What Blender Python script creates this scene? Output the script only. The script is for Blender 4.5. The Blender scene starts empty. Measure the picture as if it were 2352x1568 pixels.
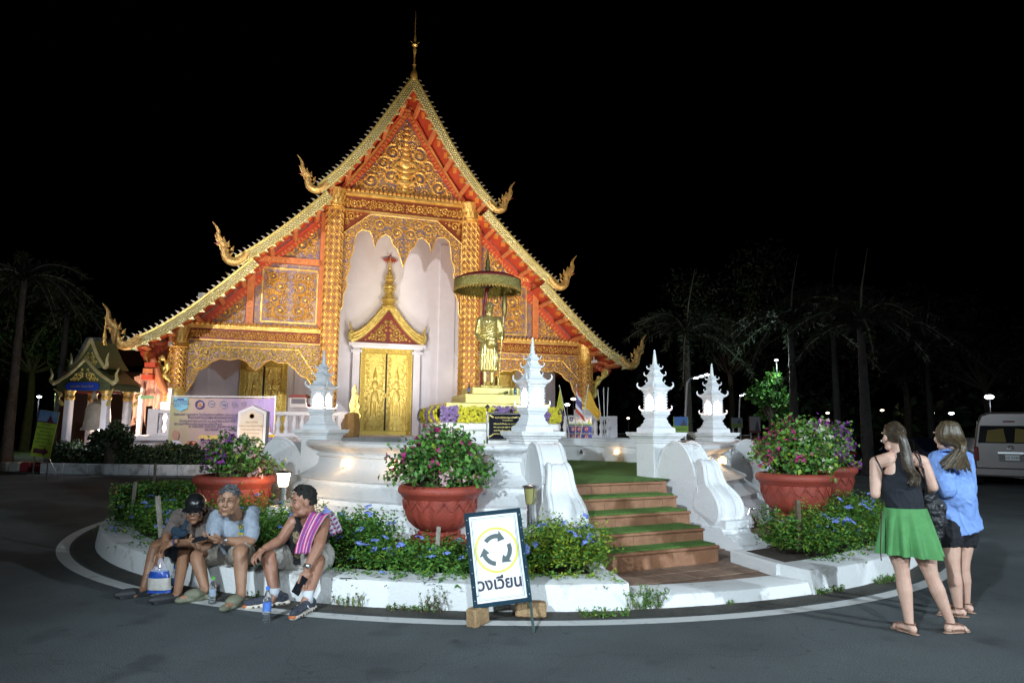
import bpy, math, random
import numpy as np
from math import sin, cos, pi, radians, atan2, sqrt, hypot
from mathutils import Matrix, Vector, Euler
import mathutils.geometry as mgeo

SC = bpy.context.scene
COL = SC.collection
RND = random.Random(7)

# ------------------------------------------------------------------ camera
PITCH, ROLL, CAMH, FPX = radians(7.3), radians(0.5), 1.63, 1568.0
cam_d = bpy.data.cameras.new('camera')
cam_d.lens, cam_d.sensor_width, cam_d.clip_start, cam_d.clip_end = 24.0, 36.0, 0.1, 600.0
cam = bpy.data.objects.new('camera', cam_d)
COL.objects.link(cam)
cam.matrix_world = Matrix.Translation((0, 0, CAMH)) @ Matrix.Rotation(pi / 2 + PITCH, 4, 'X') @ Matrix.Rotation(ROLL, 4, 'Z')
SC.camera = cam

# ------------------------------------------------------------------ night sky
world = bpy.data.worlds.new('World')
SC.world = world
world.use_nodes = True
wn = world.node_tree
sky = wn.nodes.new('ShaderNodeTexSky')
sky.sky_type = 'NISHITA'
sky.sun_disc = False
sky.sun_elevation = radians(-6)
sky.sun_rotation = radians(200)
bg = wn.nodes['Background']
wn.links.new(sky.outputs[0], bg.inputs[0])
bg.inputs[1].default_value = 0.10

SC.view_settings.view_transform = 'Standard'
SC.view_settings.look = 'None'
SC.view_settings.exposure = 0.0
SC.view_settings.gamma = 1.0
SC.view_settings.use_curve_mapping = False
SC.cycles.use_denoising = True
SC.cycles.max_bounces = 6
SC.cycles.sample_clamp_indirect = 4.0

def lamp(name, kind, loc, power, color, target=None, size=0.15, angle=90, blend=0.4):
 d = bpy.data.lights.new(name, kind)
 d.energy, d.color = power, color
 d.shadow_soft_size = size
 if kind == 'SPOT':
  d.spot_size, d.spot_blend = radians(angle), blend
 o = bpy.data.objects.new(name, d)
 COL.objects.link(o)
 o.location = loc
 if target is not None:
  o.rotation_euler = (Vector(target) - Vector(loc)).to_track_quat('-Z', 'Y').to_euler()
 return o

# floodlights of the square and added fill lamps: street floods behind the camera, temple floods on the forecourt
COOL = (0.74, 0.89, 1.0)
WARM = (1.0, 0.82, 0.60)
lamp('street_flood_west', 'SPOT', (-5.0, -5.5, 6.5), 8200, COOL, (2.0, 8.8, 0.6), 0.12, 56, 1.0)
lamp('street_flood_east', 'SPOT', (12.5, -2.5, 5.0), 6200, COOL, (2.2, 10.0, 0.7), 0.12, 75, 0.7)
lamp('front_fill_spot', 'SPOT', (2.0, -9.0, 6.0), 5200, COOL, (1.0, 10.5, 0.8), 0.25, 46, 1.0)  # added fill from behind the camera, evens out the terrace front
lamp('road_fill_west', 'SPOT', (-14.0, 9.0, 6.0), 420, COOL, (-13.0, 11.0, 0.0), 0.2, 125, 0.6)  # added out-of-view fill, lifts the asphalt on the west side
lamp('road_fill_east', 'SPOT', (13.0, 10.0, 6.0), 520, COOL, (12.0, 12.0, 0.0), 0.2, 125, 0.6)  # added out-of-view fill, aimed down to lift the east asphalt only
lamp('statue_spot', 'SPOT', (-2.4, 9.9, 1.55), 240, (1.0, 0.98, 0.72), (-0.5, 13.0, 3.2), 0.05, 60, 0.6)
lamp('porch_fill_spot', 'SPOT', (-5.55, 33.0, 1.55), 700, (1.0, 0.94, 0.95), (-6.76, 36.7, 9.5), 0.4, 120, 0.8)  # added fill inside the porch, weakens the frieze shadows on the wall
lamp('temple_flood_high', 'SPOT', (-13.0, 10.0, 9.5), 10500, (1.0, 0.93, 0.90), (-5.8, 33.5, 5.5), 0.15, 62, 0.6)
lamp('temple_flood_ground_west', 'SPOT', (-6.4, 21.2, 0.9), 7800, WARM, (-6.6, 32.0, 10.5), 2.0, 82, 0.8)
lamp('temple_flood_ground_east', 'SPOT', (3.6, 23.6, 0.9), 7600, WARM, (-3.6, 33.5, 10.5), 2.0, 85, 0.8)

# ------------------------------------------------------------------ pixel <-> place helpers (photo read at 2352 x 1568)

def ray(px, py):
 u, v = (px - 1176) / FPX, -(py - 784) / FPX
 c, s = cos(ROLL), sin(ROLL)
 u, v = c * u - s * v, s * u + c * v
 return Vector((u, cos(PITCH) - v * sin(PITCH), sin(PITCH) + v * cos(PITCH)))

def G(px, py, z=0.0):
 d = ray(px, py)
 return Vector((0, 0, CAMH)) + d * ((z - CAMH) / d.z)

def D(px, py, Y):
 d = ray(px, py)
 return Vector((0, 0, CAMH)) + d * (Y / d.y)

# ------------------------------------------------------------------ materials
MATS = {}

def mat(name, col, rough=0.6, metal=0.0, var=0.0, vscale=8.0, bump=0.0, bscale=60.0, emit=None, estr=0.0,
  col2=None, trans=0.0, ior=1.45, alpha=1.0, sss=0.0, coat=0.0, spec=None, detail=4.0, lo=0.35, hi=0.65):
 if name in MATS:
  return MATS[name]
 m = bpy.data.materials.new(name)
 m.use_nodes = True
 nt = m.node_tree
 b = nt.nodes['Principled BSDF']
 b.inputs['Base Color'].default_value = (*col, 1)
 b.inputs['Roughness'].default_value = rough
 b.inputs['Metallic'].default_value = metal
 if trans:
  b.inputs['Transmission Weight'].default_value = trans
  b.inputs['IOR'].default_value = ior
 if alpha < 1:
  b.inputs['Alpha'].default_value = alpha
 if sss:
  b.inputs['Subsurface Weight'].default_value = sss
  b.inputs['Subsurface Radius'].default_value = (0.012, 0.005, 0.003)
 if coat:
  b.inputs['Coat Weight'].default_value = coat
 if spec is not None:
  b.inputs['Specular IOR Level'].default_value = spec
 if emit is not None:
  b.inputs['Emission Color'].default_value = (*emit, 1)
  b.inputs['Emission Strength'].default_value = estr
 if var or col2 is not None or bump:
  tc = nt.nodes.new('ShaderNodeTexCoord')
  if var or col2 is not None:
   n = nt.nodes.new('ShaderNodeTexNoise')
   n.inputs['Scale'].default_value = vscale
   n.inputs['Detail'].default_value = detail
   n.inputs['Roughness'].default_value = 0.65
   nt.links.new(tc.outputs['Object'], n.inputs['Vector'])
   r = nt.nodes.new('ShaderNodeValToRGB')
   r.color_ramp.elements[0].position = lo
   r.color_ramp.elements[1].position = hi
   c2 = col2 if col2 is not None else tuple(c * (1 - var) for c in col)
   r.color_ramp.elements[0].color = (*c2, 1)
   r.color_ramp.elements[1].color = (*(tuple(min(1, c * (1 + var)) for c in col) if col2 is None else col), 1)
   nt.links.new(n.outputs['Fac'], r.inputs['Fac'])
   nt.links.new(r.outputs['Color'], b.inputs['Base Color'])
  if bump:
   n2 = nt.nodes.new('ShaderNodeTexNoise')
   n2.inputs['Scale'].default_value = bscale
   n2.inputs['Detail'].default_value = 3.0
   nt.links.new(tc.outputs['Object'], n2.inputs['Vector'])
   bp = nt.nodes.new('ShaderNodeBump')
   bp.inputs['Strength'].default_value = bump
   bp.inputs['Distance'].default_value = 0.10
   nt.links.new(n2.outputs['Fac'], bp.inputs['Height'])
   nt.links.new(bp.outputs['Normal'], b.inputs['Normal'])
 MATS[name] = m
 return m

# ------------------------------------------------------------------ mesh builder
def frame(origin, xdir, ydir=None, zdir=None):
 """Matrix whose x axis is xdir; give ydir or zdir roughly."""
 x = Vector(xdir).normalized()
 if zdir is not None:
  y = Vector(zdir).cross(x).normalized()
  z = x.cross(y)
 else:
  z = x.cross(Vector(ydir)).normalized()
  y = z.cross(x)
 m = Matrix((x, y, z)).transposed().to_4x4()
 m.translation = Vector(origin)
 return m

class MB:
 def __init__(self, M=None):
  self.v, self.f, self.mi, self.M, self.cur = [], [], [], M, 0

 def add(self, verts, faces, M=None):
  o = len(self.v)
  T = M if M is not None else self.M
  if M is not None and self.M is not None:
   T = self.M @ M
  if T is not None:
   verts = [T @ Vector(p) for p in verts]
  self.v.extend([tuple(p) for p in verts])
  self.f.extend([tuple(i + o for i in fc) for fc in faces])
  self.mi.extend([self.cur] * len(faces))
  return self

 def box(self, c, s, M=None, taper=1.0):
  x, y, z = s[0] / 2, s[1] / 2, s[2] / 2
  t = taper
  vs = [(-x, -y, -z), (x, -y, -z), (x, y, -z), (-x, y, -z), (-x * t, -y * t, z), (x * t, -y * t, z), (x * t, y * t, z), (-x * t, y * t, z)]
  vs = [(a + c[0], b + c[1], d + c[2]) for a, b, d in vs]
  return self.add(vs, [(0, 3, 2, 1), (4, 5, 6, 7), (0, 1, 5, 4), (1, 2, 6, 5), (2, 3, 7, 6), (3, 0, 4, 7)], M)

 def bbox(self, c, s, b=0.01, M=None):
  """box with chamfered vertical and top/bottom edges"""
  x, y, z = s[0] / 2, s[1] / 2, s[2] / 2
  b = min(b, x * .9, y * .9, z * .9)
  def ring(dx, zz):
   X, Y = x - dx, y - dx
   k = b
   return [(-X + k, -Y, zz), (X - k, -Y, zz), (X, -Y + k, zz), (X, Y - k, zz), (X - k, Y, zz), (-X + k, Y, zz), (-X, Y - k, zz), (-X, -Y + k, zz)]
  rs = [ring(b, -z), ring(0, -z + b), ring(0, z - b), ring(b, z)]
  vs = [(p[0] + c[0], p[1] + c[1], p[2] + c[2]) for r in rs for p in r]
  fs = [tuple(range(7, -1, -1)), tuple(range(24, 32))]
  for j in range(3):
   for i in range(8):
    a, d = j * 8 + i, j * 8 + (i + 1) % 8
    fs.append((a, d, d + 8, a + 8))
  return self.add(vs, fs, M)

 def lathe(self, prof, c=(0, 0, 0), n=16, M=None, sq=False, a0=0.0, a1=2 * pi, cap=True, lobes=0, lobe=0.0):
  """profile of (r, z); sq makes a square plan (n ignored)"""
  full = abs(a1 - a0 - 2 * pi) < 1e-6
  if sq:
   n = 4
   a0, a1 = pi / 4, pi / 4 + 2 * pi
  m = n if full else n + 1
  vs, fs = [], []
  for r, z in prof:
   for i in range(m):
    a = a0 + (a1 - a0) * i / n
    k = r * (sqrt(2) if sq else 1)
    if lobes:
     k *= 1 + lobe * abs(sin(lobes * a / 2)) - lobe * .5
    vs.append((c[0] + k * cos(a), c[1] + k * sin(a), c[2] + z))
  for j in range(len(prof) - 1):
   for i in range(n):
    a, b = j * m + i, j * m + (i + 1) % m
    fs.append((a, b, b + m, a + m))
  if cap and full:
   if prof[0][0] > 1e-4:
    fs.append(tuple(range(m - 1, -1, -1)))
   if prof[-1][0] > 1e-4:
    k = (len(prof) - 1) * m
    fs.append(tuple(range(k, k + m)))
  return self.add(vs, fs, M)

 def tube(self, pts, rad, n=6, M=None, flat=1.0, up=(0, 0, 1), cap=True, close=False):
  pts = [Vector(p) for p in pts]
  k = len(pts)
  if not hasattr(rad, '__len__'):
   rad = [rad] * k
  vs, fs = [], []
  nrm = None
  for i, p in enumerate(pts):
   if close:
    t = pts[(i + 1) % k] - pts[i - 1]
   else:
    t = pts[min(i + 1, k - 1)] - pts[max(i - 1, 0)]
   if t.length < 1e-9:
    t = Vector((0, 0, 1))
   t.normalize()
   if nrm is None:
    u = Vector(up)
    if abs(u.dot(t)) > .95:
     u = Vector((1, 0, 0)) if abs(t.x) < .9 else Vector((0, 1, 0))
    nrm = (u - t * u.dot(t)).normalized()
   else:
    q = nrm - t * nrm.dot(t)
    nrm = q.normalized() if q.length > 1e-6 else nrm
   bn = t.cross(nrm)
   for j in range(n):
    a = 2 * pi * j / n
    vs.append(p + nrm * (cos(a) * rad[i] * flat) + bn * (sin(a) * rad[i]))
  for i in range(k if close else k - 1):
   for j in range(n):
    a, b = i * n + j, i * n + (j + 1) % n
    c2, d2 = ((i + 1) % k) * n + (j + 1) % n, ((i + 1) % k) * n + j
    fs.append((a, b, c2, d2))
  if cap and not close:
   fs.append(tuple(range(n - 1, -1, -1)))
   fs.append(tuple(range((k - 1) * n, k * n)))
  return self.add(vs, fs, M)

 def ball(self, c, r, n=10, m=6, M=None):
  if not hasattr(r, '__len__'):
   r = (r, r, r)
  vs, fs = [(0, 0, -1)], []
  for j in range(1, m):
   b = -pi / 2 + pi * j / m
   for i in range(n):
    a = 2 * pi * i / n
    vs.append((cos(a) * cos(b), sin(a) * cos(b), sin(b)))
  vs.append((0, 0, 1))
  for i in range(n):
   fs.append((0, 1 + (i + 1) % n, 1 + i))
   fs.append((len(vs) - 1, 1 + (m - 2) * n + i, 1 + (m - 2) * n + (i + 1) % n))
  for j in range(m - 2):
   for i in range(n):
    a, b = 1 + j * n + i, 1 + j * n + (i + 1) % n
    fs.append((a, b, b + n, a + n))
  vs = [(c[0] + p[0] * r[0], c[1] + p[1] * r[1], c[2] + p[2] * r[2]) for p in vs]
  return self.add(vs, fs, M)

 def prism(self, poly, depth, M=None, bevel=0.0):
  """poly of (x, z) in the local xz plane, front face at y=0, back at y=depth; front edge may be bevelled"""
  n = len(poly)
  area = sum(poly[i][0] * poly[(i + 1) % n][1] - poly[(i + 1) % n][0] * poly[i][1] for i in range(n))
  if area < 0:
   poly = poly[::-1]
  tris = mgeo.tessellate_polygon([[Vector((p[0], p[1], 0)) for p in poly]])
  vs = [(p[0], 0, p[1]) for p in poly] + [(p[0], depth, p[1]) for p in poly]
  fs = []
  for t in tris:
   a, b, c = [Vector((poly[i][0], poly[i][1], 0)) for i in t]
   t = t if (b - a).cross(c - a).z > 0 else t[::-1]
   fs.append(tuple(t))
   fs.append(tuple(i + n for i in t[::-1]))
  for i in range(n):
   j = (i + 1) % n
   fs.append((i, i + n, j + n, j))
  return self.add(vs, fs, M)

 def quad(self, a, b, c, d, M=None):
  return self.add([a, b, c, d], [(0, 1, 2, 3)], M)

 def mesh(self, name, mats, smooth=False):
  me = bpy.data.meshes.new(name)
  me.from_pydata(self.v, [], self.f)
  for m in (mats if isinstance(mats, (list, tuple)) else [mats]):
   me.materials.append(m)
  if any(self.mi):
   me.polygons.foreach_set('material_index', self.mi)
  if smooth:
   me.polygons.foreach_set('use_smooth', [True] * len(me.polygons))
   if smooth != 'all':
    try:
     me.set_sharp_from_angle(angle=radians(38))
    except Exception:
     pass
  me.update()
  return me

 def build(self, name, mats, parent=None, smooth=False, kind=None, label=None, world=False):
  if world and parent is not None:
   Mi = WM[parent.name].inverted()
   self.v = [tuple(Mi @ Vector(p)) for p in self.v]
  return link(name, self.mesh(name, mats, smooth), parent, kind, label)

WM = {}

def link(name, me, parent=None, kind=None, label=None, M=None):
 o = bpy.data.objects.new(name, me)
 COL.objects.link(o)
 if parent is not None:
  o.parent = parent
 if M is not None:
  o.matrix_local = M
 if kind:
  o['kind'] = kind
 if label:
  o['label'] = label
 WM[o.name] = (WM.get(parent.name, Matrix()) if parent is not None else Matrix()) @ (M if M is not None else Matrix())
 return o

def tag(o, label, cat, group=None, kind=None):
 o['label'], o['category'] = label, cat
 if group:
  o['group'] = group
 if kind:
  o['kind'] = kind
 return o

def thing(name, label, cat, loc=(0, 0, 0), rotz=0.0, group=None):
 o = bpy.data.objects.new(name, None)
 COL.objects.link(o)
 o.empty_display_size = 0.2
 o.location, o.rotation_euler = loc, (0, 0, rotz)
 WM[o.name] = Matrix.Translation(loc) @ Matrix.Rotation(rotz, 4, 'Z')
 return tag(o, label, cat, group)

def struct(o):
 o['kind'] = 'structure'
 return o

def copy_tree(o, parent=None, M=None):
 c = o.copy()
 COL.objects.link(c)
 c.parent = parent
 if M is not None:
  c.matrix_local = M
 WM[c.name] = (WM.get(parent.name, Matrix()) if parent is not None else Matrix()) @ c.matrix_local
 for ch in [x for x in o.children]:
  copy_tree(ch, c)
 return c

def text_mesh(body, size, M, mb, extrude=0.002, align='CENTER', squeeze=1.0, bold=0.0):
 c = bpy.data.curves.new('lettering', 'FONT')
 c.body, c.size, c.align_x, c.extrude = body, size, align, extrude
 c.resolution_u = 2
 c.offset = bold
 o = bpy.data.objects.new('lettering', c)
 COL.objects.link(o)
 dg = bpy.context.evaluated_depsgraph_get()
 me = bpy.data.meshes.new_from_object(o.evaluated_get(dg))
 # text lies in xy; stand it up in the xz plane facing -y
 vs = [(v.co.x * squeeze, -v.co.z, v.co.y) for v in me.vertices]
 fs = [tuple(p.vertices) for p in me.polygons]
 mb.add(vs, fs, M)
 bpy.data.objects.remove(o)
 bpy.data.curves.remove(c)
 bpy.data.meshes.remove(me)

def smooth_curve(pts, n=6):
 """Catmull-Rom through pts"""
 P = [Vector(p) for p in pts]
 P = [P[0] * 2 - P[1]] + P + [P[-1] * 2 - P[-2]]
 out = []
 for i in range(1, len(P) - 2):
  for k in range(n):
   t = k / n
   a, b, c, d = P[i - 1], P[i], P[i + 1], P[i + 2]
   out.append(0.5 * ((2 * b) + (c - a) * t + (2 * a - 5 * b + 4 * c - d) * t * t + (3 * b - a - 3 * c + d) * t ** 3))
 out.append(P[-2])
 return out

# ------------------------------------------------------------------ palette
M_ASPH = mat('asphalt', (0.084, 0.098, 0.101), 0.85, col2=(0.064, 0.074, 0.077), vscale=0.9, bump=0.5, bscale=140, lo=.3, hi=.6)
_nt = M_ASPH.node_tree
_b = _nt.nodes['Principled BSDF']
_tc = _nt.nodes.new('ShaderNodeTexCoord')
_src = _b.inputs['Base Color'].links[0].from_socket

def _asph_mul(src, scale, lo, hi, dark, light, kind='ShaderNodeTexNoise'):
 n = _nt.nodes.new(kind)
 n.inputs['Scale'].default_value = scale
 if kind == 'ShaderNodeTexNoise':
  n.inputs['Detail'].default_value = 2.0
  out = n.outputs['Fac']
 else:
  n.feature = 'DISTANCE_TO_EDGE'
  out = n.outputs['Distance']
 if kind != 'ShaderNodeTexNoise':
  w = _nt.nodes.new('ShaderNodeTexNoise')
  w.inputs['Scale'].default_value = 2.5
  w.inputs['Detail'].default_value = 5
  a = _nt.nodes.new('ShaderNodeMixRGB')
  a.blend_type = 'LINEAR_LIGHT'
  a.inputs[0].default_value = .25
  _nt.links.new(_tc.outputs['Object'], w.inputs['Vector'])
  _nt.links.new(_tc.outputs['Object'], a.inputs[1])
  _nt.links.new(w.outputs['Color'], a.inputs[2])
  _nt.links.new(a.outputs[0], n.inputs['Vector'])
 else:
  _nt.links.new(_tc.outputs['Object'], n.inputs['Vector'])
 r = _nt.nodes.new('ShaderNodeValToRGB')
 r.color_ramp.elements[0].position, r.color_ramp.elements[1].position = lo, hi
 r.color_ramp.elements[0].color = (dark, dark, dark, 1)
 r.color_ramp.elements[1].color = (light, light, light, 1)
 _nt.links.new(out, r.inputs['Fac'])
 m = _nt.nodes.new('ShaderNodeMixRGB')
 m.blend_type = 'MULTIPLY'
 m.inputs[0].default_value = 1.0
 _nt.links.new(src, m.inputs[1])
 _nt.links.new(r.outputs['Color'], m.inputs[2])
 return m.outputs[0]

_src = _asph_mul(_src, 90.0, .35, .65, .72, 1.35)
_src = _asph_mul(_src, 320.0, .35, .68, .8, 1.3)
_src = _asph_mul(_src, 1.7, .60, .72, 1.0, .62)
_src = _asph_mul(_src, 5.5, .66, .74, 1.0, .68)
_src = _asph_mul(_src, 0.45, .35, .6, .82, 1.12)
_src = _asph_mul(_src, 0.33, .0, .004, .78, 1.0, 'ShaderNodeTexVoronoi')
_nt.links.new(_src, _b.inputs['Base Color'])
M_WHITE = mat('white_plaster', (0.80, 0.80, 0.80), 0.7, col2=(0.60, 0.58, 0.54), vscale=1.8, bump=0.15, bscale=30, lo=0.28, hi=0.46, detail=9.0)
M_WALLW = mat('temple_plaster', (0.76, 0.77, 0.83), 0.75, var=0.04, vscale=2, bump=0.05, bscale=20)
M_KERB = mat('kerb_paint', (0.72, 0.72, 0.71), 0.78, col2=(0.40, 0.37, 0.32), vscale=3.2, bump=0.14, bscale=40, lo=0.30, hi=0.44, detail=9.0)
M_LINE = mat('road_paint', (0.62, 0.62, 0.60), 0.8, col2=(0.25, 0.25, 0.25), vscale=7, bump=0.2, bscale=90, lo=0.25, hi=0.42)
M_TURF = mat('artificial_turf', (0.11, 0.25, 0.04), 0.95, var=0.35, vscale=60, bump=0.6, bscale=300)
M_TERRA = mat('terracotta_glaze', (0.37, 0.062, 0.036), 0.55, col2=(0.25, 0.045, 0.03), vscale=4, detail=8.0, bump=0.15, bscale=40)
M_STEP = mat('step_tile', (0.36, 0.175, 0.095), 0.6, col2=(0.25, 0.115, 0.06), vscale=6, bump=0.1, bscale=50)
M_TILE = mat('forecourt_tile', (0.24, 0.155, 0.11), 0.7, col2=(0.18, 0.115, 0.08), vscale=4, bump=0.2, bscale=60)
M_SOIL = mat('soil', (0.05, 0.035, 0.022), 0.95, var=0.4, vscale=20, bump=0.7, bscale=60)
M_GOLD = mat('gilding', (0.92, 0.64, 0.21), 0.34, 0.60, col2=(0.66, 0.39, 0.09), vscale=5, bump=0.25, bscale=35)
M_GOLDL = mat('pale_gilding', (0.88, 0.72, 0.24), 0.33, 0.6, col2=(0.62, 0.48, 0.13), vscale=7, bump=0.25, bscale=40)
M_GGREEN = mat('scale_mosaic', (0.64, 0.60, 0.35), 0.28, 0.45, col2=(0.52, 0.44, 0.18), vscale=6, bump=0.2, bscale=60)
M_RED = mat('red_lacquer', (0.48, 0.07, 0.032), 0.5, var=0.15, vscale=6)
M_ORANGE = mat('orange_lacquer', (0.56, 0.185, 0.07), 0.5, var=0.12, vscale=5)
M_PURPLE = mat('violet_mosaic', (0.15, 0.12, 0.25), 0.28, 0.3, col2=(0.44, 0.28, 0.10), vscale=9, bump=0.3, bscale=50)
M_DKRED = mat('dark_red_lacquer', (0.20, 0.025, 0.02), 0.5)
M_BLUEG = mat('blue_mirror', (0.08, 0.12, 0.55), 0.15, 0.5)
M_BLACK = mat('black_plastic', (0.012, 0.012, 0.014), 0.4)
M_STEEL = mat('steel', (0.62, 0.62, 0.62), 0.25, 0.95)
M_ROOFT = mat('roof_tile', (0.10, 0.035, 0.02), 0.7, var=0.3, vscale=8)

# =================================================================== SETTING
def sheet(name, pts, m, z):
 mb = MB()
 mb.add([(p[0], p[1], z) for p in pts], [tuple(range(len(pts)))])
 return struct(mb.build(name, m))

CX, CY = 0.0, 13.0

def pol(r, deg, c=(CX, CY)):
 a = radians(deg)
 return (c[0] + r * sin(a), c[1] - r * cos(a))

def annulus(mb, r0, r1, d0, d1, z, n=60, c=(CX, CY)):
 vs, fs = [], []
 for i in range(n + 1):
  d = d0 + (d1 - d0) * i / n
  vs += [(*pol(r0, d, c), z), (*pol(r1, d, c), z)]
 for i in range(n):
  a = 2 * i
  fs.append((a, a + 1, a + 3, a + 2))
 mb.add(vs, fs)

road = sheet('road', [(-250, -60), (250, -60), (250, 300), (-250, 300)], M_ASPH, 0.0)
mb = MB()
annulus(mb, 6.90, 7.05, -180, 180, 0.004, 160)
struct(mb.build('road_marking', M_LINE))
mb = MB()                                     # dirt strip gathered at the kerb foot
annulus(mb, 6.5, 6.86, -180, 180, 0.003, 120)
struct(mb.build('gutter_dirt', mat('gutter_dirt', (0.045, 0.042, 0.036), 0.95, col2=(0.075, 0.068, 0.055), vscale=4, bump=0.5, bscale=60)))
mb = MB()
annulus(mb, 0.0, 6.25, -180, 180, 0.095, 90)
struct(mb.build('island_paving_bed', M_TILE))

mb = MB()
annulus(mb, 0.0, 4.94, -200, 3, 0.235, 90)
annulus(mb, 0.0, 4.94, 38, 160, 0.235, 60)
struct(mb.build('inner_paving', M_TILE))

# kerb round the island, block by block (low where the forecourt opens)
kerb = thing('island_kerb', 'white painted kerb ring around the flower island', 'kerb', (CX, CY, 0))
struct(kerb)

def kerb_block(d0, d1, r0, r1, h, n=5):
 mb = MB()
 g = 0.0012
 b = 0.025
 vs, fs = [], []
 for i in range(n + 1):
  d = d0 + g * 12 + (d1 - d0 - g * 24) * i / n
  for r, z in ((r0, 0.0), (r0, h), (r1 - b, h), (r1 - b * .3, h - b * .3), (r1, h - b), (r1 + .03, 0.0)):
   a = radians(d)
   vs.append((r * sin(a), -r * cos(a), z))
 for i in range(n):
  for j in range(5):
   a = i * 6 + j
   fs.append((a, a + 1, a + 7, a + 6))
 fs += [(5, 4, 3, 2, 1, 0), tuple(range(n * 6, n * 6 + 6))]
 mb.add(vs, fs)
 mb.build('kerb_block', M_KERB, kerb, smooth=True)

r_ = random.Random(2)
d = -180.0
while d < 179.9:
 step = 18.0
 e = min(d + step, 180)
 for lo, hi in ((9.6, 27.6),):
  if d < lo < e:
   e = lo
  if d < hi < e:
   e = hi
 low = 9.6 - 1e-6 <= d < 27.6
 kerb_block(d, e, 6.16, 6.56 if low else 6.58, 0.115 if low else 0.235 + r_.uniform(-.004, .004))
 d = e
# return walls of the two planting beds beside the forecourt
for d0, r_in, sgn in ((9.2, 5.25, -1), (28.0, 5.35, 1)):
 mb = MB()
 p0, p1 = pol(6.2, d0), pol(r_in, d0 + sgn * 2)
 dx, dy = p1[0] - p0[0], p1[1] - p0[1]
 L = hypot(dx, dy)
 M = frame(((p0[0] + p1[0]) / 2 - CX, (p0[1] + p1[1]) / 2 - CY, 0.117), (dx, dy, 0), zdir=(0, 0, 1))
 mb.bbox((0, 0, 0), (L, 0.15, 0.234), 0.015, M)
 mb.build('kerb_return', M_KERB, kerb)
# soil of the beds
for k, (a, b, r0) in enumerate(((-118, 8.2, 4.95), (29.2, 120, 5.35))):
 mb = MB()
 annulus(mb, r0, 6.2, a, b, 0.20, 50)
 annulus(mb, r0 - .002, r0, a, b, 0.20, 50)
 struct(mb.build('bed_soil', M_SOIL))

# forecourt tiles
A_ = Vector((sin(radians(27)), -cos(radians(27)), 0))       # down the stairs
B_ = Vector((cos(radians(27)), sin(radians(27)), 0))        # across the stairs
pav = thing('forecourt_paving', 'brown clay tile paving between kerb and stairs', 'paving', (1.7, 8.3, 0.095))
struct(pav)
tile_me = []
for k in range(3):
 mb = MB()
 mb.bbox((0, 0, 0.006), (0.292, 0.292, 0.012), 0.006)
 tile_me.append(mb.mesh('paving_tile', mat('clay_tile_%d' % k, [(0.30, 0.19, 0.13), (0.26, 0.16, 0.11), (0.28, 0.185, 0.13)][k], 0.62, col2=(0.21, 0.135, 0.095), vscale=5, bump=0.2, bscale=50)))
for i in range(-9, 14):
 for j in range(-8, 9):
  p = Vector((1.75, 8.1, 0)) + B_ * (0.3 * i) + A_ * (0.3 * j)
  q = Vector((p.x - CX, p.y - CY, 0))
  deg = math.degrees(atan2(q.x, -q.y))
  if not (q.length < 6.0 and 9.5 < deg < 62 and q.length > 4.25):
   continue
  if deg > 28 and q.length > 4.7:
   continue
  M = Matrix.Translation((p.x - 1.7, p.y - 8.3, r_.uniform(0.0, 0.003))) @ Matrix.Rotation(radians(27 + r_.uniform(-.6, .6)), 4, 'Z')
  link('paving_tile', tile_me[r_.randrange(3)], pav, M=M)

# ------------------------------------------------------------------ round terrace
ZT = 0.92
TC = (0.1, 13.0)
terrace = thing('round_terrace', 'round white terrace with moulded parapet wall around the statue', 'terrace', (TC[0], TC[1], 0.15))
struct(terrace)
OUT = [(4.42, 0.0), (4.42, 0.36), (4.40, 0.40), (4.28, 0.46), (4.26, 0.52), (4.30, 0.56), (4.16, 0.64), (4.05, 0.72), (4.05, 0.76), (4.09, 0.79), (3.95, 0.85),
  (3.80, 0.93), (3.76, 0.98), (3.74, 1.10), (3.78, 1.115), (3.78, 1.145), (3.74, 1.16), (3.76, 1.18), (3.84, 1.24), (3.93, 1.27), (3.95, 1.30), (3.95, 1.33), (3.90, 1.36), (3.62, 1.36)]
OUT = [(r, z * 1.28 / 1.36) for r, z in OUT]

def ring_wall(d0, d1, prof, name, n=70):
 mb = MB()
 vs, fs = [], []
 m = len(prof)
 for i in range(n + 1):
  a = radians(d0 + (d1 - d0) * i / n)
  for r, z in prof:
   vs.append((r * sin(a), -r * cos(a), z))
 for i in range(n):
  for j in range(m - 1):
   a = i * m + j
   fs.append((a, a + m, a + m + 1, a + 1))
 fs += [tuple(range(m)), tuple(range(n * m + m - 1, n * m - 1, -1))]
 mb.add(vs, fs)
 mb.v = [(x, y, z) for x, y, z in mb.v]
 return mb.build(name, M_WHITE, terrace, smooth=True)

INN = [(3.62, 1.28), (3.60, 1.26), (3.60, 1.24), (3.57, 1.22), (3.57, 1.10), (3.60, 1.08), (3.60, 0.98), (3.57, 0.95), (3.57, 0.7)]
FULL = OUT + INN[1:]
GAPS = ((3.5, 39.0), )
ring_wall(-57.5, 2.5, FULL, 'parapet_wall')
ring_wall(40.0, 92, FULL, 'parapet_wall', 40)
ring_wall(92, 268, FULL, 'parapet_wall', 90)
mb = MB()
annulus(mb, 0.0, 3.60, -180, 180, ZT - 0.15, 90, (0, 0))
mb.build('turf_floor', M_TURF, terrace)
mb = MB()                                    # floor wedge reaching out to the stair head
Q = [Vector((1.2, 9.75, 0)) + B_ * s + A_ * t for s, t in ((-1.15, -1.3), (1.35, -1.3), (1.35, .28), (-1.15, .28))]
Q[3] = Vector((2.11, 9.78, 0)) - B_ * 1.9
Q[2] = Vector((2.11, 9.78, 0)) + B_ * .12
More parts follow.
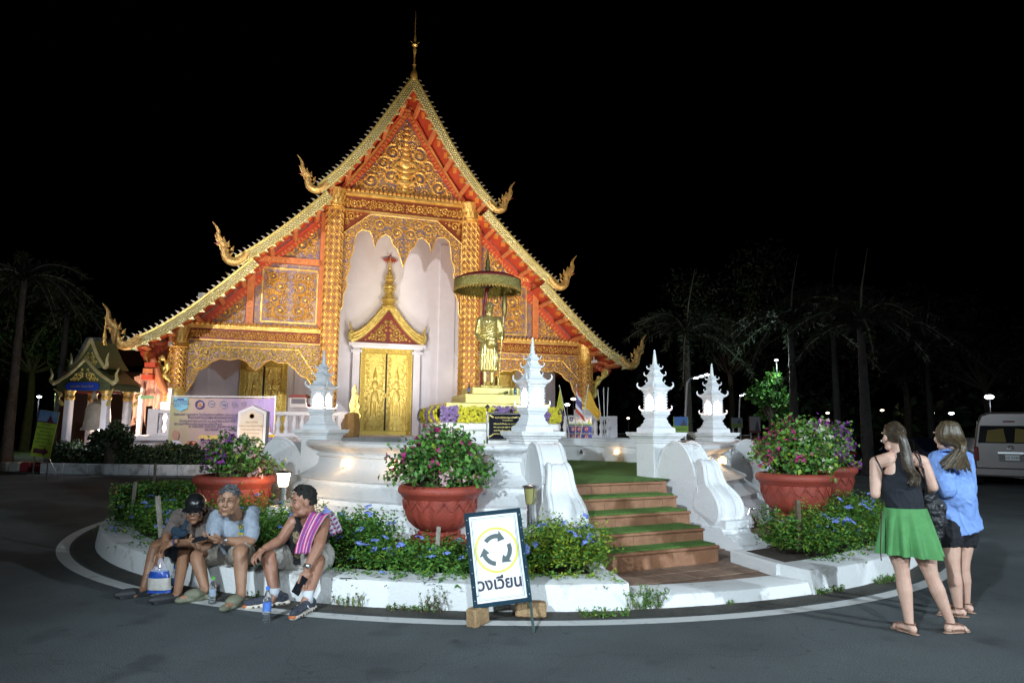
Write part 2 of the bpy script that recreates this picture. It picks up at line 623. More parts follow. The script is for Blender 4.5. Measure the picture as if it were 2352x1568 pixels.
mb.add([(q.x - TC[0], q.y - TC[1], ZT - 0.146) for q in Q], [(0, 3, 2, 1)])
mb.build('stair_head_turf', M_TURF, terrace)
mb = MB()
mb.box((0, 0, 0), (2.02, 1.7, 0.60), frame((Vector((2.11, 9.78, 0)) - B_ * .89 - A_ * .87 - Vector((*TC, 0)) + Vector((0, 0, .468))), B_, zdir=(0, 0, 1)))
mb.build('stair_core', M_STEP, terrace)

# steps: white-nosed clay risers with turf treads
stairs = thing('terrace_stairs', 'clay tiled steps with green turf treads up to the terrace', 'stairs', (1.7, 8.3, 0.15))
ends = [(2.44, 8.26), (2.35, 8.54), (2.30, 8.97), (2.23, 9.38), (2.11, 9.78)]
RISE = 0.154
for i, (ex_, ey_) in enumerate(ends):
 z1 = 0.15 + RISE * (i + 1)
 e0 = Vector((ex_, ey_, 0))
 nx = Vector((*ends[i + 1], 0)) if i < 4 else e0 - A_ * .4
 run = (e0 - nx).dot(A_)
 W = (1.5, 1.62, 1.85, 1.85, 1.85)[i]
 mb = MB()
 M = frame(e0 - B_ * (W / 2 - .0), B_, zdir=(0, 0, 1))       # local x across, local -y down the stairs
 mb.M = M
 mb.box((0, run / 2 + .05, (0.08 + z1 - .03) / 2), (W, run + .1, z1 - .03 - 0.08))
 st = mb.build('step', M_STEP, stairs, world=True)
 mb = MB(M)
 mb.tube([(-W / 2, -.012, z1 - .018), (W / 2 + .002, -.012, z1 - .018)], .017, 8)
 mb.box((0, run / 2 - .01, z1 - .016), (W + .004, run + .012, 0.028))
 mb.build('nosing', M_STEP, st, world=True, smooth=True)
 if i < 4:
  mb = MB(M)
  mb.box((0, run / 2 + .02, z1 + .006), (W - .01, run - .035, 0.016))
  mb.build('turf_tread', M_TURF, st, world=True)
 # joints between riser tiles
 mb = MB(M)
 for k in range(-3, 3):
  mb.box((k * .31 + .07, -.001, (z1 - .03 + z1 - RISE) / 2), (.004, .004, RISE - .035))
 mb.build('riser_joints', mat('grout', (0.20, 0.12, 0.08), .9), st, world=True, kind='stuff')

# ------------------------------------------------------------------ pedestals, parapets, lanterns
M_GLOW = mat('lantern_glow', (1, .8, .7), emit=(1.0, 0.66, 0.52), estr=42.0)
M_LANT = mat('lantern_plaster', (0.82, 0.83, 0.84), 0.65, var=0.04, vscale=6, bump=0.06, bscale=40)

def horn(mb, x, y, z, s):
 """upturned corner finial"""
 d = Vector((x, y, 0)).normalized()
 p = Vector((x, y, z))
 pts = [p - d * s * .5, p + d * s * .15 + Vector((0, 0, s * .05)), p + d * s * .5 + Vector((0, 0, s * .35)), p + d * s * .55 + Vector((0, 0, s * .75)), p + d * s * .38 + Vector((0, 0, s * .95))]
 mb.tube(pts, [s * .24, s * .20, s * .15, s * .12, s * .07], 6)

def lantern_mb():
 parts = {}
 mb = MB()
 P = [(.21, 0), (.21, .06), (.195, .075), (.17, .085), (.155, .12), (.135, .15), (.13, .19), (.118, .195), (.118, .225), (.13, .235), (.14, .26), (.155, .275), (.155, .33), (.13, .34)]
 mb.lathe(P, sq=True)
 for sx in (-1, 1):
  for sy in (-1, 1):
   horn(mb, sx * .148, sy * .148, .335, .085)
   mb.box((sx * .105, sy * .105, .47), (.034, .034, .27))
   for q in range(5):
    horn(mb, sx * .118, sy * .118, .37 + q * .045, .030)
 parts['lantern_base'] = mb
 mb = MB()
 for k in range(4):                       # arched heads of the four openings
  M = Matrix.Rotation(k * pi / 2, 4, 'Z')
  arch = [(-.09, .60), (-.09, .50)] + [(-.085 + .17 * i / 8, .50 + .075 * sin(pi * i / 8) + (0.012 if i % 2 else 0)) for i in range(9)] + [(.09, .50), (.09, .60)]
  mb.prism(arch, .02, M @ Matrix.Translation((0, -.122, 0)))
 mb.lathe([(.12, .598), (.135, .605), (.135, .635), (.15, .645), (.165, .675), (.165, .70), (.15, .705), (.12, .73), (.095, .765), (.085, .79)], sq=True)
 for sx in (-1, 1):
  for sy in (-1, 1):
   horn(mb, sx * .16, sy * .16, .68, .10)
   horn(mb, sx * .09, sy * .09, .765, .05)
 mb.lathe([(.078, .785), (.078, .83), (.085, .835), (.085, .86), (.10, .875), (.10, .895), (.088, .90), (.066, .93), (.06, .95)], sq=True)
 for sx in (-1, 1):
  for sy in (-1, 1):
   horn(mb, sx * .096, sy * .096, .88, .065)
 mb.lathe([(.055, .948), (.055, .975), (.066, .98), (.072, .992), (.072, 1.005), (.05, 1.02), (.046, 1.045), (.034, 1.06)], sq=True)
 for sx in (-1, 1):
  for sy in (-1, 1):
   horn(mb, sx * .068, sy * .068, .99, .055)
   horn(mb, sx * .04, sy * .04, 1.04, .03)
 parts['lantern_roof'] = mb
 mb = MB()
 pr = [(.04, 1.055)]
 for q in range(6):
  z = 1.06 + q * .03
  r = .036 - q * .0035
  pr += [(r, z), (r + .004, z + .012), (r, z + .024)]
 pr += [(.014, 1.25), (.017, 1.265), (.010, 1.29), (0.0, 1.30)]
 mb.lathe(pr, n=10)
 parts['finial'] = mb
 mb = MB()
 mb.box((0, 0, .46), (.165, .165, .25))
 parts['glow_panel'] = mb
 return parts

_lp = lantern_mb()
LANT = {k: v.mesh(k, M_GLOW if k == 'glow_panel' else M_LANT, smooth=(k == 'finial')) for k, v in _lp.items()}

def gate_post(loc, rot, label, zcap=1.60):
 t = thing('lantern_post', label, 'lantern post', (loc[0], loc[1], 0.15), rot, 'lantern posts of the terrace')
 mb = MB()
 h = zcap - .15 - .16
 mb.bbox((0, 0, h / 2), (.44, .44, h), .012)
 mb.build('pedestal', M_WHITE, t)
 mb = MB()
 mb.lathe([(.222, h - .01), (.24, h), (.24, h + .03), (.262, h + .035), (.262, h + .06), (.285, h + .068), (.30, h + .095), (.325, h + .105), (.325, h + .13), (.335, h + .135), (.335, h + .16)], sq=True)
 mb.build('capital', M_WHITE, t)
 for k, me in LANT.items():
  M = Matrix.Translation((0, 0, zcap - .15))
  o = link(k, me, t, M=M)
 return t

P2, P3, P1, P4 = (0.285, 9.42), (2.26, 10.75), (-3.10, 11.2), (3.79, 12.9)
gate_post(P2, radians(27), 'white lantern post between statue and dark plaque, at the stair head')
gate_post(P3, radians(27), 'white lantern post on the far side of the turf stairs')
gate_post(P1, radians(-15), 'white lantern post beside the printed banner and gold naga')
gate_post(P4, radians(27), 'white lantern post behind the magenta bougainvillea pot')

def parapet(post, direc, label, base=True):
 t = thing('stair_parapet', label, 'stair parapet', (post[0], post[1], 0.15), 0, 'scrolled stair parapets')
 a = Vector(direc).normalized()
 M = frame((post[0], post[1], 0.15), a, zdir=(0, 0, 1))
 mb = MB(M)
 top = smooth_curve([(.2, 0, .95), (.26, 0, 1.12), (.40, 0, 1.26), (.56, 0, 1.30), (.74, 0, 1.24), (.92, 0, 1.10), (1.06, 0, .92), (1.12, 0, .80)], 5)
 top = smooth_curve([(.2, 0, .80), (.28, 0, 1.04), (.42, 0, 1.22), (.60, 0, 1.30), (.76, 0, 1.27), (.90, 0, 1.14), (.99, 0, .98), (1.04, 0, .82)], 6)
 poly = [(.2, -.07)] + [(p.x, p.z) for p in top] + [(1.08, .5), (1.30, .3), (1.30, -.07)]
 mb.prism(poly, .34, Matrix.Translation((0, -.17, 0)))
 for sy in (-.155, .155):
  mb.tube([(p.x, sy, p.z + .004) for p in top], .028, 6)
 mb.build('parapet_body', M_WHITE, t, world=True, smooth=True)
 # rolled volute band in front
 ctr = smooth_curve([(.97, 0, .90), (1.02, 0, 1.02), (1.11, 0, 1.06), (1.19, 0, .99), (1.225, 0, .86), (1.28, 0, .74), (1.40, 0, .65), (1.51, 0, .53), (1.54, 0, .39), (1.47, 0, .26), (1.34, 0, .21), (1.22, 0, .27)], 6)
 inner = smooth_curve([(.97, 0, .84), (1.02, 0, .70), (1.05, 0, .55), (1.10, 0, .42), (1.17, 0, .31)], 5)
 mb = MB(M)
 N = 40
 def at(c, t):
  q = t * (len(c) - 1)
  k = min(int(q), len(c) - 2)
  return c[k].lerp(c[k + 1], q - k)
 vs, fs, wd = [], [], []
 for i in range(N + 1):
  t_ = i / N
  w = .135 + .10 * max(0, min(1, (t_ - .12) / .5)) ** 1.2 - .05 * max(0, (t_ - .8) / .2)
  if t_ < .12:
   w = .10 + .035 * t_ / .12
  o, n_ = at(ctr, t_), at(inner, t_)
  wd.append((o, w))
  vs += [(o.x, -w, o.z), (o.x, w, o.z), (n_.x, w * .97, n_.z), (n_.x, -w * .97, n_.z)]
 for i in range(N):
  a = 4 * i
  for q in range(4):
   fs.append((a + q, a + (q + 1) % 4, a + 4 + (q + 1) % 4, a + 4 + q))
 fs += [(3, 2, 1, 0), (4 * N, 4 * N + 1, 4 * N + 2, 4 * N + 3)]
 mb.add(vs, fs)
 for sy in (-1, 1):
  mb.tube([(o.x, sy * (w - .03), o.z) for o, w in wd], .032, 8)
 mb.tube([(o.x - .01, 0, o.z) for o, w in wd], [w * .45 for o, w in wd], 12, flat=.25)
 mb.build('volute', M_WHITE, t, world=True, smooth=True)
 # incised scroll line on both cheeks
 for sgn in (-1, 1):
  mb = MB(M)
  sc = smooth_curve([(1.10, sgn * .19, .95), (1.10, sgn * .19, .75), (1.13, sgn * .19, .55), (1.20, sgn * .19, .38), (1.30, sgn * .19, .30), (1.36, sgn * .19, .36), (1.33, sgn * .19, .42)], 5)
  mb.tube(sc, [.004 + .014 * (i / len(sc)) for i in range(len(sc))], 5, flat=1)
  mb.ball((1.335, sgn * .19, .43), .03, 8, 6)
  mb.build('scroll_line', M_WHITE, t, world=True, smooth=True)
 if base:
  mb = MB(M)
  prof = [(1.0, -.07), (1.0, .2), (1.62, .2), (1.64, .14)] + [(1.66 + .24 * i / 8, .13 - .09 * (1 - cos(pi * i / 8)) / 2 + .02 * sin(pi * i / 8)) for i in range(9)] + [(1.98, .035), (1.98, -.07)]
  mb.prism(prof, .50, Matrix.Translation((0, -.25, 0)))
  mb.box((1.4, 0, .25), (.5, .42, .10))
  mb.build('base_block', M_WHITE, t, world=True)
 return t

parapet(P2, (.25, -.97, 0), 'white scrolled parapet beside the bollard lamp and stairs')
parapet(P3, A_, 'white scrolled parapet between stairs and terracotta pots')
parapet(P1, (-.966, .26, 0), 'white parapet behind the lit bollard lamp and dry bougainvillea pot')
parapet(P4, B_ * .9 + A_ * .1, 'white parapet behind the magenta bougainvillea pot')

# niche lamps set in the parapet wall
M_NICHE = mat('niche_lamp', (1, .7, .4), emit=(1.0, 0.62, 0.28), estr=5.0)
M_NICHED = mat('niche_dark', (0.10, 0.09, 0.08), .9)

def niche(px, py, r, inside=False, lit=True):
 d = ray(px, py)
 # meet the cylinder of radius r about TC
 ox, oy = -TC[0], -TC[1]
 a = d.x ** 2 + d.y ** 2
 b = 2 * (ox * d.x + oy * d.y)
 c = ox ** 2 + oy ** 2 - r ** 2
 s = sqrt(b * b - 4 * a * c)
 t_ = (-b + (s if inside else -s)) / (2 * a)
 p = Vector((0, 0, CAMH)) + d * t_
 nrm = Vector((p.x - TC[0], p.y - TC[1], 0)).normalized() * (-1 if inside else 1)
 M = frame((p.x, p.y, p.z - .06), Vector((-nrm.y, nrm.x, 0)), zdir=(0, 0, 1))
 poly = [(-.05, 0), (.05, 0), (.05, .05), (.035, .09), (0, .13), (-.035, .09), (-.05, .05)]
 mb = MB(M)
 mb.prism([(x * .8, z * .85 + .006) for x, z in poly], .14, Matrix.Translation((0, -.006, 0)))
 if lit:
  lamp('niche_bulb', 'POINT', p + nrm * .10, .5, (1.0, .66, .34), size=.04)
 o = mb.build('niche_lamp', M_NICHE if lit else M_NICHED, terrace, world=True)
 mb = MB(M)
 mb.tube([(x, -.012, z) for x, z in poly], .009, 5, close=True)
 mb.box((0, -.015, -.004), (.11, .035, .012))
 mb.build('niche_rim', M_WHITE, o, world=True)

for px, py in ((790, 1062), (900, 1067), (1636, 1062), (1664, 1056)):
 niche(px, py, 3.83)
niche(1415, 1037, 3.55, True)
niche(1335, 1037, 3.55, True, False)

# =================================================================== TEMPLE
TH = radians(18)
TO = (-5.29, 32.2)
TZ, TK = -0.65, 1.4         # the hall stands a little below the square; its carving is drawn at 1 : 1.4
temple = thing('temple_hall', 'gilded temple hall with steep tiered gable and white walls behind the statue', 'temple', (TO[0], TO[1], TZ), TH)
temple.scale = (TK, TK, TK)
# local axes: x along the front, y into the hall, z up

def inside(p, poly):
 x, y = p
 c = False
 n = len(poly)
 for i in range(n):
  x1, y1 = poly[i]
  x2, y2 = poly[i - 1]
  if (y1 > y) != (y2 > y) and x < (x2 - x1) * (y - y1) / (y2 - y1) + x1:
   c = not c
 return c

def edge_dist(p, poly):
 best = 1e9
 n = len(poly)
 for i in range(n):
  ax, ay = poly[i]
  bx, by = poly[(i + 1) % n]
  dx, dy = bx - ax, by - ay
  L = dx * dx + dy * dy
  t = 0 if L == 0 else max(0, min(1, ((p[0] - ax) * dx + (p[1] - ay) * dy) / L))
  best = min(best, hypot(p[0] - ax - t * dx, p[1] - ay - t * dy))
 return best

def leaf(mb, x, z, ang, L, w, y=0.0, th=0.02):
 """one carved flame-shaped leaf in relief"""
 ca, sa = cos(ang), sin(ang)
 def T(u, v, d):
  return (x + u * ca - v * sa, y - d, z + u * sa + v * ca)
 vs = [T(0, 0, 0), T(L * .35, w, 0), T(L * .75, w * .55, 0), T(L, w * .9, 0), T(L * .7, -w * .35, 0), T(L * .3, -w, 0), T(L * .4, 0, th)]
 fs = [(i, (i + 1) % 6, 6) for i in range(6)]
 fs = [f[::-1] for f in fs]
 mb.add(vs, fs)

def spiral(mb, x, z, r, a0, sg, y=0.0, rr=None):
 n = max(10, int(26 * min(1, r / .16)))
 tk = r * .135 if rr is None else rr
 pts, rad = [], []
 for i in range(n + 1):
  t = i / n
  a = a0 + sg * t * 3.3 * pi
  q = r * (.92 - .78 * t)
  pts.append((x + q * cos(a), y - tk * .5, z + q * sin(a)))
  rad.append(tk * (1.0 - .4 * t))
 mb.tube(pts, rad, 4, up=(0, 1, 0), flat=1.2)
 mb.ball((x, y - tk, z), tk * 1.8, 6, 4)
 k = 7 if r > .1 else 5
 for i in range(k):
  t = (i + .3) / k * .62
  a = a0 + sg * t * 3.3 * pi
  q = r * (.92 - .78 * t)
  leaf(mb, x + q * cos(a), z + q * sin(a), a + sg * 1.0, r * .5, r * .17, y, tk * 1.3)
  leaf(mb, x + q * cos(a), z + q * sin(a), a - sg * .4, r * .36, r * .12, y, tk * 1.1)

def scrollwork(name, poly, parent, m, y, rmax=.24, rmin=.035, n_try=900, seed=1, mirror=False, gap=.012, only=None):
 rd = random.Random(seed)
 xs, zs = [p[0] for p in poly], [p[1] for p in poly]
 cs = []
 x0, x1, z0, z1 = min(xs), max(xs), min(zs), max(zs)
 r = rmax
 while r > rmin:
  for _ in range(int(n_try * (1 if r > rmax * .5 else 2.6) / 5)):
   p = (rd.uniform(x0, x1), rd.uniform(z0, z1))
   if mirror and p[0] < r * .3:
    continue
   if not inside(p, poly):
    continue
   d = edge_dist(p, poly) - gap
   if mirror:
    d = min(d, p[0] - gap * .5) if p[0] > 0 else 0
   if d < r * .96:
    continue
   if any(hypot(p[0] - c[0], p[1] - c[1]) < (r + c[2]) * .86 for c in cs):
    continue
   cs.append((p[0], p[1], min(r, d)))
  r *= .80
 mb = MB()
 for (x, z, r) in cs:
  a, sg = rd.uniform(0, 6.28), rd.choice((-1, 1))
  for mm in ((1, -1) if mirror else (1,)):
   aa, ss = (a, sg) if mm == 1 else (pi - a, -sg)
   if r > .07:
    spiral(mb, x * mm, z, r, aa, ss, y)
   else:
    for q in range(5):
     leaf(mb, x * mm, z, aa + q * 2 * pi / 5, r * 1.15, r * .32, y, .02)
    mb.ball((x * mm, y - .01, z), r * .3, 5, 4)
 return mb.build(name, m, parent, smooth=True, kind='stuff')

def panel(name, poly, y, th, m, parent=None, label=None):
 mb = MB()
 mb.prism(poly, th, Matrix.Translation((0, y, 0)))
 return mb.build(name, m, parent or temple, label=label)

def rail(mb, p, q, w, d, y):
 """moulding strip between p and q (x,z) of width w standing d proud of y"""
 dx, dz = q[0] - p[0], q[1] - p[1]
 L = hypot(dx, dz)
 M = frame(((p[0] + q[0]) / 2, y - d / 2, (p[1] + q[1]) / 2), (dx, 0, dz), ydir=(0, 1, 0))
 mb.box((0, 0, 0), (L, d, w), M)

# --- body: plinth, back wall, side walls
FZ = 1.36
mb = MB()
mb.box((0, 8.0, FZ / 2 - .06), (15.2, 20.0, FZ - .12))
mb.box((0, 8.0, FZ - .06), (15.5, 20.3, .12))
mb.build('plinth', M_WALLW, temple)
mb = MB()
wall_poly = [(-7.02, FZ), (7.02, FZ), (7.02, 5.1), (4.9, 6.9), (4.9, 8.3), (2.6, 9.3), (0, 12.6), (-2.6, 9.3), (-4.9, 8.3), (-4.9, 6.9), (-7.02, 5.1)]
mb.prism(wall_poly, .3, Matrix.Translation((0, 3.5, 0)))
for s in (-1, 1):
 mb.box((s * 6.87, 10.5, 3.1), (.3, 13.4, 3.5))
wall = mb.build('front_wall', M_WALLW, temple)
for s in (-1, 1):
 mb = MB()
 for x, w in ((6.55, .5), (2.35, .62), (3.25, .2)):
  mb.box((s * x, 3.475, 3.9 if x > 3 else 5.2), (w, .06, 5.0 if x > 3 else 7.6))
 mb.box((s * 4.4, 3.47, 4.55), (4.2, .07, .16))
 mb.box((s * 4.4, 3.45, FZ + .2), (4.3, .12, .4))
 mb.build('pilaster', M_WALLW, wall)

# --- roof tiers
XF = -1.2           # y of the front edge
TIERS = [  # (points outward from the ridge, drop of the curve)
 [(0.0, 13.36), (0.72, 12.16), (1.45, 10.98), (2.2, 9.98), (2.92, 9.20)],
 [(2.62, 9.02), (3.25, 8.38), (3.95, 7.70), (4.6, 7.12), (5.22, 6.66)],
 [(4.72, 6.66), (5.5, 5.88), (6.3, 5.12), (7.1, 4.47), (7.95, 3.96)],
]

def offs(pts, d):
 """points shifted perpendicular (down/inward) by d"""
 out = []
 for i, p in enumerate(pts):
  a, b = pts[max(i - 1, 0)], pts[min(i + 1, len(pts) - 1)]
  dx, dz = b[0] - a[0], b[1] - a[1]
  L = hypot(dx, dz)
  out.append((p[0] + dz / L * d, p[1] - dx / L * d))
 return out

def fine(pts, n=8):
 return [(p.x, p.z) for p in smooth_curve([(a, 0, b) for a, b in pts], n)]

SCALE_N = 0
fin = MB()
fin.prism([(-.06, 0), (.06, 0), (.075, .08), (.05, .16), (.09, .26), (-.01, .17), (-.05, .08)], .035, Matrix.Translation((0, -.018, 0)))
FIN = fin.mesh('crest_fin', mat('crest_mosaic', (.22, .24, .36), .5, .3, col2=(.5, .42, .2), vscale=20))
PUR = MB()
PUR.bbox((0, 0, 0), (.14, 1.06, .11), .012)
PUR_ME = PUR.mesh('purlin', mat('purlin_paint', (.54, .185, .07), .5, var=.15, vscale=7))
M_SOFF = mat('soffit_red', (.46, .062, .03), .55, var=.12, vscale=5)
DIA = MB()
DIA.add([(-.09, 0, 0), (0, -.22, 0), (.09, 0, 0), (0, .22, 0), (0, 0, -.012)], [(0, 1, 4), (1, 2, 4), (2, 3, 4), (3, 0, 4)])
DIA_ME = DIA.mesh('soffit_diamond', mat('soffit_gold', (.75, .30, .06), .45, .3))

for ti, T in enumerate(TIERS):
 for s in (-1, 1):
  pts = fine(T, 8)
  P = [(s * x, z) for x, z in pts]
  lo_, hi_ = offs(pts, .17 if True else 0), pts
  # roof slab running back, its underside the painted soffit
  back = 17.5 if ti < 2 else 17.2
  up, dn = offs(pts, -.02), offs(pts, .10)
  mb = MB()
  n = len(pts)
  vs = []
  for y in (XF + .06, back):
   vs += [(s * x, y, z) for x, z in up] + [(s * x, y, z) for x, z in dn]
  fs, mi = [], []
  for i in range(n - 1):
   a = (i, i + 1, 2 * n + i + 1, 2 * n + i)
   b = (n + i, 3 * n + i, 3 * n + i + 1, n + i + 1)
   fs += [a, b] if s > 0 else [a[::-1], b[::-1]]
   mi += [0, 1]
  for c in ((0, n, 3 * n, 2 * n), (n - 1, 3 * n - 1, 4 * n - 1, 2 * n - 1)):
   fs.append(c)
   mi.append(0)
  mb.v, mb.f, mb.mi = vs, fs, mi
  roof = mb.build('roof', [M_ROOFT, M_SOFF], temple)
  # bargeboard: naga body with scales, flame lower edge
  mb = MB()
  a1, a2 = offs(pts, -.06), offs(pts, .22)
  poly = [(s * x, z) for x, z in a1]
  low = []
  steps = 15 if ti == 0 else 12
  fp = fine(T, 24)
  f2 = offs(fp, .20)
  f3 = offs(fp, .31)
  for k in range(steps):
   i0 = int(k * (len(fp) - 1) / steps)
   i1 = int((k + .72) * (len(fp) - 1) / steps)
   low += [f2[i0], f2[min(i1, len(fp) - 1)], f3[min(i1, len(fp) - 1)]]
  low.append(f2[-1])
  poly2 = poly + [(s * x, z) for x, z in low[::-1]]
  mb.prism(poly2, .10, Matrix.Translation((0, XF - .06, 0)))
  bb = mb.build('bargeboard', M_GGREEN, temple)
  # edge roll along the top
  mb = MB()
  mb.tube([(s * x, XF - .05, z) for x, z in a1], .045, 6)
  mb.tube([(s * x, XF - .05, z) for x, z in offs(pts, .18)], .022, 5)
  mb.build('edge_roll', M_GOLDL, bb, smooth=True)
  # scales in relief
  mb = MB()
  L = sum(hypot(fp[i + 1][0] - fp[i][0], fp[i + 1][1] - fp[i][1]) for i in range(len(fp) - 1))
  nr = int(L / .09)
  for k in range(nr):
   t = (k + .5) / nr * (len(fp) - 1)
   i = min(int(t), len(fp) - 2)
   ax, az = fp[i]
   bx, bz = fp[i + 1]
   u = t - i
   x, z = ax + (bx - ax) * u, az + (bz - az) * u
   L2 = hypot(bx - ax, bz - az)
   tx, tz = (bx - ax) / L2, (bz - az) / L2
   nx, nz = tz, -tx
   for row in range(4):
    off = -.02 + row * .062
    sh = .05 if row % 2 else 0
    cx, cz = x + nx * off + tx * sh, z + nz * off + tz * sh
    w = .040
    vs = [(s * (cx + tx * -.055), XF - .062, cz + tz * -.055), (s * (cx + nx * w), XF - .066, cz + nz * w), (s * (cx + tx * .06), XF - .085, cz + tz * .06),
      (s * (cx - nx * w), XF - .066, cz - nz * w), (s * (cx + tx * .01), XF - .098, cz + tz * .01)]
    fs = [(0, 1, 4), (1, 2, 4), (2, 3, 4), (3, 0, 4)]
    mb.add(vs, fs if s < 0 else [f[::-1] for f in fs])
  mb.build('scales', M_GGREEN, bb, kind='stuff')
  # crest fins
  nf = (28, 19, 24)[ti]
  for k in range(nf):
   t = (k + .7) / nf * (len(fp) - 1)
   i = min(int(t), len(fp) - 2)
   x, z = a1[0][0], 0
   q = offs(fp, -.08)[i]
   tx, tz = fp[i + 1][0] - fp[i][0], fp[i + 1][1] - fp[i][1]
   ang = atan2(tz, tx)
   M = Matrix.Translation((s * q[0], XF - .03, q[1]))
   if s > 0:
    M = M @ Matrix.Rotation(-ang, 4, 'Y')
   else:
    M = M @ Matrix.Rotation(ang, 4, 'Y') @ Matrix.Diagonal((-1, 1, 1, 1))
   link('crest_fin', FIN, temple, M=M @ Matrix.Scale(.52 + .06 * ((k * 7) % 5) / 4, 4))
  # purlins and soffit diamonds
  npur = (5, 4, 5)[ti]
  for k in range(npur):
   t = (k + .75) / (npur + .1) * (len(fp) - 1)
   i = min(int(t), len(fp) - 2)
   q = offs(fp, .20)[i]
   tx, tz = fp[i + 1][0] - fp[i][0], fp[i + 1][1] - fp[i][1]
   ang = atan2(tz, tx)
   M = Matrix.Translation((s * q[0], -.60, q[1])) @ Matrix.Rotation(-ang * s, 4, 'Y')
   link('purlin', PUR_ME, temple, M=M)
   for h in (.35, .75):
    t2 = t - h * (len(fp) - 1) / (npur + .1)
    if t2 < 0:
     continue
    i2 = int(t2)
    q = offs(fp, .104)[i2]
    tx, tz = fp[i2 + 1][0] - fp[i2][0], fp[i2 + 1][1] - fp[i2][1]
    M = Matrix.Translation((s * q[0], -.62, q[1])) @ Matrix.Rotation(-atan2(tz, tx) * s, 4, 'Y')
    link('soffit_diamond', DIA_ME, roof, M=M @ Matrix.Scale(1.25, 4))

# --- naga finials at the eaves
M_NAGA = mat('naga_gilt', (.80, .58, .22), .32, .5, col2=(.45, .22, .06), vscale=14, bump=.3, bscale=60)

def naga(x, z, s, sc, y=XF - .03, parent=None, m=None):
 """rearing serpent head: neck curling out and up, open jaws, flame crest"""
 parent = parent or temple
 m = m or M_NAGA
 def T(p):
  return (x + s * (p[0] + .28 * max(0, p[2] - .2)) * sc, y + p[1] * sc, z + p[2] * sc)
 mb = MB()
 neck = smooth_curve([(-.45, 0, .36), (-.2, 0, .10), (.05, 0, -.06), (.32, 0, .0), (.46, 0, .20), (.44, 0, .42), (.38, 0, .58)], 6)
 rad = [.17 + .05 * sin(pi * i / (len(neck) - 1)) - .05 * i / len(neck) for i in range(len(neck))]
 mb.tube([T(p) for p in neck], [r * sc for r in rad], 8)
 # head
 hd = [(.34, 0, .56), (.44, 0, .70), (.56, 0, .80), (.68, 0, .90)]
 mb.tube([T(p) for p in hd], [.14 * sc, .16 * sc, .12 * sc, .07 * sc], 8)
 mb.tube([T(p) for p in ((.42, 0, .55), (.56, 0, .60), (.68, 0, .62), (.74, 0, .68))], [.09 * sc, .07 * sc, .05 * sc, .02 * sc], 6)
 # crest flame rising from the brow
 fl = smooth_curve([(.50, 0, .80), (.58, 0, 1.02), (.52, 0, 1.22), (.56, 0, 1.42), (.66, 0, 1.62)], 5)
 mb.tube([T(p) for p in fl], [(.13 * (1 - i / len(fl)) + .012) * sc for i in range(len(fl))], 6)
 for p, q in (((.36, 0, .72), (.34, 0, 1.02)), ((.26, 0, .56), (.16, 0, .86)), ((.16, 0, .40), (.02, 0, .62)), ((.34, 0, .10), (.12, 0, .34)), ((.56, 0, .86), (.70, 0, 1.08))):
  mb.tube([T(p), T(((p[0] + q[0]) / 2 + .03, 0, (p[2] + q[2]) / 2)), T(q)], [.08 * sc, .06 * sc, .012 * sc], 5)
 for k in range(5):
  mb.ball(T((.50 - .04 * k, 0, .02 + .1 * k)), (.10 * sc, .12 * sc, .07 * sc), 6, 4)
 mb.tube([T((.62, 0, .60)), T((.60, 0, .42)), T((.50, 0, .34))], [.03 * sc, .045 * sc, .012 * sc], 5)
 o = mb.build('naga_finial', m, parent, smooth=True)
 mb = MB()
 for k in range(4):
  mb.tube([T((.50 + .055 * k, -.06, .695 + .03 * k)), T((.51 + .055 * k, -.07, .64 + .02 * k))], [.02 * sc, .006 * sc], 4)
 mb.build('teeth', mat('tooth_white', (.8, .78, .7), .5), o)
 mb = MB()
 mb.tube([T((.5, 0, .64)), T((.66, 0, .68)), T((.82, 0, .68))], [.03 * sc, .025 * sc, .008 * sc], 5)
 mb.build('tongue', mat('tongue_red', (.5, .03, .05), .5), o)
 return o

for s in (-1, 1):
 naga(s * 2.95, 9.14, s, .64)
 naga(s * 5.22, 6.62, s, .70)
 naga(s * 7.95, 3.94, s, .70)
 naga(s * 3.2, 9.3, s, .66, y=6.2)
 naga(s * 5.5, 6.75, s, .66, y=6.2)
 naga(s * 7.5, 4.7, s, .6, y=7.0)

# --- ridge spire
mb = MB()
mb.lathe([(.02, -.1), (.09, 0), (.13, .12), (.12, .26), (.05, .40), (.035, .52), (.06, .58), (.03, .66), (.028, .95), (.05, 1.0), (.07, 1.12), (.04, 1.22), (.10, 1.28), (.03, 1.36), (.045, 1.5), (.02, 1.62), (.014, 2.1), (.003, 2.55)], (0, XF, 13.30), 10)
mb.tube([(0, XF, 14.62), (-.16, XF, 14.72)], [.03, .006], 5)
mb.tube([(0, XF, 14.62), (.16, XF, 14.72)], [.03, .006], 5)
mb.build('ridge_spire', M_GOLD, temple, smooth=True)
mb = MB()
mb.lathe([(.06, 0), (.08, .2), (.03, .6), (.015, 1.6), (.003, 2.6)], (0, 5.2, 13.4), 8)
mb.build('ridge_spire', M_GOLD, temple, smooth=True)

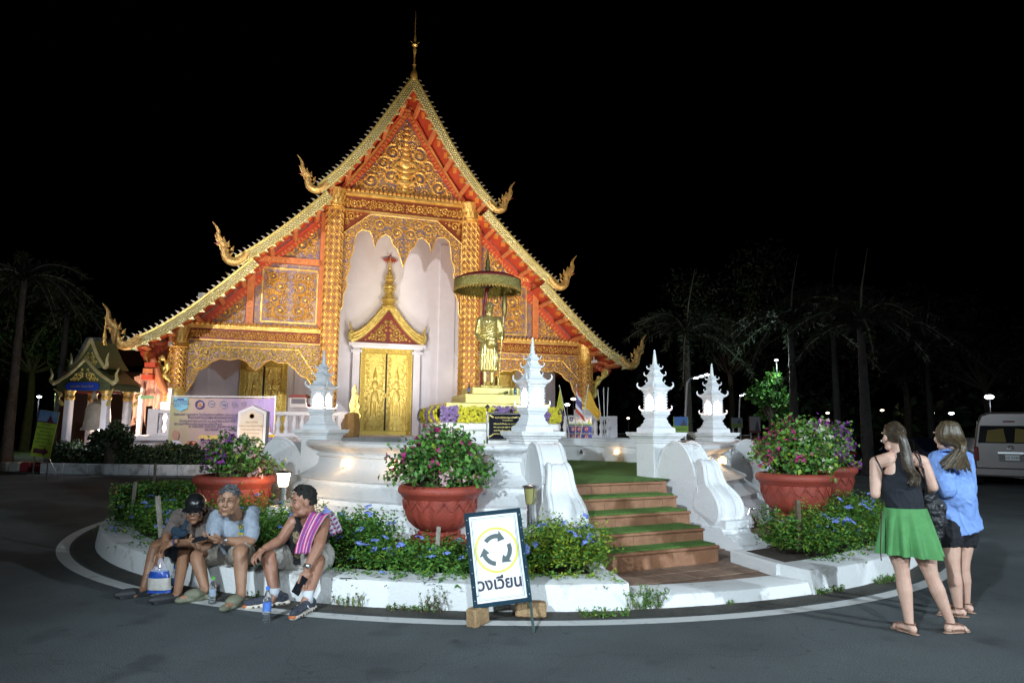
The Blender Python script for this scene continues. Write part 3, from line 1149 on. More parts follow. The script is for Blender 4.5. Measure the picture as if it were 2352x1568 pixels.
# --- pediment
ped = [(-2.10, 9.62), (2.10, 9.62), (0, 12.72)]
pp = panel('pediment_panel', ped, .04, .12, M_PURPLE)
big = [(-2.86, 9.30), (2.86, 9.30), (0, 13.2)]
panel('pediment_board', [(-2.72, 9.25), (2.72, 9.25), (2.2, 9.92), (1.45, 10.88), (.72, 12.02), (0, 13.12), (-.72, 12.02), (-1.45, 10.88), (-2.2, 9.92)], .17, .1, M_RED)
scrollwork('pediment_scrollwork', [(0, 9.66), (1.94, 9.66), (0, 12.45)], pp, M_GOLD, .03, .34, .05, 1500, 3, mirror=True)
mb = MB()
for k, (z, r) in enumerate(((9.72, .10), (9.86, .14), (10.02, .13), (10.2, .15), (10.36, .2), (10.55, .17), (10.78, .22), (10.98, .2), (11.2, .15), (11.38, .12), (11.55, .09), (11.75, .12), (11.95, .09), (12.15, .07), (12.32, .04))):
 mb.ball((0, .02, z), (r, r * .6, r * .85), 10, 6)
for s in (-1, 1):
 for z0, dx, dz in ((10.9, .42, -.25), (10.55, .5, .15), (10.1, .38, .2), (9.75, .3, .12)):
  mb.tube(smooth_curve([(0, 0, z0), (s * dx * .6, -.03, z0 + dz * .3), (s * dx, 0, z0 + dz), (s * dx * .8, 0, z0 + dz + .14)], 4), [.075 - .004 * i for i in range(13)], 6)
mb.build('pediment_figure', M_GOLD, pp, smooth=True)
mb = MB()
for s in (-1, 1):
 rail(mb, (s * 2.12, 9.62), (0, 12.75), .07, .09, .06)
 for k in range(44):
  t = (k + .5) / 44
  mb.box((s * 2.02 * (1 - t), .0, 9.62 + t * 2.98), (.035, .05, .035))
mb.build('gilt_fillet', M_GOLD, pp)
# red dentil boards following the roof above panels
DEN = MB()
DEN.box((0, 0, 0), (.06, .04, .11))
DEN_ME = DEN.mesh('dentil', M_ORANGE)
for ti, T in enumerate(TIERS):
 for s in (-1, 1):
  fp = fine(T, 24)
  mb = MB()
  o1, o2 = offs(fp, .16), offs(fp, .42)
  mb.prism([(s * x, z) for x, z in o1] + [(s * x, z) for x, z in o2[::-1]], .06, Matrix.Translation((0, -.02 - .003 * ti, 0)))
  db = mb.build('dentil_board', M_RED, temple)
  n = (38, 28, 32)[ti]
  mid = offs(fp, .35)
  for k in range(n):
   i = int((k + .5) / n * (len(fp) - 1))
   tx, tz = fp[min(i + 1, len(fp) - 1)][0] - fp[i - 1][0], fp[min(i + 1, len(fp) - 1)][1] - fp[i - 1][1]
   M = Matrix.Translation((s * mid[i][0], -.045, mid[i][1])) @ Matrix.Rotation(-atan2(tz, tx) * s, 4, 'Y')
   link('dentil', DEN_ME, db, M=M)

# --- petal rows
PET = MB()
PET.add([(-.06, 0, 0), (.06, 0, 0), (.07, 0, .07), (0, 0, .15), (-.07, 0, .07), (0, -.06, .05)], [(0, 1, 5), (1, 2, 5), (2, 3, 5), (3, 4, 5), (4, 0, 5)])
PET_ME = PET.mesh('lotus_petal', M_GOLD)

def petals(x0, x1, z, y, n):
 for k in range(n):
  x = x0 + (x1 - x0) * (k + .5) / n
  link('lotus_petal', PET_ME, temple, M=Matrix.Translation((x, y, z)))

petals(-2.62, 2.62, 9.56, -.16, 34)
petals(2.68, 6.85, 4.75, -.16, 28)
petals(-6.85, -2.68, 4.75, -.16, 28)

# --- columns

def column(x, r, z0, z1, sq, name='column'):
 mb = MB()
 if sq:
  mb.bbox((x, 0, (z0 + z1) / 2), (2 * r, 2 * r, z1 - z0), .05)
 else:
  mb.lathe([(r, z0), (r, z1)], (x, 0, 0), 20)
 col = mb.build(name, mat('column_ground', (.44, .24, .08), .4, .4, col2=(.30, .13, .10), vscale=6), temple, smooth=not sq)
 # diamond lattice
 mb = MB()
 per = 8 * r if sq else 2 * pi * r
 nd = 12
 h = .40 * (per / nd) / .16 * .42
 dz = per / nd * 1.25
 nz = int((z1 - z0) / dz)

 def pt(u, z, out):
  u = u % 1.0
  if sq:
   q = u * 4
   k = int(q) % 4
   t = (q - int(q)) * 2 - 1
   R_ = r + out
   return [(x + t * r, -R_, z), (x + R_, t * r, z), (x - t * r, R_, z), (x - R_, -t * r, z)][k]
  a = u * 2 * pi
  return (x + (r + out) * cos(a), (r + out) * sin(a), z)
 for j in range(nz):
  z = z0 + dz * (j + .5)
  for i in range(nd):
   u = i / nd
   if sq and pt(u + .5 / nd, z, 0)[1] > r * .9:
    continue
   c = pt(u + .5 / nd, z, .030)
   w = .5 / nd
   e = [pt(u + .5 / nd - w * .62, z, .004), pt(u + .5 / nd, z - dz * .31, .004), pt(u + .5 / nd + w * .62, z, .004), pt(u + .5 / nd, z + dz * .31, .004)]
   mb.add(e + [c], [(0, 1, 4), (1, 2, 4), (2, 3, 4), (3, 0, 4)])
   # lattice bars
   for du, ddz in ((w, dz / 2), (w, -dz / 2)):
    p = [pt(u, z, .012), pt(u + du * .5, z + ddz * .5, .012), pt(u + du, z + ddz, .012)]
    mb.tube(p, .016, 4, cap=False)
    p = [pt(u + 2 * w, z, .012), pt(u + 2 * w - du * .5, z + ddz * .5, .012), pt(u + 2 * w - du, z + ddz, .012)]
    mb.tube(p, .016, 4, cap=False)
 mb.build('lattice', M_GOLD, col, kind='stuff', smooth=True)
 # capital of lotus leaves, base mouldings
 mb = MB()
 n = 16
 R_ = r * 1.12 if not sq else r * 1.2
 mb.lathe([(R_, z1 - .72), (R_ + .05, z1 - .68), (R_, z1 - .63), (R_ + .03, z1 - .6), (R_, z1 - .57), (R_ * 1.02, z1 - .3), (R_ * 1.2, z1 - .05), (R_ * 1.22, z1)], (x, 0, 0), 20)
 for k in range(n):
  a = 2 * pi * k / n
  for zz, LL, rr in ((z1 - .55, .34, R_ + .01), (z1 - .34, .36, R_ * 1.08)):
   aa = a + (pi / n if zz > z1 - .5 else 0)
   ca, sa = cos(aa), sin(aa)
   w = .06
   vs = [(x + rr * ca - w * sa, rr * sa + w * ca, zz), (x + rr * ca + w * sa, rr * sa - w * ca, zz), (x + (rr + .03) * ca, (rr + .03) * sa, zz + LL * .4), (x + (rr + .09) * ca, (rr + .09) * sa, zz + LL)]
   mb.add(vs, [(0, 1, 2), (0, 2, 3), (1, 3, 2)])
 mb.build('capital', M_GOLD, col, smooth=True)
 mb = MB()
 B = [(r * 1.35, z0), (r * 1.35, z0 + .08), (r * 1.2, z0 + .12), (r * 1.28, z0 + .18), (r * 1.28, z0 + .26), (r * 1.1, z0 + .32), (r * 1.15, z0 + .38), (r * 1.02, z0 + .44)]
 mb.lathe(B, (x, 0, 0), 20)
 mb.build('column_base', M_GOLDL, col, smooth=True)
 return col

for s in (-1, 1):
 column(s * 2.35, .27, FZ, 9.58, True)
 column(s * 6.83, .25, FZ + 1.0, 4.72, False)
 mb = MB()
 mb.bbox((s * 6.83, 0, FZ + .5), (.66, .66, 1.0), .02)
 mb.build('column_pedestal', M_WALLW, temple)

# --- upper beam and hanging frieze
up = panel('upper_beam', [(-2.08, 8.95), (2.08, 8.95), (2.08, 9.40), (-2.08, 9.40)], -.10, .2, mat('beam_red', (.20, .045, .02), .45, .2))
scrollwork('beam_scrollwork', [(.0, 9.0), (2.05, 9.0), (2.05, 9.36), (0, 9.36)], up, M_GOLD, -.11, .175, .03, 1800, 5, mirror=True)
mb = MB()
for z, w, d in ((9.43, .05, .16), (9.49, .07, .20), (9.545, .04, .17), (8.93, .04, .13)):
 mb.box((0, -.05 - d / 2 + .05, z), (4.2, d, w))
mb.build('gilt_moulding', M_GOLD, up)
half = [(0, 8.86), (1.15, 8.86), (2.05, 8.12), (2.07, 5.45), (1.98, 5.62), (1.97, 6.0), (1.86, 6.3), (1.90, 6.6), (1.78, 6.95), (1.82, 7.2), (1.70, 7.5), (1.66, 7.9), (1.60, 8.16), (1.42, 8.30), (1.16, 8.26), (1.06, 8.05), (.98, 7.72), (.90, 7.98), (.78, 8.12), (.62, 8.22), (.46, 8.12), (.36, 7.86), (.2, 7.70), (.1, 7.42), (.0, 7.12)]
fr = panel('arch_frieze', half + [(-x, z) for x, z in half[-2:0:-1]], -.02, .08, M_PURPLE)
scrollwork('frieze_scrollwork', half[:-1] + [(0, 7.12)], fr, M_GOLD, -.03, .22, .04, 2200, 8, mirror=True, gap=.0)
mb = MB()
for s in (-1, 1):
 mb.tube([(s * x, -.03, z) for x, z in half[3:]], .028, 5)
 mb.tube([(s * x, -.03, z) for x, z in half[:4]], .03, 5)
mb.build('frieze_edge', M_GOLD, fr, smooth=True)
panel('spandrel_panel', [(1.15, 8.93), (2.08, 8.93), (2.08, 8.12)], .0, .06, mat('beam_red', (.3, .05, .03)), fr)
panel('spandrel_panel', [(-1.15, 8.93), (-2.08, 8.93), (-2.08, 8.12)], .0, .06, mat('beam_red', (.3, .05, .03)), fr)

scrollwork('spandrel_scrollwork', [(1.3, 8.9), (2.05, 8.9), (2.05, 8.3)], fr, M_GOLD, -.01, .16, .035, 700, 9, mirror=True, gap=0)

# --- side bays
for s in (-1, 1):
 def X(poly):
  return [(s * x, z) for x, z in poly]
 bm = panel('lower_beam', X([(2.64, 4.32), (6.58, 4.32), (6.58, 4.66), (2.64, 4.66)]), -.08, .18, mat('beam_red', (.36, .06, .03)))
 scrollwork('beam_scrollwork', X([(2.68, 4.34), (6.55, 4.34), (6.55, 4.64), (2.68, 4.64)]), bm, M_GOLD, -.09, .145, .03, 2200, 11 + s)
 mb = MB()
 for z, w, d in ((4.685, .045, .15), (4.74, .05, .19), (4.30, .035, .11)):
  mb.box((s * 4.62, -.04 - d / 2 + .05, z), (4.0, d, w))
 mb.build('gilt_moulding', M_GOLD, bm)
 hang = [(2.66, 4.28), (2.66, 2.72), (2.78, 2.75), (2.88, 3.05), (3.02, 3.22), (3.2, 3.28), (3.36, 3.46), (3.62, 3.68), (3.92, 3.66), (4.12, 3.76), (4.30, 3.66), (4.44, 3.50), (4.57, 3.40), (4.72, 3.52), (4.86, 3.68), (5.08, 3.76), (5.34, 3.70), (5.6, 3.74), (5.86, 3.62), (6.02, 3.44), (6.22, 3.34), (6.32, 3.06), (6.42, 2.86), (6.56, 2.62), (6.58, 4.28)]
 hp = panel('hanging_frieze', X(hang), -.01, .07, M_PURPLE)
 scrollwork('frieze_scrollwork', X(hang), hp, M_GOLDL if s < 0 else M_GOLD, -.02, .2, .04, 2400, 21 + s, gap=.0)
 mb = MB()
 mb.tube([(x, -.03, z) for x, z in X(hang[1:-1])], .026, 5)
 mb.tube([(x, -.03, z) for x, z in X([(2.68, 3.2), (3.3, 4.1), (5.9, 4.1), (6.56, 3.4)])], .03, 5)
 mb.build('frieze_edge', M_GOLD, hp, smooth=True)
 # square carved panel
 pn = panel('wall_panel', X([(2.64, 4.84), (4.72, 4.84), (4.72, 6.90), (2.64, 6.90)]), .02, .08, M_PURPLE)
 scrollwork('panel_scrollwork', [(0, 5.04), (.80, 5.04), (.80, 6.68), (0, 6.68)], pn, M_GOLD, .0, .27, .05, 1800, 31, mirror=True)
 pn.children[0].location = (s * 3.64, 0, 0)
 mb = MB()
 for p, q in (((2.80, 4.98), (2.80, 6.74)), ((4.50, 4.98), (4.50, 6.74)), ((2.80, 4.98), (4.50, 4.98)), ((2.80, 6.74), (4.50, 6.74))):
  rail(mb, (s * p[0], p[1]), (s * q[0], q[1]), .05, .05, .02)
 mb.build('panel_frame', M_GOLD, pn)
 # orange posts and rails with scroll pattern
 mb = MB()
 rail(mb, (s * 4.84, 4.78), (s * 4.84, 7.12), .22, .14, .06)
 mb.build('post', M_ORANGE, temple)
 mb = MB()
 rail(mb, (s * 2.66, 7.02), (s * 4.73, 7.02), .2, .13, .06)
 mb.build('rail', M_ORANGE, temple)
 mb = MB()
 rail(mb, (s * 2.70, 4.8), (s * 2.70, 8.75), .13, .13, .06)
 mb.build('post', M_ORANGE, temple)
 mb = MB()
 for k in range(16):
  z = 4.86 + k * .145
  mb.tube([(s * 4.80, -.085, z), (s * 4.88, -.09, z + .05), (s * 4.80, -.085, z + .1)], .012, 4)
 for k in range(13):
  xx = 2.78 + k * .15
  mb.tube([(s * xx, -.075, 6.97), (s * (xx + .05), -.08, 7.06), (s * (xx + .1), -.075, 6.97)], .012, 4)
 mb.build('post_scrolls', M_GOLD, temple, kind='stuff')
 # triangles under the roof
 t1 = panel('gable_triangle', X([(2.78, 7.14), (4.70, 7.14), (4.36, 7.36), (2.78, 8.75)]), .03, .06, M_PURPLE)
 scrollwork('triangle_scrollwork', X([(2.82, 7.16), (4.35, 7.16), (2.82, 8.5)]), t1, M_GOLD, .02, .28, .05, 900, 41)
 t2 = panel('gable_triangle', X([(4.97, 4.84), (6.62, 4.84), (6.2, 5.12), (4.97, 6.35)]), .03, .06, M_PURPLE)
 scrollwork('triangle_scrollwork', X([(5.0, 4.88), (6.3, 4.88), (5.0, 6.1)]), t2, M_GOLD, .02, .25, .05, 900, 43)
 t3 = panel('gable_triangle', X([(7.05, 4.15), (7.62, 4.15), (7.05, 4.5)]), .03, .05, M_PURPLE)
 scrollwork('triangle_scrollwork', X([(7.06, 4.16), (7.6, 4.16), (7.06, 4.5)]), t3, M_GOLD, .02, .1, .03, 500, 45)
 mb = MB()
 mb.box((s * 7.3, -.05, 4.10), (1.0, .14, .1))
 mb.box((s * 7.62, .5, 4.04), (.3, 1.6, .12))
 mb.box((s * 7.4, 8, 4.0), (.9, 16, .06))
 mb.build('eave_beam', M_ORANGE, temple)
 # eave bracket: small serpent
 mb = MB()
 cv = smooth_curve([(s * 7.06, -.02, 2.75), (s * 7.2, -.02, 2.95), (s * 7.2, -.02, 3.2), (s * 7.38, -.02, 3.45), (s * 7.6, -.02, 3.62), (s * 7.66, -.02, 3.86)], 5)
 mb.tube(cv, [.07 + .05 * sin(i / len(cv) * 9) ** 2 for i in range(len(cv))], 6)
 for k in range(6):
  p = cv[4 * k]
  mb.ball((p.x - s * .06, p.y, p.z + .06), (.09, .05, .07), 6, 4)
 mb.build('eave_bracket', M_GOLDL, temple, smooth=True)
 # floodlit cctv camera under the eave
 mb = MB()
 mb.tube([(s * 6.95, -.25, 4.5), (s * 7.0, -.4, 4.3), (s * 6.98, -.42, 4.12)], .02, 5)
 mb.box((s * 6.98, -.45, 4.08), (.12, .24, .1))
 mb.build('camera_mount', mat('camera_white', (.7, .7, .7), .4), temple)

# --- doors
M_DOOR = mat('door_gilt', (.93, .78, .22), .34, .5, col2=(.70, .52, .13), vscale=9, bump=.35, bscale=30)
M_DOORD = mat('door_gilt_dark', (.55, .40, .08), .4, .5)  # darker gilt for the door frame and backing

def door(x, w, z1, label=None, seed=0):
 o = thing_part = MB()
 o.box((x - w / 2 + .09, 3.44, (FZ + z1) / 2), (.18, .16, z1 - FZ))
 o.box((x + w / 2 - .09, 3.44, (FZ + z1) / 2), (.18, .16, z1 - FZ))
 o.box((x, 3.44, z1 - .09), (w - .36, .158, .18))
 o.box((x, 3.44, FZ + .07), (w - .36, .158, .14))
 o.box((x, 3.47, (FZ + z1) / 2), (w - .3, .03, z1 - FZ - .1))
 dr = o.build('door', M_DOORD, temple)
 mb = MB()
 for s in (-1, 1):
  for k in range(int((z1 - FZ) / .13)):
   z = FZ + .1 + k * .13
   xx = x + s * (w / 2 - .09)
   mb.tube([(xx - .05, 3.355, z), (xx + .05, 3.35, z + .06), (xx - .05, 3.355, z + .12)], .014, 4)
  for e in (.005, .175):
   mb.box((x + s * (w / 2 - e), 3.352, (FZ + z1) / 2), (.018, .03, z1 - FZ))
 for k in range(int(w / .13)):
  xx = x - w / 2 + .06 + k * .13
  mb.tube([(xx, 3.355, z1 - .14), (xx + .06, 3.35, z1 - .04), (xx + .12, 3.355, z1 - .14)], .014, 4)
 mb.build('frame_scrolls', M_DOOR, dr, kind='stuff')
 lw = (w - .36) / 2 - .03
 for s in (-1, 1):
  cx = x + s * (lw / 2 + .028)
  h = z1 - FZ - .36
  zc = FZ + .16 + h / 2
  mb = MB()
  mb.bbox((cx, 3.445, zc), (lw, .05, h), .01)
  lf = mb.build('door_leaf', M_DOOR, dr)
  mb = MB()
  zb = FZ + .16
  # standing guardian figure in relief
  k = h / 2.95
  mb.ball((cx, 3.42, zb + 2.02 * k), (.085 * k, .05, .11 * k), 8, 6)
  mb.lathe([(.09 * k, 2.1 * k), (.07 * k, 2.18 * k), (.045 * k, 2.26 * k), (.015 * k, 2.42 * k), (.0, 2.5 * k)], (cx, 3.425, zb), 8)
  mb.ball((cx, 3.425, zb + 1.72 * k), (.15 * k, .05, .2 * k), 8, 6)
  mb.ball((cx, 3.425, zb + 1.25 * k), (.16 * k, .05, .32 * k), 8, 6)
  for q in (-1, 1):
   mb.tube([(cx + q * .13 * k, 3.42, zb + 1.82 * k), (cx + q * .21 * k, 3.42, zb + 1.58 * k), (cx + q * .03 * k, 3.40, zb + 1.62 * k)], .036 * k, 6)
   mb.tube([(cx + q * .08 * k, 3.42, zb + 1.1 * k), (cx + q * .09 * k, 3.42, zb + .55 * k)], [.08 * k, .05 * k], 6)
   mb.tube([(cx + q * .15 * k, 3.425, zb + 1.2 * k), (cx + q * .24 * k, 3.425, zb + .95 * k), (cx + q * .2 * k, 3.425, zb + .7 * k)], [.03, .04, .01], 5)
  mb.box((cx, 3.425, zb + .44 * k), (.42 * k, .04, .14 * k))
  mb.box((cx, 3.425, zb + .28 * k), (.5 * k, .05, .1 * k))
  rd = random.Random(seed + s)
  for q in range(34):
   zz = zb + .15 + (h - .3) * (q // 2) / 16.5
   xx = cx + (1 if q % 2 else -1) * lw * rd.uniform(.30, .42)
   leaf(mb, xx, zz, rd.uniform(.5, 2.6), .2 * k, .05, 3.418, .025)
   leaf(mb, xx, zz, rd.uniform(3.5, 5.6), .16 * k, .045, 3.418, .025)
  for q in range(5):
   leaf(mb, cx - lw * .35 + lw * .7 * q / 4, zb + .03, pi / 2, .18, .05, 3.418, .02)
  mb.build('door_relief', M_DOOR, lf, smooth=True)
 mb = MB()
 mb.box((x, 3.42, (FZ + z1) / 2 - .02), (.055, .05, z1 - FZ - .36))
 mb.build('door_gap', mat('door_dark', (.02, .015, .01), .6), dr)
 mb = MB()
 mb.ball((x, 3.39, (FZ + z1) / 2 - .15), (.035, .03, .10), 6, 4)
 mb.build('door_knob', M_DOOR, dr)
 return dr

door(0, 1.96, 4.66, seed=1)
door(-4.42, 1.62, 4.02, seed=3)
door(4.42, 1.62, 4.02, seed=5)

# canopy over the middle door
mb = MB()
for s in (-1, 1):
 mb.box((s * 1.16, 3.40, 3.0), (.26, .16, 3.3))
 mb.box((s * 1.16, 3.36, 4.52), (.42, .26, .1))
mb.box((0, 3.34, 4.78), (2.94, .34, .12))
mb.box((0, 3.37, 4.69), (2.7, .27, .08))
can = mb.build('door_canopy', M_WALLW, temple)
tym = [(-1.3, 4.85), (1.3, 4.85), (.95, 5.05), (.62, 5.38), (.32, 5.72), (0, 6.12), (-.32, 5.72), (-.62, 5.38), (-.95, 5.05)]
mb = MB()
mb.prism(tym, .12, Matrix.Translation((0, 3.28, 0)))
mb.build('tympanum', M_DKRED, can)
scrollwork('tympanum_scrollwork', [(0, 4.9), (1.05, 4.9), (.6, 5.25), (0, 5.95)], can, M_GOLDL, 3.27, .17, .04, 1200, 55, mirror=True)
mb = MB()
for s in (-1, 1):
 for off, w in ((0, .07), (.12, .05), (.24, .06)):
  c = smooth_curve([(s * (1.38 + off * .2), 3.22 - off * .1, 4.86 + off), (s * (1.0), 3.22 - off * .1, 5.08 + off), (s * .62, 3.22 - off * .1, 5.45 + off), (s * .3, 3.22 - off * .1, 5.84 + off * 1.1), (0, 3.22 - off * .1, 6.28 + off * .6)], 6)
  mb.tube(c, w, 6)
 for k in range(20):
  t = k / 19
  p = c[int(t * (len(c) - 1))]
  mb.tube([(p.x, p.y, p.z + .03), (p.x + s * .05, p.y, p.z + .14)], [.03, .005], 4)
 hd = smooth_curve([(s * 1.36, 3.22, 4.92), (s * 1.44, 3.22, 5.1), (s * 1.38, 3.22, 5.28), (s * 1.42, 3.22, 5.42), (s * 1.48, 3.22, 5.6)], 4)
 mb.tube(hd, [.1 * (1 - i / len(hd)) + .01 for i in range(len(hd))], 6)
mb.build('canopy_edge', M_GOLDL, can, smooth=True)
mb = MB()
zs = 6.2
for r, h in ((.30, .16), (.24, .12), (.30, .14), (.22, .14), (.16, .12), (.22, .12), (.24, .18), (.14, .12), (.19, .14), (.17, .12), (.10, .10)):
 mb.lathe([(r * .8, 0), (r, h * .25), (r, h * .6), (r * .75, h)], (0, 3.3, zs), 12, sq=False)
 zs += h
mb.lathe([(.09, 0), (.05, .1), (.07, .14), (.035, .3), (.05, .34), (.02, .6), (.02, .66)], (0, 3.3, zs), 10)
ztop = zs + .6
mb.build('canopy_spire', M_GOLDL, can, smooth=True)
mb = MB()
for s in (-1, 1):
 for k in range(4):
  mb.add([(s * .02, 3.3, ztop - .02), (s * (.10 + .06 * k), 3.29, ztop - .08 - .0 * k), (s * (.14 + .06 * k), 3.3, ztop - .32 + .06 * k), (s * .04 * k + s * .02, 3.31, ztop - .1)], [(0, 1, 2, 3)])
mb.ball((0, 3.3, ztop + .06), .05, 8, 6)
mb.build('spire_fan', mat('fan_red', (.35, .06, .03), .5, .2), can)

# --- front balustrade and naga stair
bal = thing('balustrade', 'white balustrade with turned balusters along the temple porch', 'balustrade', (TO[0], TO[1], TZ), TH)
bal.scale = (TK, TK, TK)
BP = MB()
BP.lathe([(.075, 0), (.075, .06), (.045, .1), (.06, .16), (.085, .26), (.06, .36), (.04, .42), (.06, .47), (.075, .5), (.075, .55)], n=10)
BAL = BP.mesh('baluster', M_WALLW, True)
for s in (-1, 1):
 mb = MB()
 mb.box((s * 4.55, -1.6, 1.40), (5.2, .24, .10))
 mb.box((s * 4.55, -1.6, 2.03), (5.2, .26, .10))
 for x in (1.95, 4.2, 7.1):
  mb.box((s * x, -1.6, 1.74), (.26, .28, .72))
 mb.build('rail', M_WALLW, bal)
for s in (-1, 1):
 for k in range(22):
  x = 2.2 + k * .225
  if abs(x - 4.2) < .15:
   continue
  link('baluster', BAL, bal, M=Matrix.Translation((s * x, -1.6, 1.45)))
for s in (-1, 1):
 nb = thing('naga_banister', 'gold naga guarding the temple steps beside the ' + ('printed banner' if s < 0 else 'statue pedestal'), 'naga statue', (TO[0], TO[1], TZ), TH, 'naga banisters of the temple steps')
 nb.scale = (TK, TK, TK)
 mb = MB()
 body = smooth_curve([(s * 1.78, -1.3, 1.85), (s * 1.78, -1.9, 1.70), (s * 1.78, -2.4, 1.42), (s * 1.76, -2.75, 1.35), (s * 1.75, -2.85, 1.62), (s * 1.76, -2.72, 1.98)], 6)
 mb.tube(body, [.2, .2, .2, .2, .21] + [.22] * (len(body) - 5), 8)
 mb.build('body', mat('naga_scale_brown', (.30, .18, .06), .45, .3, col2=(.14, .09, .035), vscale=30, bump=.6, bscale=40), nb, smooth=True)
 mb = MB()
 crest = [(-.1, 0), (.35, -.05), (.42, .15), (.30, .35), (.36, .55), (.26, .7), (.28, .95), (.16, 1.1), (.12, 1.45), (-.02, 1.2), (.0, .95), (-.12, .6), (-.05, .35), (-.2, .2)]
 mb.prism([(x * .95, z * .98) for x, z in crest], .14, Matrix.Translation((s * 1.78, -2.72, 1.86)) @ Matrix.Rotation(radians(-25 if s < 0 else -155), 4, 'Z') @ Matrix.Scale(.72, 4))
 for k in range(6):
  a = Matrix.Translation((s * 1.78, -2.72, 1.86)) @ Matrix.Rotation(radians(-25 if s < 0 else -155), 4, 'Z') @ Matrix.Scale(.72, 4)
  mb.tube([a @ Vector((.1, -.02, .15 + k * .18)), a @ Vector((.2, -.05, .25 + k * .18)), a @ Vector((.12, -.02, .34 + k * .18))], .025, 5)
 mb.build('flame_crest', M_GOLDL, nb)
mb = MB()
for k in range(6):
 mb.box((0, -2.0 - .3 * k, (FZ - .22 * k) / 2), (3.0, .31, FZ - .22 * k - .01))
mb.build('temple_steps', M_WALLW, temple)

# =================================================================== modelling of bodies: volumes fused into one skin
def fuse(mb, name, voxel=0.006, it=3, factor=0.5):
 """fuse the overlapping closed volumes of mb into one continuous smooth mesh"""
 me = mb.mesh(name + '_raw', [])
 o = bpy.data.objects.new('raw', me)
 COL.objects.link(o)
 r = o.modifiers.new('r', 'REMESH')
 r.mode, r.voxel_size = 'VOXEL', voxel
 if it:
  s = o.modifiers.new('s', 'SMOOTH')
  s.iterations, s.factor = it, factor
 dg = bpy.context.evaluated_depsgraph_get()
 out = bpy.data.meshes.new_from_object(o.evaluated_get(dg))
 out.name = name
 bpy.data.objects.remove(o)
 bpy.data.meshes.remove(me)
 out.materials.clear()
 out.polygons.foreach_set('use_smooth', [True] * len(out.polygons))
 return out

def limb(mb, pts, rad, n=10, flat=1.0, up=(0, 0, 1)):
 """tapered limb with rounded ends through pts"""
 mb.tube(pts, rad, n, flat=flat, up=up)
 for p, r in ((pts[0], rad[0]), (pts[-1], rad[-1])):
  mb.ball(tuple(p), r * .98, n, 6)

def orient(fwd, up=(0, 0, 1)):
 """3x3-ish matrix: local -y looks along fwd, z up-ish"""
 f = Vector(fwd).normalized()
 x = f.cross(Vector(up)).normalized() * 1.0
 x = Vector(up).cross(-f).normalized()
 z = (-f).cross(x) * -1
 z = x.cross(-f)
 m = Matrix((x, -f, z)).transposed().to_4x4()
 return m

def to_local(me, parent):
 me.transform(WM[parent.name].inverted())
 return me

# ------------------------------------------------------------------ statue on its pedestal
SX, SY = -0.47, 13.0
SR = radians(16)
ped_t = thing('statue_pedestal', 'white pedestal with tiered gold top carrying the monk statue', 'pedestal', (SX, SY, ZT), SR)
mb = MB()
mb.lathe([(1.15, 0), (1.15, .12), (1.10, .16), (1.06, .3), (1.02, .36), (1.02, .66), (1.06, .70), (1.06, .80), (1.0, .84)], sq=True)
mb.build('plinth', M_WHITE, ped_t)
M_PGOLD = mat('pedestal_gilt', (.86, .74, .26), .38, .35, col2=(.72, .60, .2), vscale=5, bump=.1)
mb = MB()
mb.bbox((0, 0, 1.0), (1.9, 1.9, .32), .015)
mb.bbox((.12, .12, 1.25), (1.30, 1.30, .18), .012)
mb.bbox((.12, .12, 1.405), (.98, .98, .13), .012)
mb.build('gilt_tier', M_PGOLD, ped_t)
mb = MB()
mb.bbox((.02, -.15, 1.493), (.42, .36, .045), .01)
mb.build('foot_slab', M_GOLDL, ped_t)

# garland of cut flowers round the plinth
gar = thing('flower_garland', 'yellow and violet flower garland wrapped around the statue pedestal', 'garland', (SX, SY, ZT + .84), SR)
M_YEL = mat('yellow_petal', (.62, .56, .03), .6, var=.25, vscale=30)
M_VIO = mat('violet_petal', (.24, .15, .36), .6, var=.25, vscale=30)

def rosette(mb, p, n, s, rd):
 """a small flower head of cupped petals"""
 M = Matrix.Translation(p) @ n.to_track_quat('Z', 'Y').to_matrix().to_4x4() @ Matrix.Rotation(rd.uniform(0, 6), 4, 'Z')
 k = 6
 vs, fs = [(0, 0, .3 * s)], []
 for i in range(k):
  a = 2 * pi * i / k
  vs += [(.55 * s * cos(a - .4), .55 * s * sin(a - .4), .25 * s), (s * cos(a), s * sin(a), rd.uniform(-.1, .3) * s), (.55 * s * cos(a + .4), .55 * s * sin(a + .4), .25 * s)]
  fs += [(0, 1 + 3 * i, 2 + 3 * i), (0, 2 + 3 * i, 3 + 3 * i)]
 mb.add(vs, fs, M)

rd = random.Random(4)
segs = []
W = 1.08
for side in range(4):
 x = -W
 k = 0
 pat = [(.30, 1), (.62, 0), (.38, 1), (.34, 0), (.30, 1), (.22, 0)]
 for L, c in pat:
  segs.append((side, x, min(x + L, W), c))
  x += L
for side, x0, x1, c in segs:
 if side == 2:
  continue
 mb = MB()
 rot = Matrix.Rotation(side * pi / 2 * -1, 4, 'Z')
 for q in range(int((x1 - x0) * 330)):
  u = rd.random()
  z = rd.uniform(-.02, .25)
  bulge = .07 * sin(pi * min(1, max(0, (z + .02) / .27)))
  p = rot @ Vector((rd.uniform(x0, x1), -W - bulge + rd.uniform(-.02, .02), z))
  nrm = rot @ Vector((rd.uniform(-.5, .5), -1, rd.uniform(-.3, .7)))
  rosette(mb, p, nrm, rd.uniform(.028, .042), rd)
 rotm = rot
 mb.M = None
 mb.build('flower_bunch', M_VIO if c else M_YEL, gar, kind='stuff')
mb = MB()
mb.box((0, 0, .1), (2.10, 2.10, .22))
mb.build('foam_core', mat('leaf_dark', (.03, .06, .02), .9), gar)

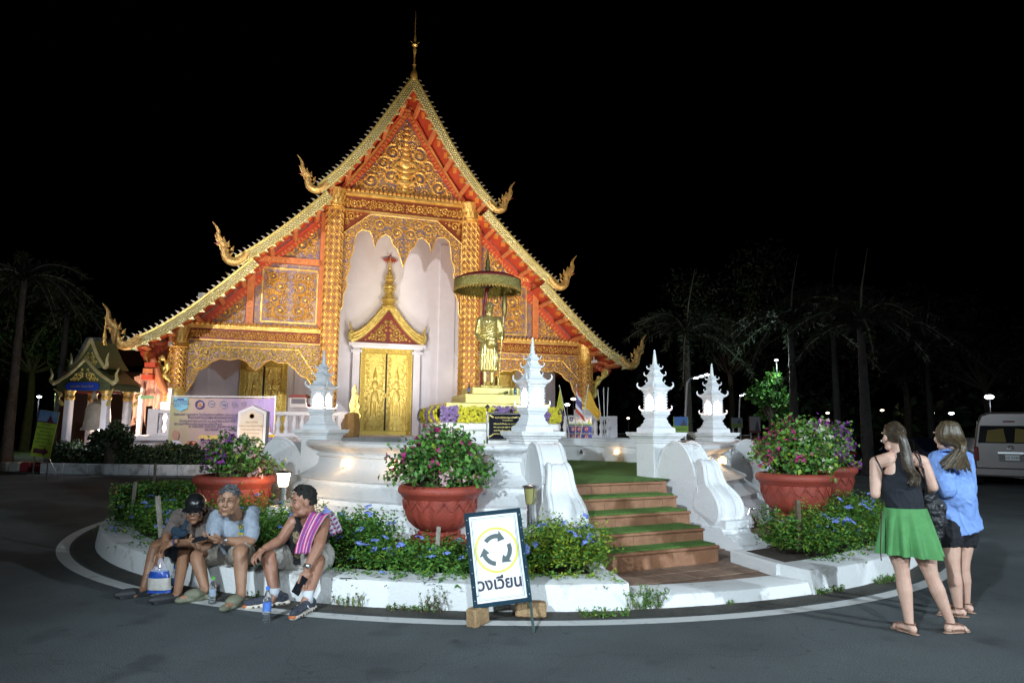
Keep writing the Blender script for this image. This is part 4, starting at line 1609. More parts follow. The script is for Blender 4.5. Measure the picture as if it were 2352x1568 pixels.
M_BRONZE = mat('statue_gilt', (.88, .72, .28), .28, .68, col2=(.68, .52, .18), vscale=4, bump=.05, bscale=30)
SZ = ZT + 1.515
st = thing('monk_statue', 'gold standing monk statue holding an alms bowl and staff under a parasol', 'statue', (SX + .03, SY - .15, SZ), radians(10))
st.scale = (.92, .92, 1.0)
b = MB()
H_ = 1.58
for s in (-1, 1):
 limb(b, [(s * .075, 0, .03), (s * .075, 0, .30)], [.045, .05])
 limb(b, [(s * .075, .03, .03), (s * .085, -.09, .025)], [.04, .035], flat=.6)
# robe skirt with pleats
b.tube([(0, 0, .27), (0, 0, .5), (0, 0, .78), (0, 0, .95)], [.175, .185, .195, .17], 16, flat=.72, up=(0, 1, 0))
for k in range(9):
 a = -pi / 2 + (k - 4) * .32
 b.tube([(.185 * cos(a), .135 * sin(a), .275), (.19 * cos(a + .05), .14 * sin(a + .05), .55), (.16 * cos(a), .13 * sin(a), .9)], [.018, .02, .01], 6)
b.tube([(0, 0, .85), (0, 0, 1.05), (0, .0, 1.22), (0, .0, 1.31)], [.175, .19, .21, .13], 16, flat=.66, up=(0, 1, 0))
b.ball((-.15, 0, 1.24), (.085, .08, .09))
b.ball((.15, 0, 1.24), (.085, .08, .09))
limb(b, [(0, 0, 1.28), (0, -.02, 1.40)], [.06, .055])
b.ball((0, -.03, 1.485), (.078, .092, .105), 14, 10)
b.ball((0, -.075, 1.445), (.055, .05, .05))
limb(b, [(0, -.115, 1.50), (0, -.135, 1.465)], [.014, .02])
for s in (-1, 1):
 b.ball((s * .08, -.01, 1.475), (.015, .03, .045))
 b.ball((s * .03, -.105, 1.51), (.026, .02, .012))
# bare arm to the bowl, robed arm to the staff
limb(b, [(-.20, 0, 1.23), (-.25, .02, .98), (-.20, -.08, .86), (-.06, -.19, .78)], [.062, .052, .045, .035])
limb(b, [(.19, 0, 1.24), (.25, .0, 1.0), (.245, -.08, .90), (.22, -.19, .88)], [.085, .085, .07, .04])
for k in range(4):
 limb(b, [(.21, -.20, .85 + .022 * k), (.245, -.225, .85 + .022 * k), (.262, -.195, .85 + .022 * k)], [.013, .012, .010], 6)
 limb(b, [(-.06, -.19, .77 + .0 * k), (-.02 + .02 * k, -.235, .745)], [.013, .011], 6)
# shawl folds across the chest
for k in range(7):
 b.tube(smooth_curve([(-.17, -.05, 1.10 - .05 * k), (-.05, -.145, 1.13 - .05 * k), (.08, -.14, 1.20 - .06 * k), (.18, -.04, 1.29 - .06 * k)], 4), .013, 6)
b.tube(smooth_curve([(.04, -.10, 1.36), (-.04, -.15, 1.2), (-.07, -.17, 1.0), (-.02, -.2, .86)], 4), .012, 6)
b.tube(smooth_curve([(-.06, -.06, 1.36), (-.1, -.12, 1.2), (-.04, -.16, 1.02)], 4), .012, 6)
me = fuse(b, 'body', .010, 2)
me.materials.append(M_BRONZE)
link('body', me, st)
mb = MB()
mb.lathe([(.0, -.09), (.07, -.085), (.115, -.045), (.125, 0), (.115, .04), (.10, .05), (.12, .055), (.12, .075), (.0, .085)], (.02, -.23, .78), 18)
mb.build('alms_bowl', M_BRONZE, st, smooth=True)
mb = MB()
mb.tube([(.17, -.25, .0), (.24, -.215, .9), (.275, -.19, 1.30)], .011, 6)
mb.build('staff', M_GOLDL, st, smooth=True)
mb = MB()
mb.ball((.29, -.17, 1.50), (.055, .05, .24), 10, 8)
mb.build('fan_head', mat('fan_bronze', (.30, .22, .07), .4, .7), st, smooth=True)

par = thing('ceremonial_parasol', 'wide gold fringed ceremonial parasol on a red pole above the monk statue', 'parasol', (SX - .02, SY + .16, ZT + 1.47))
mb = MB()
mb.tube([(-.09, 0, 0), (-.055, 0, 1.6), (-.01, 0, 2.0), (0, 0, 2.42)], .032, 8)
for z in (1.62, 1.9):
 mb.lathe([(.045, 0), (.045, .04)], (-.04 + .08 * (z - 1.5), 0, z), 8)
mb.build('pole', mat('pole_red', (.22, .015, .02), .4), par, smooth=True)
mb = MB()
for z, r in ((1.83, .655), (1.85, .66), (2.02, .655), (2.06, .655)):
 pass
mb.lathe([(.655, 1.93), (.662, 1.96), (.662, 2.10), (.65, 2.125), (.50, 2.20), (.25, 2.26), (.05, 2.29), (.05, 2.27), (.25, 2.235), (.5, 2.17), (.635, 2.10), (.64, 1.93)], n=64, lobes=64, lobe=.008, cap=False)
mb.build('canopy', mat('parasol_brocade', (.72, .62, .22), .34, .4, col2=(.36, .27, .07), vscale=28, bump=.6, bscale=60), par, smooth=True)
mb = MB()
mb.lathe([(.657, 2.108), (.655, 2.13), (.50, 2.206), (.25, 2.266), (.05, 2.296)], n=48, cap=False)
mb.build('red_cover', mat('parasol_red', (.25, .02, .02), .6), par, smooth=True)
mb = MB()
for k in range(64):
 a = 2 * pi * k / 64
 for r, z0 in ((.655, 1.93), ):
  p = Vector((r * cos(a), r * sin(a), z0))
  t = Vector((-sin(a), cos(a), 0))
  mb.tube([p + t * .03, p + Vector((0, 0, -.045)), p - t * .03], [.008, .01, .008], 4)
  mb.tube([p, p + Vector((0, 0, -.05))], [.008, .012], 4)
mb.build('fringe', M_GOLD, par, kind='stuff')
mb = MB()
for k in range(24):
 a = 2 * pi * k / 24
 mb.tube([(.05 * cos(a), .05 * sin(a), 2.22), (.63 * cos(a), .63 * sin(a), 2.08)], .008, 4)
mb.lathe([(.10, 1.98), (.13, 2.05), (.06, 2.12)], n=12)
mb.build('ribs', mat('rib_dark', (.08, .03, .02), .5), par, kind='stuff')
mb = MB()
mb.lathe([(.07, 2.28), (.05, 2.33), (.055, 2.38), (.035, 2.42), (.045, 2.5), (.025, 2.56), (.018, 2.64), (.002, 2.78)], n=12)
mb.build('finial', mat('finial_bronze', (.40, .34, .14), .35, .8), par, smooth=True)

# offerings on the pedestal
def bottle(name, label, loc, h, r, m, mcap, cat='bottle', lying=False, labelm=None, group=None, rings=False):
 t = thing(name, label, cat, loc, RND.uniform(0, 3), group)
 prof = [(r * .85, 0), (r, h * .02), (r, h * .28)]
 if rings:
  for k in range(3):
   z = h * (.10 + .06 * k)
   prof = prof[:-1] + [(r, z - h * .012), (r * .93, z), (r, z + h * .012), (r, h * .28)]
 prof += [(r * .96, h * .30), (r * .96, h * .58), (r, h * .60), (r, h * .66), (r * .55, h * .82), (r * .40, h * .86), (r * .40, h * .92)]
 M = Matrix.Translation((0, 0, r)) @ Matrix.Rotation(pi / 2, 4, 'X') if lying else None
 mb = MB(M)
 mb.lathe(prof, n=14)
 mb.build('bottle_body', m, t, smooth=True)
 mb = MB(M)
 mb.lathe([(r * .46, h * .91), (r * .46, h * .995), (r * .42, h)], n=12)
 mb.build('cap', mcap, t, smooth=True)
 if labelm:
  mb = MB(M)
  mb.lathe([(r * 1.0, h * .31), (r * 1.0, h * .57)], n=16, cap=False)
  mb.build('paper_label', labelm, t, smooth=True)
 return t

PM = Matrix.Translation((SX, SY, ZT)) @ Matrix.Rotation(SR, 4, 'Z')
M_CLEAR = mat('clear_plastic', (.93, .96, 1.0), .06, trans=.92, ior=1.33)
M_AMBER = mat('amber_glass', (.12, .05, .02), .15)
bottle('offering_bottle', 'small amber bottle with blue label on the gold pedestal tier', PM @ Vector((-.45, -.46, 1.342)), .17, .025, M_AMBER, M_BLACK, labelm=mat('label_blue', (.05, .12, .4), .5))
bottle('offering_bottle', 'small dark bottle standing beside the clear pump bottle', PM @ Vector((.42, -.48, 1.342)), .13, .03, mat('dark_blue_glass', (.03, .06, .1), .2), M_BLACK, labelm=mat('label_cyan', (.1, .3, .35), .5))
bottle('pump_bottle', 'tall clear pump bottle on the gold pedestal tier', PM @ Vector((.60, -.47, 1.342)), .24, .035, M_CLEAR, mat('cap_white', (.8, .8, .8), .4))
bottle('offering_bottle', 'dark green bottle lying on its side on the pedestal', PM @ Vector((.24, -.43, 1.342)), .24, .03, mat('green_glass', (.02, .06, .03), .15), M_BLACK, lying=True)

# plaque on steel posts
pq = thing('granite_plaque', 'black plaque with gold Thai lettering in a steel frame', 'plaque', (D(1166, 990, 9.55).x, 9.55, 1.43), radians(6))
mb = MB()
mb.prism([(-.26, .06), (.26, .06), (.26, .40), (-.26, .40)], .03)
mb.build('stone_panel', mat('black_granite', (.012, .013, .018), .12), pq)
for s in (-1, 1):
 mb = MB()
 mb.tube([(s * .285, .0, 0.0), (s * .285, 0, .43)], .013, 8)
 mb.build('post', M_STEEL, pq, smooth=True)
 mb = MB()
 mb.tube([(s * .285, .02, .12), (s * .285, -.10, .0)], .008, 6)
 mb.build('brace', M_BLACK, pq)
mb = MB()
for z in (.055, .412):
 mb.tube([(-.28, -.004, z), (.28, -.004, z)], .012, 8)
mb.build('frame_rail', M_STEEL, pq, smooth=True)
for k, (tx, sz) in enumerate((('อนุสาวรีย์พระครูบาเจ้าศรีวิชัย', .036), ('เกิด มิถุนายน ๒๔๒๑', .022), ('อะริยะธุดงค์ สิริวิชะโย นามะ มหาเถโร อุตตะมะ', .026), ('สีลัง นะระเทวานัง ปูชิโต โสระหัง ปัจจะยาทิมหิ', .026), ('มหาลาภัง ภะวันตุ เม อะหัง วันทามิ สัพพะทา', .026), ('อะหัง วันทามิ ตัง สิระสา อายุ วรรโณ สุขัง พะลัง', .026))):
 mb = MB()
 text_mesh(tx, sz, Matrix.Translation((0, -.003, (.345, .312, .262, .216, .170, .124)[k])), mb, .001, squeeze=.88)
 mb.build('lettering', M_GOLDL, pq)
mb = MB()
for sx in (-1, 1):
 for sz, zc in ((1, .375), (-1, .085)):
  for q in range(3):
   mb.ball((sx * (.245 - .018 * q), -.003, zc - sz * .0 + (-.012 * q if sz > 0 else .012 * q) + .01), (.012, .003, .010), 6, 4)
mb.build('corner_ornament', M_GOLDL, pq, kind='stuff')
mb = MB()
mb.lathe([(.012, 0), (.012, .05), (.035, .055), (.035, .07), (.02, .09), (.0, .11)], (-.285, .0, .43), 10)
mb.build('post_lamp', M_BLACK, pq, smooth=True)

# flags
def flag(label, bot, top, quad, mats, Y, bands=1, pole_m=None):
 t = thing('flag', label, 'flag', (D(*bot, Y).x, Y, D(*bot, Y).z - .03))
 mb = MB()
 b_, t_ = D(*bot, Y), D(*top, Y)
 mb.tube([b_ - Vector((0, 0, .03)), t_], .012, 6)
 mb.build('flag_pole', pole_m or mat('pole_cream', (.75, .70, .58), .5), t, world=True, smooth=True)
 if quad:
  A, B, C, Dd = [D(*p, Y) for p in quad]
  mb = MB()
  nu, nv = 14, 10 if bands == 1 else 12
  vs = []
  for i in range(nu + 1):
   for j in range(nv + 1):
    u, v = i / nu, j / nv
    p = (A * (1 - v) + B * v) * (1 - u) + (Dd * (1 - v) + C * v) * u
    y = .05 * sin(v * 9 + u * 3) * u + .06 * u * sin(5 * v) - .02
    p = p + Vector((.02 * sin(u * 7 + v * 5) * u, y, .015 * sin(u * 9) * u))
    vs.append(p)
  mb.v = [tuple(p) for p in vs]
  edges = (0, 2, 4, 8, 10, 12)
  for i in range(nu):
   for j in range(nv):
    a = i * (nv + 1) + j
    mb.f.append((a, a + nv + 1, a + nv + 2, a + 1))
    k = 0
    if bands > 1:
     for q in range(5):
      if edges[q] <= j < edges[q + 1]:
       k = (0, 1, 2, 1, 0)[q]
    mb.mi.append(k)
  mb.build('flag_cloth', mats, t, world=True, smooth='all')
 return t

def fz(x, y):
 return ((1650 + x / 7.84) * .7656, (1150 + y / 7.84) * .7656)

M_FY = mat('flag_yellow', (.55, .52, .05), .8, var=.1, vscale=6)
M_FO = mat('flag_orange', (.62, .34, .03), .8, var=.1, vscale=6)
M_FR, M_FW, M_FB = mat('flag_red', (.60, .08, .05), .8), mat('flag_white', (.70, .68, .68), .8), mat('flag_blue', (.13, .10, .26), .8)
flag('drooping lime yellow flag on a leaning cream pole', fz(470, 1265), fz(220, 30), [fz(228, 90), fz(320, 560), fz(215, 960), fz(158, 640)], [M_FY], 16.9)
flag('red white and blue striped flag hanging from a cream pole', fz(600, 1265), fz(625, 10), [fz(622, 70), fz(600, 660), fz(832, 920), fz(690, 250)], [M_FR, M_FW, M_FB], 16.9, 3)
flag('orange yellow flag on a leaning cream pole', fz(712, 1265), fz(905, 20), [fz(900, 130), fz(842, 560), fz(1150, 900), fz(1185, 690)], [M_FO], 16.9)
for k, (a, b_) in enumerate((((1245, 1265), (1120, 130)), ((1285, 1265), (1260, 90)), ((1325, 1265), (1368, 100)))):
 t = flag(('bare grey pole leaning toward the flags', 'upright bare grey pole between two others', 'bare grey pole leaning away from the flags')[k], fz(*a), fz(*b_), None, None, 16.9, pole_m=mat('pole_grey', (.45, .45, .42), .5))
 t['category'] = 'pole'
 t.name = 'bare_pole'

# =================================================================== GARDEN
LEAFM = [mat('leaf_a', (.088, .222, .04), .5, spec=.3), mat('leaf_b', (.125, .28, .048), .5, spec=.3), mat('leaf_c', (.05, .135, .03), .5, spec=.3), mat('leaf_lime', (.24, .32, .03), .5, spec=.3), mat('leaf_dry', (.15, .13, .06), .7)]
M_MAG = mat('bract_magenta', (.42, .02, .16), .6)
M_PUR = mat('bract_purple', (.27, .05, .33), .6)
M_PINK = mat('bract_pink', (.60, .36, .38), .6)
M_CREAM = mat('bract_cream', (.50, .52, .36), .6)
M_PLUM = mat('plumbago_petal', (.27, .35, .80), .55, var=.15, vscale=40)
M_TWIG = mat('twig', (.12, .09, .05), .9)

UNLITM = [mat('tree_leaf_a', (.022, .048, .014), .6), mat('tree_leaf_b', (.03, .06, .015), .6), mat('tree_leaf_c', (.016, .036, .012), .6), mat('tree_leaf_d', (.05, .07, .015), .6), mat('tree_leaf_e', (.04, .04, .02), .7)]  # leaf set darkened in colour for trees and hedge out of the light

class Leaves:
 """collects folded leaf blades as numpy arrays"""

 def __init__(self):
  self.P, self.Q, self.Mi = [], [], []

 def leaf(self, p, d, n, L, w, mi):
  d = d / (np.linalg.norm(d) + 1e-9)
  s = np.cross(d, n)
  s /= (np.linalg.norm(s) + 1e-9)
  u = np.cross(s, d)
  m = p + d * L * .5
  self.P += [p, m - s * w + u * w * .45, p + d * L - u * w * .3, m + s * w + u * w * .45, m - u * w * .12]
  self.Mi.append(mi)

 def bract(self, p, n, s, mi, rd):
  """three papery bracts"""
  n = n / (np.linalg.norm(n) + 1e-9)
  a = np.cross(n, np.array([.3, .5, .8]))
  a /= np.linalg.norm(a)
  b = np.cross(n, a)
  f = rd.uniform(0, 6.28)
  for k in range(3):
   t = f + k * 2.094
   d = a * cos(t) + b * sin(t) + n * .5
   self.leaf(p, d, n, s, s * .42, mi)

 def mesh(self, name, mats):
  n = len(self.Mi)
  P = np.array(self.P, dtype=np.float32)
  me = bpy.data.meshes.new(name)
  idx = []
  base = np.arange(n) * 5
  # two quads share the midrib: (0,1,2,4) (0,4,2,3)
  F = np.stack([base, base + 1, base + 2, base + 4, base, base + 4, base + 2, base + 3], 1).reshape(-1)
  me.vertices.add(n * 5)
  me.vertices.foreach_set('co', P.reshape(-1))
  me.loops.add(n * 8)
  me.loops.foreach_set('vertex_index', F.astype(np.int32))
  me.polygons.add(n * 2)
  me.polygons.foreach_set('loop_start', (np.arange(n * 2) * 4).astype(np.int32))
  me.polygons.foreach_set('material_index', np.repeat(np.array(self.Mi, dtype=np.int32), 2))
  for m in mats:
   me.materials.append(m)
  me.update(calc_edges=True)
  me.validate()
  return me

def rv(rd, s=1.0):
 return np.array([rd.gauss(0, s), rd.gauss(0, s), rd.gauss(0, s)])

# ------------------------------------------------------------------ terracotta urns with bougainvillea
def urn(px, py_rim, Y, rad, label, plab, bush, seed):
 c = D(px, py_rim, Y)
 zr = c.z
 t = thing('terracotta_urn', label, 'planter', (c.x, Y, .235), radians(20 + seed * 37), 'terracotta bougainvillea urns')
 h = zr - .235
 k = rad / .52
 mb = MB()
 mb.bbox((0, 0, .03), (.62 * k, .62 * k, .06), .012)
 mb.bbox((0, 0, .085), (.54 * k, .54 * k, .05), .012)
 hs = h - .60 * k
 mb.bbox((0, 0, .11 + (hs - .11) / 2), (.42 * k, .42 * k, hs - .11), .015)
 for q in range(4):
  M = Matrix.Rotation(q * pi / 2, 4, 'Z')
  mb.lathe([(.10 * k, 0), (.115 * k, .006), (.13 * k, 0)], n=20, M=M @ Matrix.Translation((0, -.212 * k, .11 + (hs - .11) / 2)) @ Matrix.Rotation(pi / 2, 4, 'X'), cap=False)
 mb.build('pedestal_foot', M_TERRA, t)
 mb = MB()
 prof = [(.16, 0), (.24, .01), (.33, .05), (.41, .12), (.455, .21), (.475, .32), (.478, .42)]
 vs, fs, n = [], [], 96
 for j, (r, z) in enumerate(prof):
  for i in range(n):
   a = 2 * pi * i / n
   f = abs(sin(a * 8)) ** .6
   r2 = r * (1 - .05 * (1 - f) * (1 if 0 < j < 6 else .3))
   vs.append((r2 * k * cos(a), r2 * k * sin(a), hs + z * k))
 for j in range(len(prof) - 1):
  for i in range(n):
   a, b = j * n + i, j * n + (i + 1) % n
   fs.append((a, b, b + n, a + n))
 mb.add(vs, fs)
 # pointed leaf edge of the petals below the rim
 for q in range(16):
  a0 = 2 * pi * (q + .5) / 16
  pts = []
  for s in np.linspace(-1, 1, 9):
   a = a0 + s * pi / 16
   z = .40 - .13 * (1 - abs(s)) ** .7
   r = .482 - .03 * (1 - abs(s)) * .3
   pts.append((r * k * cos(a), r * k * sin(a), hs + z * k))
  mb.tube(pts, .007 * k, 5)
 mb.build('bowl', M_TERRA, t, smooth='all')
 mb = MB()
 mb.lathe([(.478, .41), (.50, .43), (.51, .455), (.535, .47), (.55, .50), (.55, .53), (.535, .565), (.50, .58), (.46, .58), (.45, .55), (.45, .50)], (0, 0, hs), 64, M=Matrix.Diagonal((k, k, 1, 1)) if False else None, cap=False) if k == 1 else mb.lathe([(r * k, z * k) for r, z in [(.478, .41), (.50, .43), (.51, .455), (.535, .47), (.55, .50), (.55, .53), (.535, .565), (.50, .58), (.46, .58), (.45, .55), (.45, .50)]], (0, 0, hs), 64, cap=False)
 mb.build('rim', M_TERRA, t, smooth='all')
 mb = MB()
 mb.lathe([(.455 * k, .515 * k), (0, .54 * k)], (0, 0, hs), 32)
 mb.build('potting_soil', M_SOIL, t)
 # plant
 rd = random.Random(seed)
 p = thing('bougainvillea', plab, 'plant', (c.x, Y, zr - .06), 0, 'bougainvillea in the urns')
 Lv, Fl = Leaves(), Leaves()
 tw = MB()
 ntw, rx, rz, lmix, fmix, ffrac, ndens = bush
 for q in range(ntw):
  az = rd.uniform(0, 2 * pi)
  el = rd.uniform(-.15, 1.45)
  reach = rd.uniform(.55, 1.05)
  end = np.array([rx * reach * cos(az) * cos(el), rx * .9 * reach * sin(az) * cos(el), rz * (.28 + .72 * reach * sin(el))])
  if rd.random() < .12:
   end *= 1.22
  st0 = np.array([rd.gauss(0, .12), rd.gauss(0, .12), 0.0])
  mid = st0 * .4 + end * .55 + np.array([0, 0, .12])
  pts = [(1 - u) ** 2 * st0 + 2 * u * (1 - u) * mid + u * u * end + (np.array([0, 0, -.12 * u ** 3]) if rd.random() < .3 else 0) for u in np.linspace(0, 1, 9)]
  tw.tube([tuple(x) for x in pts], [.010 - .0008 * i for i in range(9)], 4)
  side = cos(az)
  for i in range(1, 9):
   nl = ndens if i > 3 else ndens // 2
   for _ in range(nl):
    o = pts[i] + rv(rd, .045)
    d = rv(rd) + (pts[i] - pts[i - 1]) * 4 + np.array([0, 0, -.3])
    Lv.leaf(o, d, rv(rd) + np.array([0, 0, 1.2]), rd.uniform(.05, .095), rd.uniform(.018, .032), rd.choices(range(5), lmix)[0])
  if rd.random() < ffrac:
   m = fmix(side, sin(el), rd)
   if m is None:
    continue
   for _ in range(rd.randint(5, 12)):
    o = pts[rd.choice((7, 8, 8, 8))] + rv(rd, .045)
    Fl.bract(o, rv(rd) + end * 2, rd.uniform(.028, .046), m, rd)
 tw.build('stems', M_TWIG, p, smooth=True)
 link('leaves', Lv.mesh('leaves', LEAFM), p, 'stuff')
 link('flowers', Fl.mesh('flowers', [M_MAG, M_PUR, M_PINK, M_CREAM]), p, 'stuff')
 return t

urn(1012, 1108, 8.6, .492, 'terracotta urn in front of the curved terrace wall, its dense bush magenta', 'dense dark bougainvillea with magenta and pale bracts before the terrace wall',
 (165, .67, .70, (6, 6, 5, .4, .5), lambda s, e, r: 0 if s < .1 and r.random() < .85 else (2 if r.random() < .55 else (0 if r.random() < .5 else 3)), .36, 7), 1)
urn(541, 1086, 9.8, .525, 'terracotta urn behind the seated men beside the lit bollard lamp', 'half dry bougainvillea with purple and cream bracts behind the seated men',
 (85, .56, .58, (4, 4, 2, 1, 4), lambda s, e, r: 1 if s < 0 else (3 if r.random() < .7 else 2), .5, 5), 2)
urn(1824, 1082, 10.0, .505, 'terracotta urn beside the stairs with steel pipe at its foot', 'leafy bougainvillea with magenta bracts hanging toward the stairs',
 (130, .64, .78, (4, 7, 2, 2, .4), lambda s, e, r: 0 if s < -.2 else (3 if r.random() < .6 else None), .42, 6), 3)
urn(1890, 1066, 11.6, .50, 'terracotta urn partly hidden behind another urn near the women', 'bougainvillea with pink and violet bracts on the hidden urn',
 (110, .62, .80, (3, 5, 4, 2, .4), lambda s, e, r: 1 if s > -.1 or e > .8 else 2, .85, 5), 4)

# ------------------------------------------------------------------ flower beds
FH = Leaves()
rdf = random.Random(9)
for k in range(16):
 v = rv(rdf)
 v[2] = abs(v[2]) + .4
 v /= np.linalg.norm(v)
 o = v * np.array([.035, .035, .025])
 for q in range(5):
  a = q * 1.257 + k
  FH.leaf(o, np.array([cos(a), sin(a), .4]), v, .016, .007, 0)
FH_ME = FH.mesh('flower_cluster', [M_PLUM])

def bed(name, label, cat, d0, d1, r0, r1, n, hfun, lmix, nflow, seed, L=(.036, .066)):
 rd = random.Random(seed)
 dm = (d0 + d1) / 2
 c = pol((r0 + r1) / 2, dm)
 t = thing(name, label, cat, (c[0], c[1], .2), 0, 'shrub beds inside the island kerb')
 Lv = Leaves()
 tops = []
 for _ in range(n):
  dg_, r = rd.uniform(d0, d1), r0 + (r1 - r0) * rd.random() ** .62
  x, y = pol(r, dg_)
  u = (r - r0) / (r1 - r0)
  h = hfun(dg_, u) * rd.uniform(.6, 1.12)
  out = np.array([sin(radians(dg_)), -cos(radians(dg_)), 0]) * (.25 * max(0, u - .5) + rd.gauss(0, .1))
  base = np.array([x - c[0], y - c[1], 0.0])
  tip = base + np.array([rd.gauss(0, .06), rd.gauss(0, .06), h]) + out * h * 2
  if u > .9 and rd.random() < .35:
   tip = base + out * 1.2 + np.array([sin(radians(dg_)), -cos(radians(dg_)), 0]) * .16 + np.array([0, 0, rd.uniform(-.02, .12)])
  nl = max(6, int(h * 36))
  for i in range(nl):
   q = (i + 1) / nl
   if q < .25:
    continue
   p = base + (tip - base) * q + rv(rd, .010)
   a = i * 2.4
   d = np.array([cos(a), sin(a), .55]) + rv(rd, .25)
   Lv.leaf(p, d, np.array([0, 0, 1.0]) + rv(rd, .3), rd.uniform(*L), rd.uniform(.0085, .014) * (L[1] / .055), rd.choices(range(5), lmix)[0])
  tops.append((tip, u, dg_))
 link('foliage', Lv.mesh('foliage', LEAFM), t, 'stuff')
 rd.shuffle(tops)
 for tip, u, dg_ in tops[:nflow]:
  s = rd.uniform(.75, 1.35)
  M = Matrix.Translation(tuple(tip + np.array([0, 0, .005]))) @ Euler((rd.uniform(-.5, .9), rd.uniform(-.5, .5), rd.uniform(0, 6))).to_matrix().to_4x4() @ Matrix.Scale(s, 4)
  link('flower_cluster', FH_ME, t, M=M)
 return t

bed('plumbago_bed', 'blue plumbago shrubs behind the man in the black cap', 'flower bed', -84, -22.5, 4.95, 6.14, 3300, lambda d, u: .52 - .22 * u + .08 * sin(d * .9), (3, 5, 3, 1.2, .2), 70, 11)
bed('plumbago_bed', 'blue plumbago shrubs between the third seated man and the roundabout sign', 'flower bed', -15.5, -3.2, 5.25, 6.18, 1250, lambda d, u: .23 - .04 * u + .05 * sin(d * 1.7), (5, 5, 2, 1.5, .1), 34, 12)
bed('golden_shrub', 'yellow green shrub with blue flowers between the sign and forecourt', 'flower bed', -3.4, 9.0, 5.2, 6.18, 1250, lambda d, u: .44 - .06 * u + .08 * sin(d * 1.3 + 2), (1, 4, .6, 7, .2), 22, 13, (.035, .06))
bed('plumbago_bed', 'blue plumbago shrubs on the corner bed beside the two women', 'flower bed', 32.0, 68, 5.4, 6.14, 1900, lambda d, u: .46 - .14 * u + .09 * sin(d * .8), (3, 5, 3, 2.5, .2), 55, 14)
bed('plumbago_bed', 'sparse plumbago shrubs between the grey shirted man and third man', 'flower bed', -22.4, -14.6, 5.1, 5.85, 600, lambda d, u: .48 - .1 * u, (4, 5, 2, 1, .1), 16, 15)

# clipped hedge behind the first urn
hg = thing('clipped_hedge', 'low clipped green hedge with orange blossoms beside the terracotta urn', 'hedge', (-4.95, 10.75, .22), 0)
rd = random.Random(21)
Lv = Leaves()
for _ in range(5200):
 x, y, z = rd.uniform(-.95, .75), rd.uniform(-.45, .5), rd.uniform(0, .50)
 f = rd.random()
 if f < .4:
  y = -.45
 elif f < .75:
  z = .50
 elif f < .87:
  x = rd.choice((-.95, .75))
 o = np.array([x, y, z]) + rv(rd, .02)
 Lv.leaf(o, rv(rd) + np.array([0, -.5, .4]), rv(rd) + np.array([0, -.4, .8]), rd.uniform(.035, .06), rd.uniform(.012, .018), rd.choices(range(6), (3, 3, 3, 1.4, .2, .07))[0])
link('leaves', Lv.mesh('leaves', LEAFM + [mat('ixora_orange', (.5, .1, .02), .6)]), hg, 'stuff')
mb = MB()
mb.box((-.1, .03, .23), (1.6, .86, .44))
mb.build('core_block', mat('hedge_core', (.012, .02, .008), 1.0), hg)  # near-black block filling the hedge behind its leaves

# wooden stakes
def stake(px, y0, y1, Y, w, label, m=None):
 a, b = D(px[0], y0, Y), D(px[1], y1, Y)
 t = MB()
 z0 = .12
 a.z = min(a.z, z0 + .2)
 dirv = (b - a)
 M = frame((a + b) / 2 - Vector((0, 0, 0)), dirv, ydir=(0, 1, 0))
 t.bbox((0, 0, 0), (dirv.length, w, w), .004, M)
 o = t.build('garden_stake', m or mat('weathered_wood', (.36, .33, .28), .85, col2=(.22, .19, .15), vscale=14, bump=.4, bscale=50))
 return tag(o, label, 'stake', 'garden stakes among the shrubs')

stake((372, 362), 1225, 1138, 8.1, .045, 'grey wooden stake in the plumbago behind the capped man')
stake((356, 357), 1100, 1064, 11.0, .035, 'pale stake standing behind the clipped hedge')
stake((306, 311), 1145, 1106, 10.2, .04, 'dark short stake at the far end of the plumbago')
stake((1001, 1008), 1310, 1209, 7.2, .045, 'grey wooden stake in the plumbago near the roundabout sign')
stake((1374, 1372), 1285, 1219, 7.4, .04, 'pale stake in the yellow green shrub beside the steps')
stake((1836, 1832), 1250, 1148, 8.0, .05, 'brown wooden stake in front of the terracotta urns', mat('brown_wood', (.12, .09, .055), .85, var=.3, vscale=14))
stake((795, 797), 1255, 1222, 7.6, .04, 'short stake just behind the towel of the third man')

# ------------------------------------------------------------------ bollard lamps on plaster blocks
def bollard(px, y0, y1, Y, lit, label, blab):
 b, tp = D(px, y0, Y), D(px, y1, Y)
 h = tp.z - b.z
 blk = MB()
 blk.lathe([(.19, 0), (.17, .05), (.16, b.z - .235 - .02), (.15, b.z - .235)], (b.x, Y, .235), sq=True)
 tag(blk.build('lamp_block', M_WHITE), blab, 'plinth', 'lamp blocks')
 t = thing('bollard_lamp', label, 'lamp', (b.x, Y, b.z), 0, 'bollard lamps by the terrace')
 mb = MB()
 mb.lathe([(.055, 0), (.055, .012), (.045, .014), (.045, h * .52), (.05, h * .53), (.05, h * .56)], n=18)
 mb.build('post', M_STEEL, t, smooth=True)
 mb = MB()
 mb.lathe([(.052, h * .56), (.058, h * .60), (.078, h * .93), (.075, h * .935)], n=18)
 mb.build('lamp_glass', mat('bollard_glow', (1, .8, .5), emit=(1.0, .66, .32), estr=45) if lit else mat('bollard_glass', (.42, .38, .14), .25, trans=.25), t, smooth=True)
 mb = MB()
 mb.lathe([(.105, h * .935), (.11, h * .95), (.09, h * .98), (.03, h)], n=20)
 mb.build('cap', mat('cap_dark', (.05, .035, .03), .5) if lit else M_STEEL, t, smooth=True)
 mb = MB()
 for k in range(4):
  a = k * pi / 2 + .5
  mb.tube([(.058 * cos(a), .058 * sin(a), h * .56), (.088 * cos(a), .088 * sin(a), h * .94)], .005, 5)
 mb.build('cage', M_STEEL, t, smooth=True)

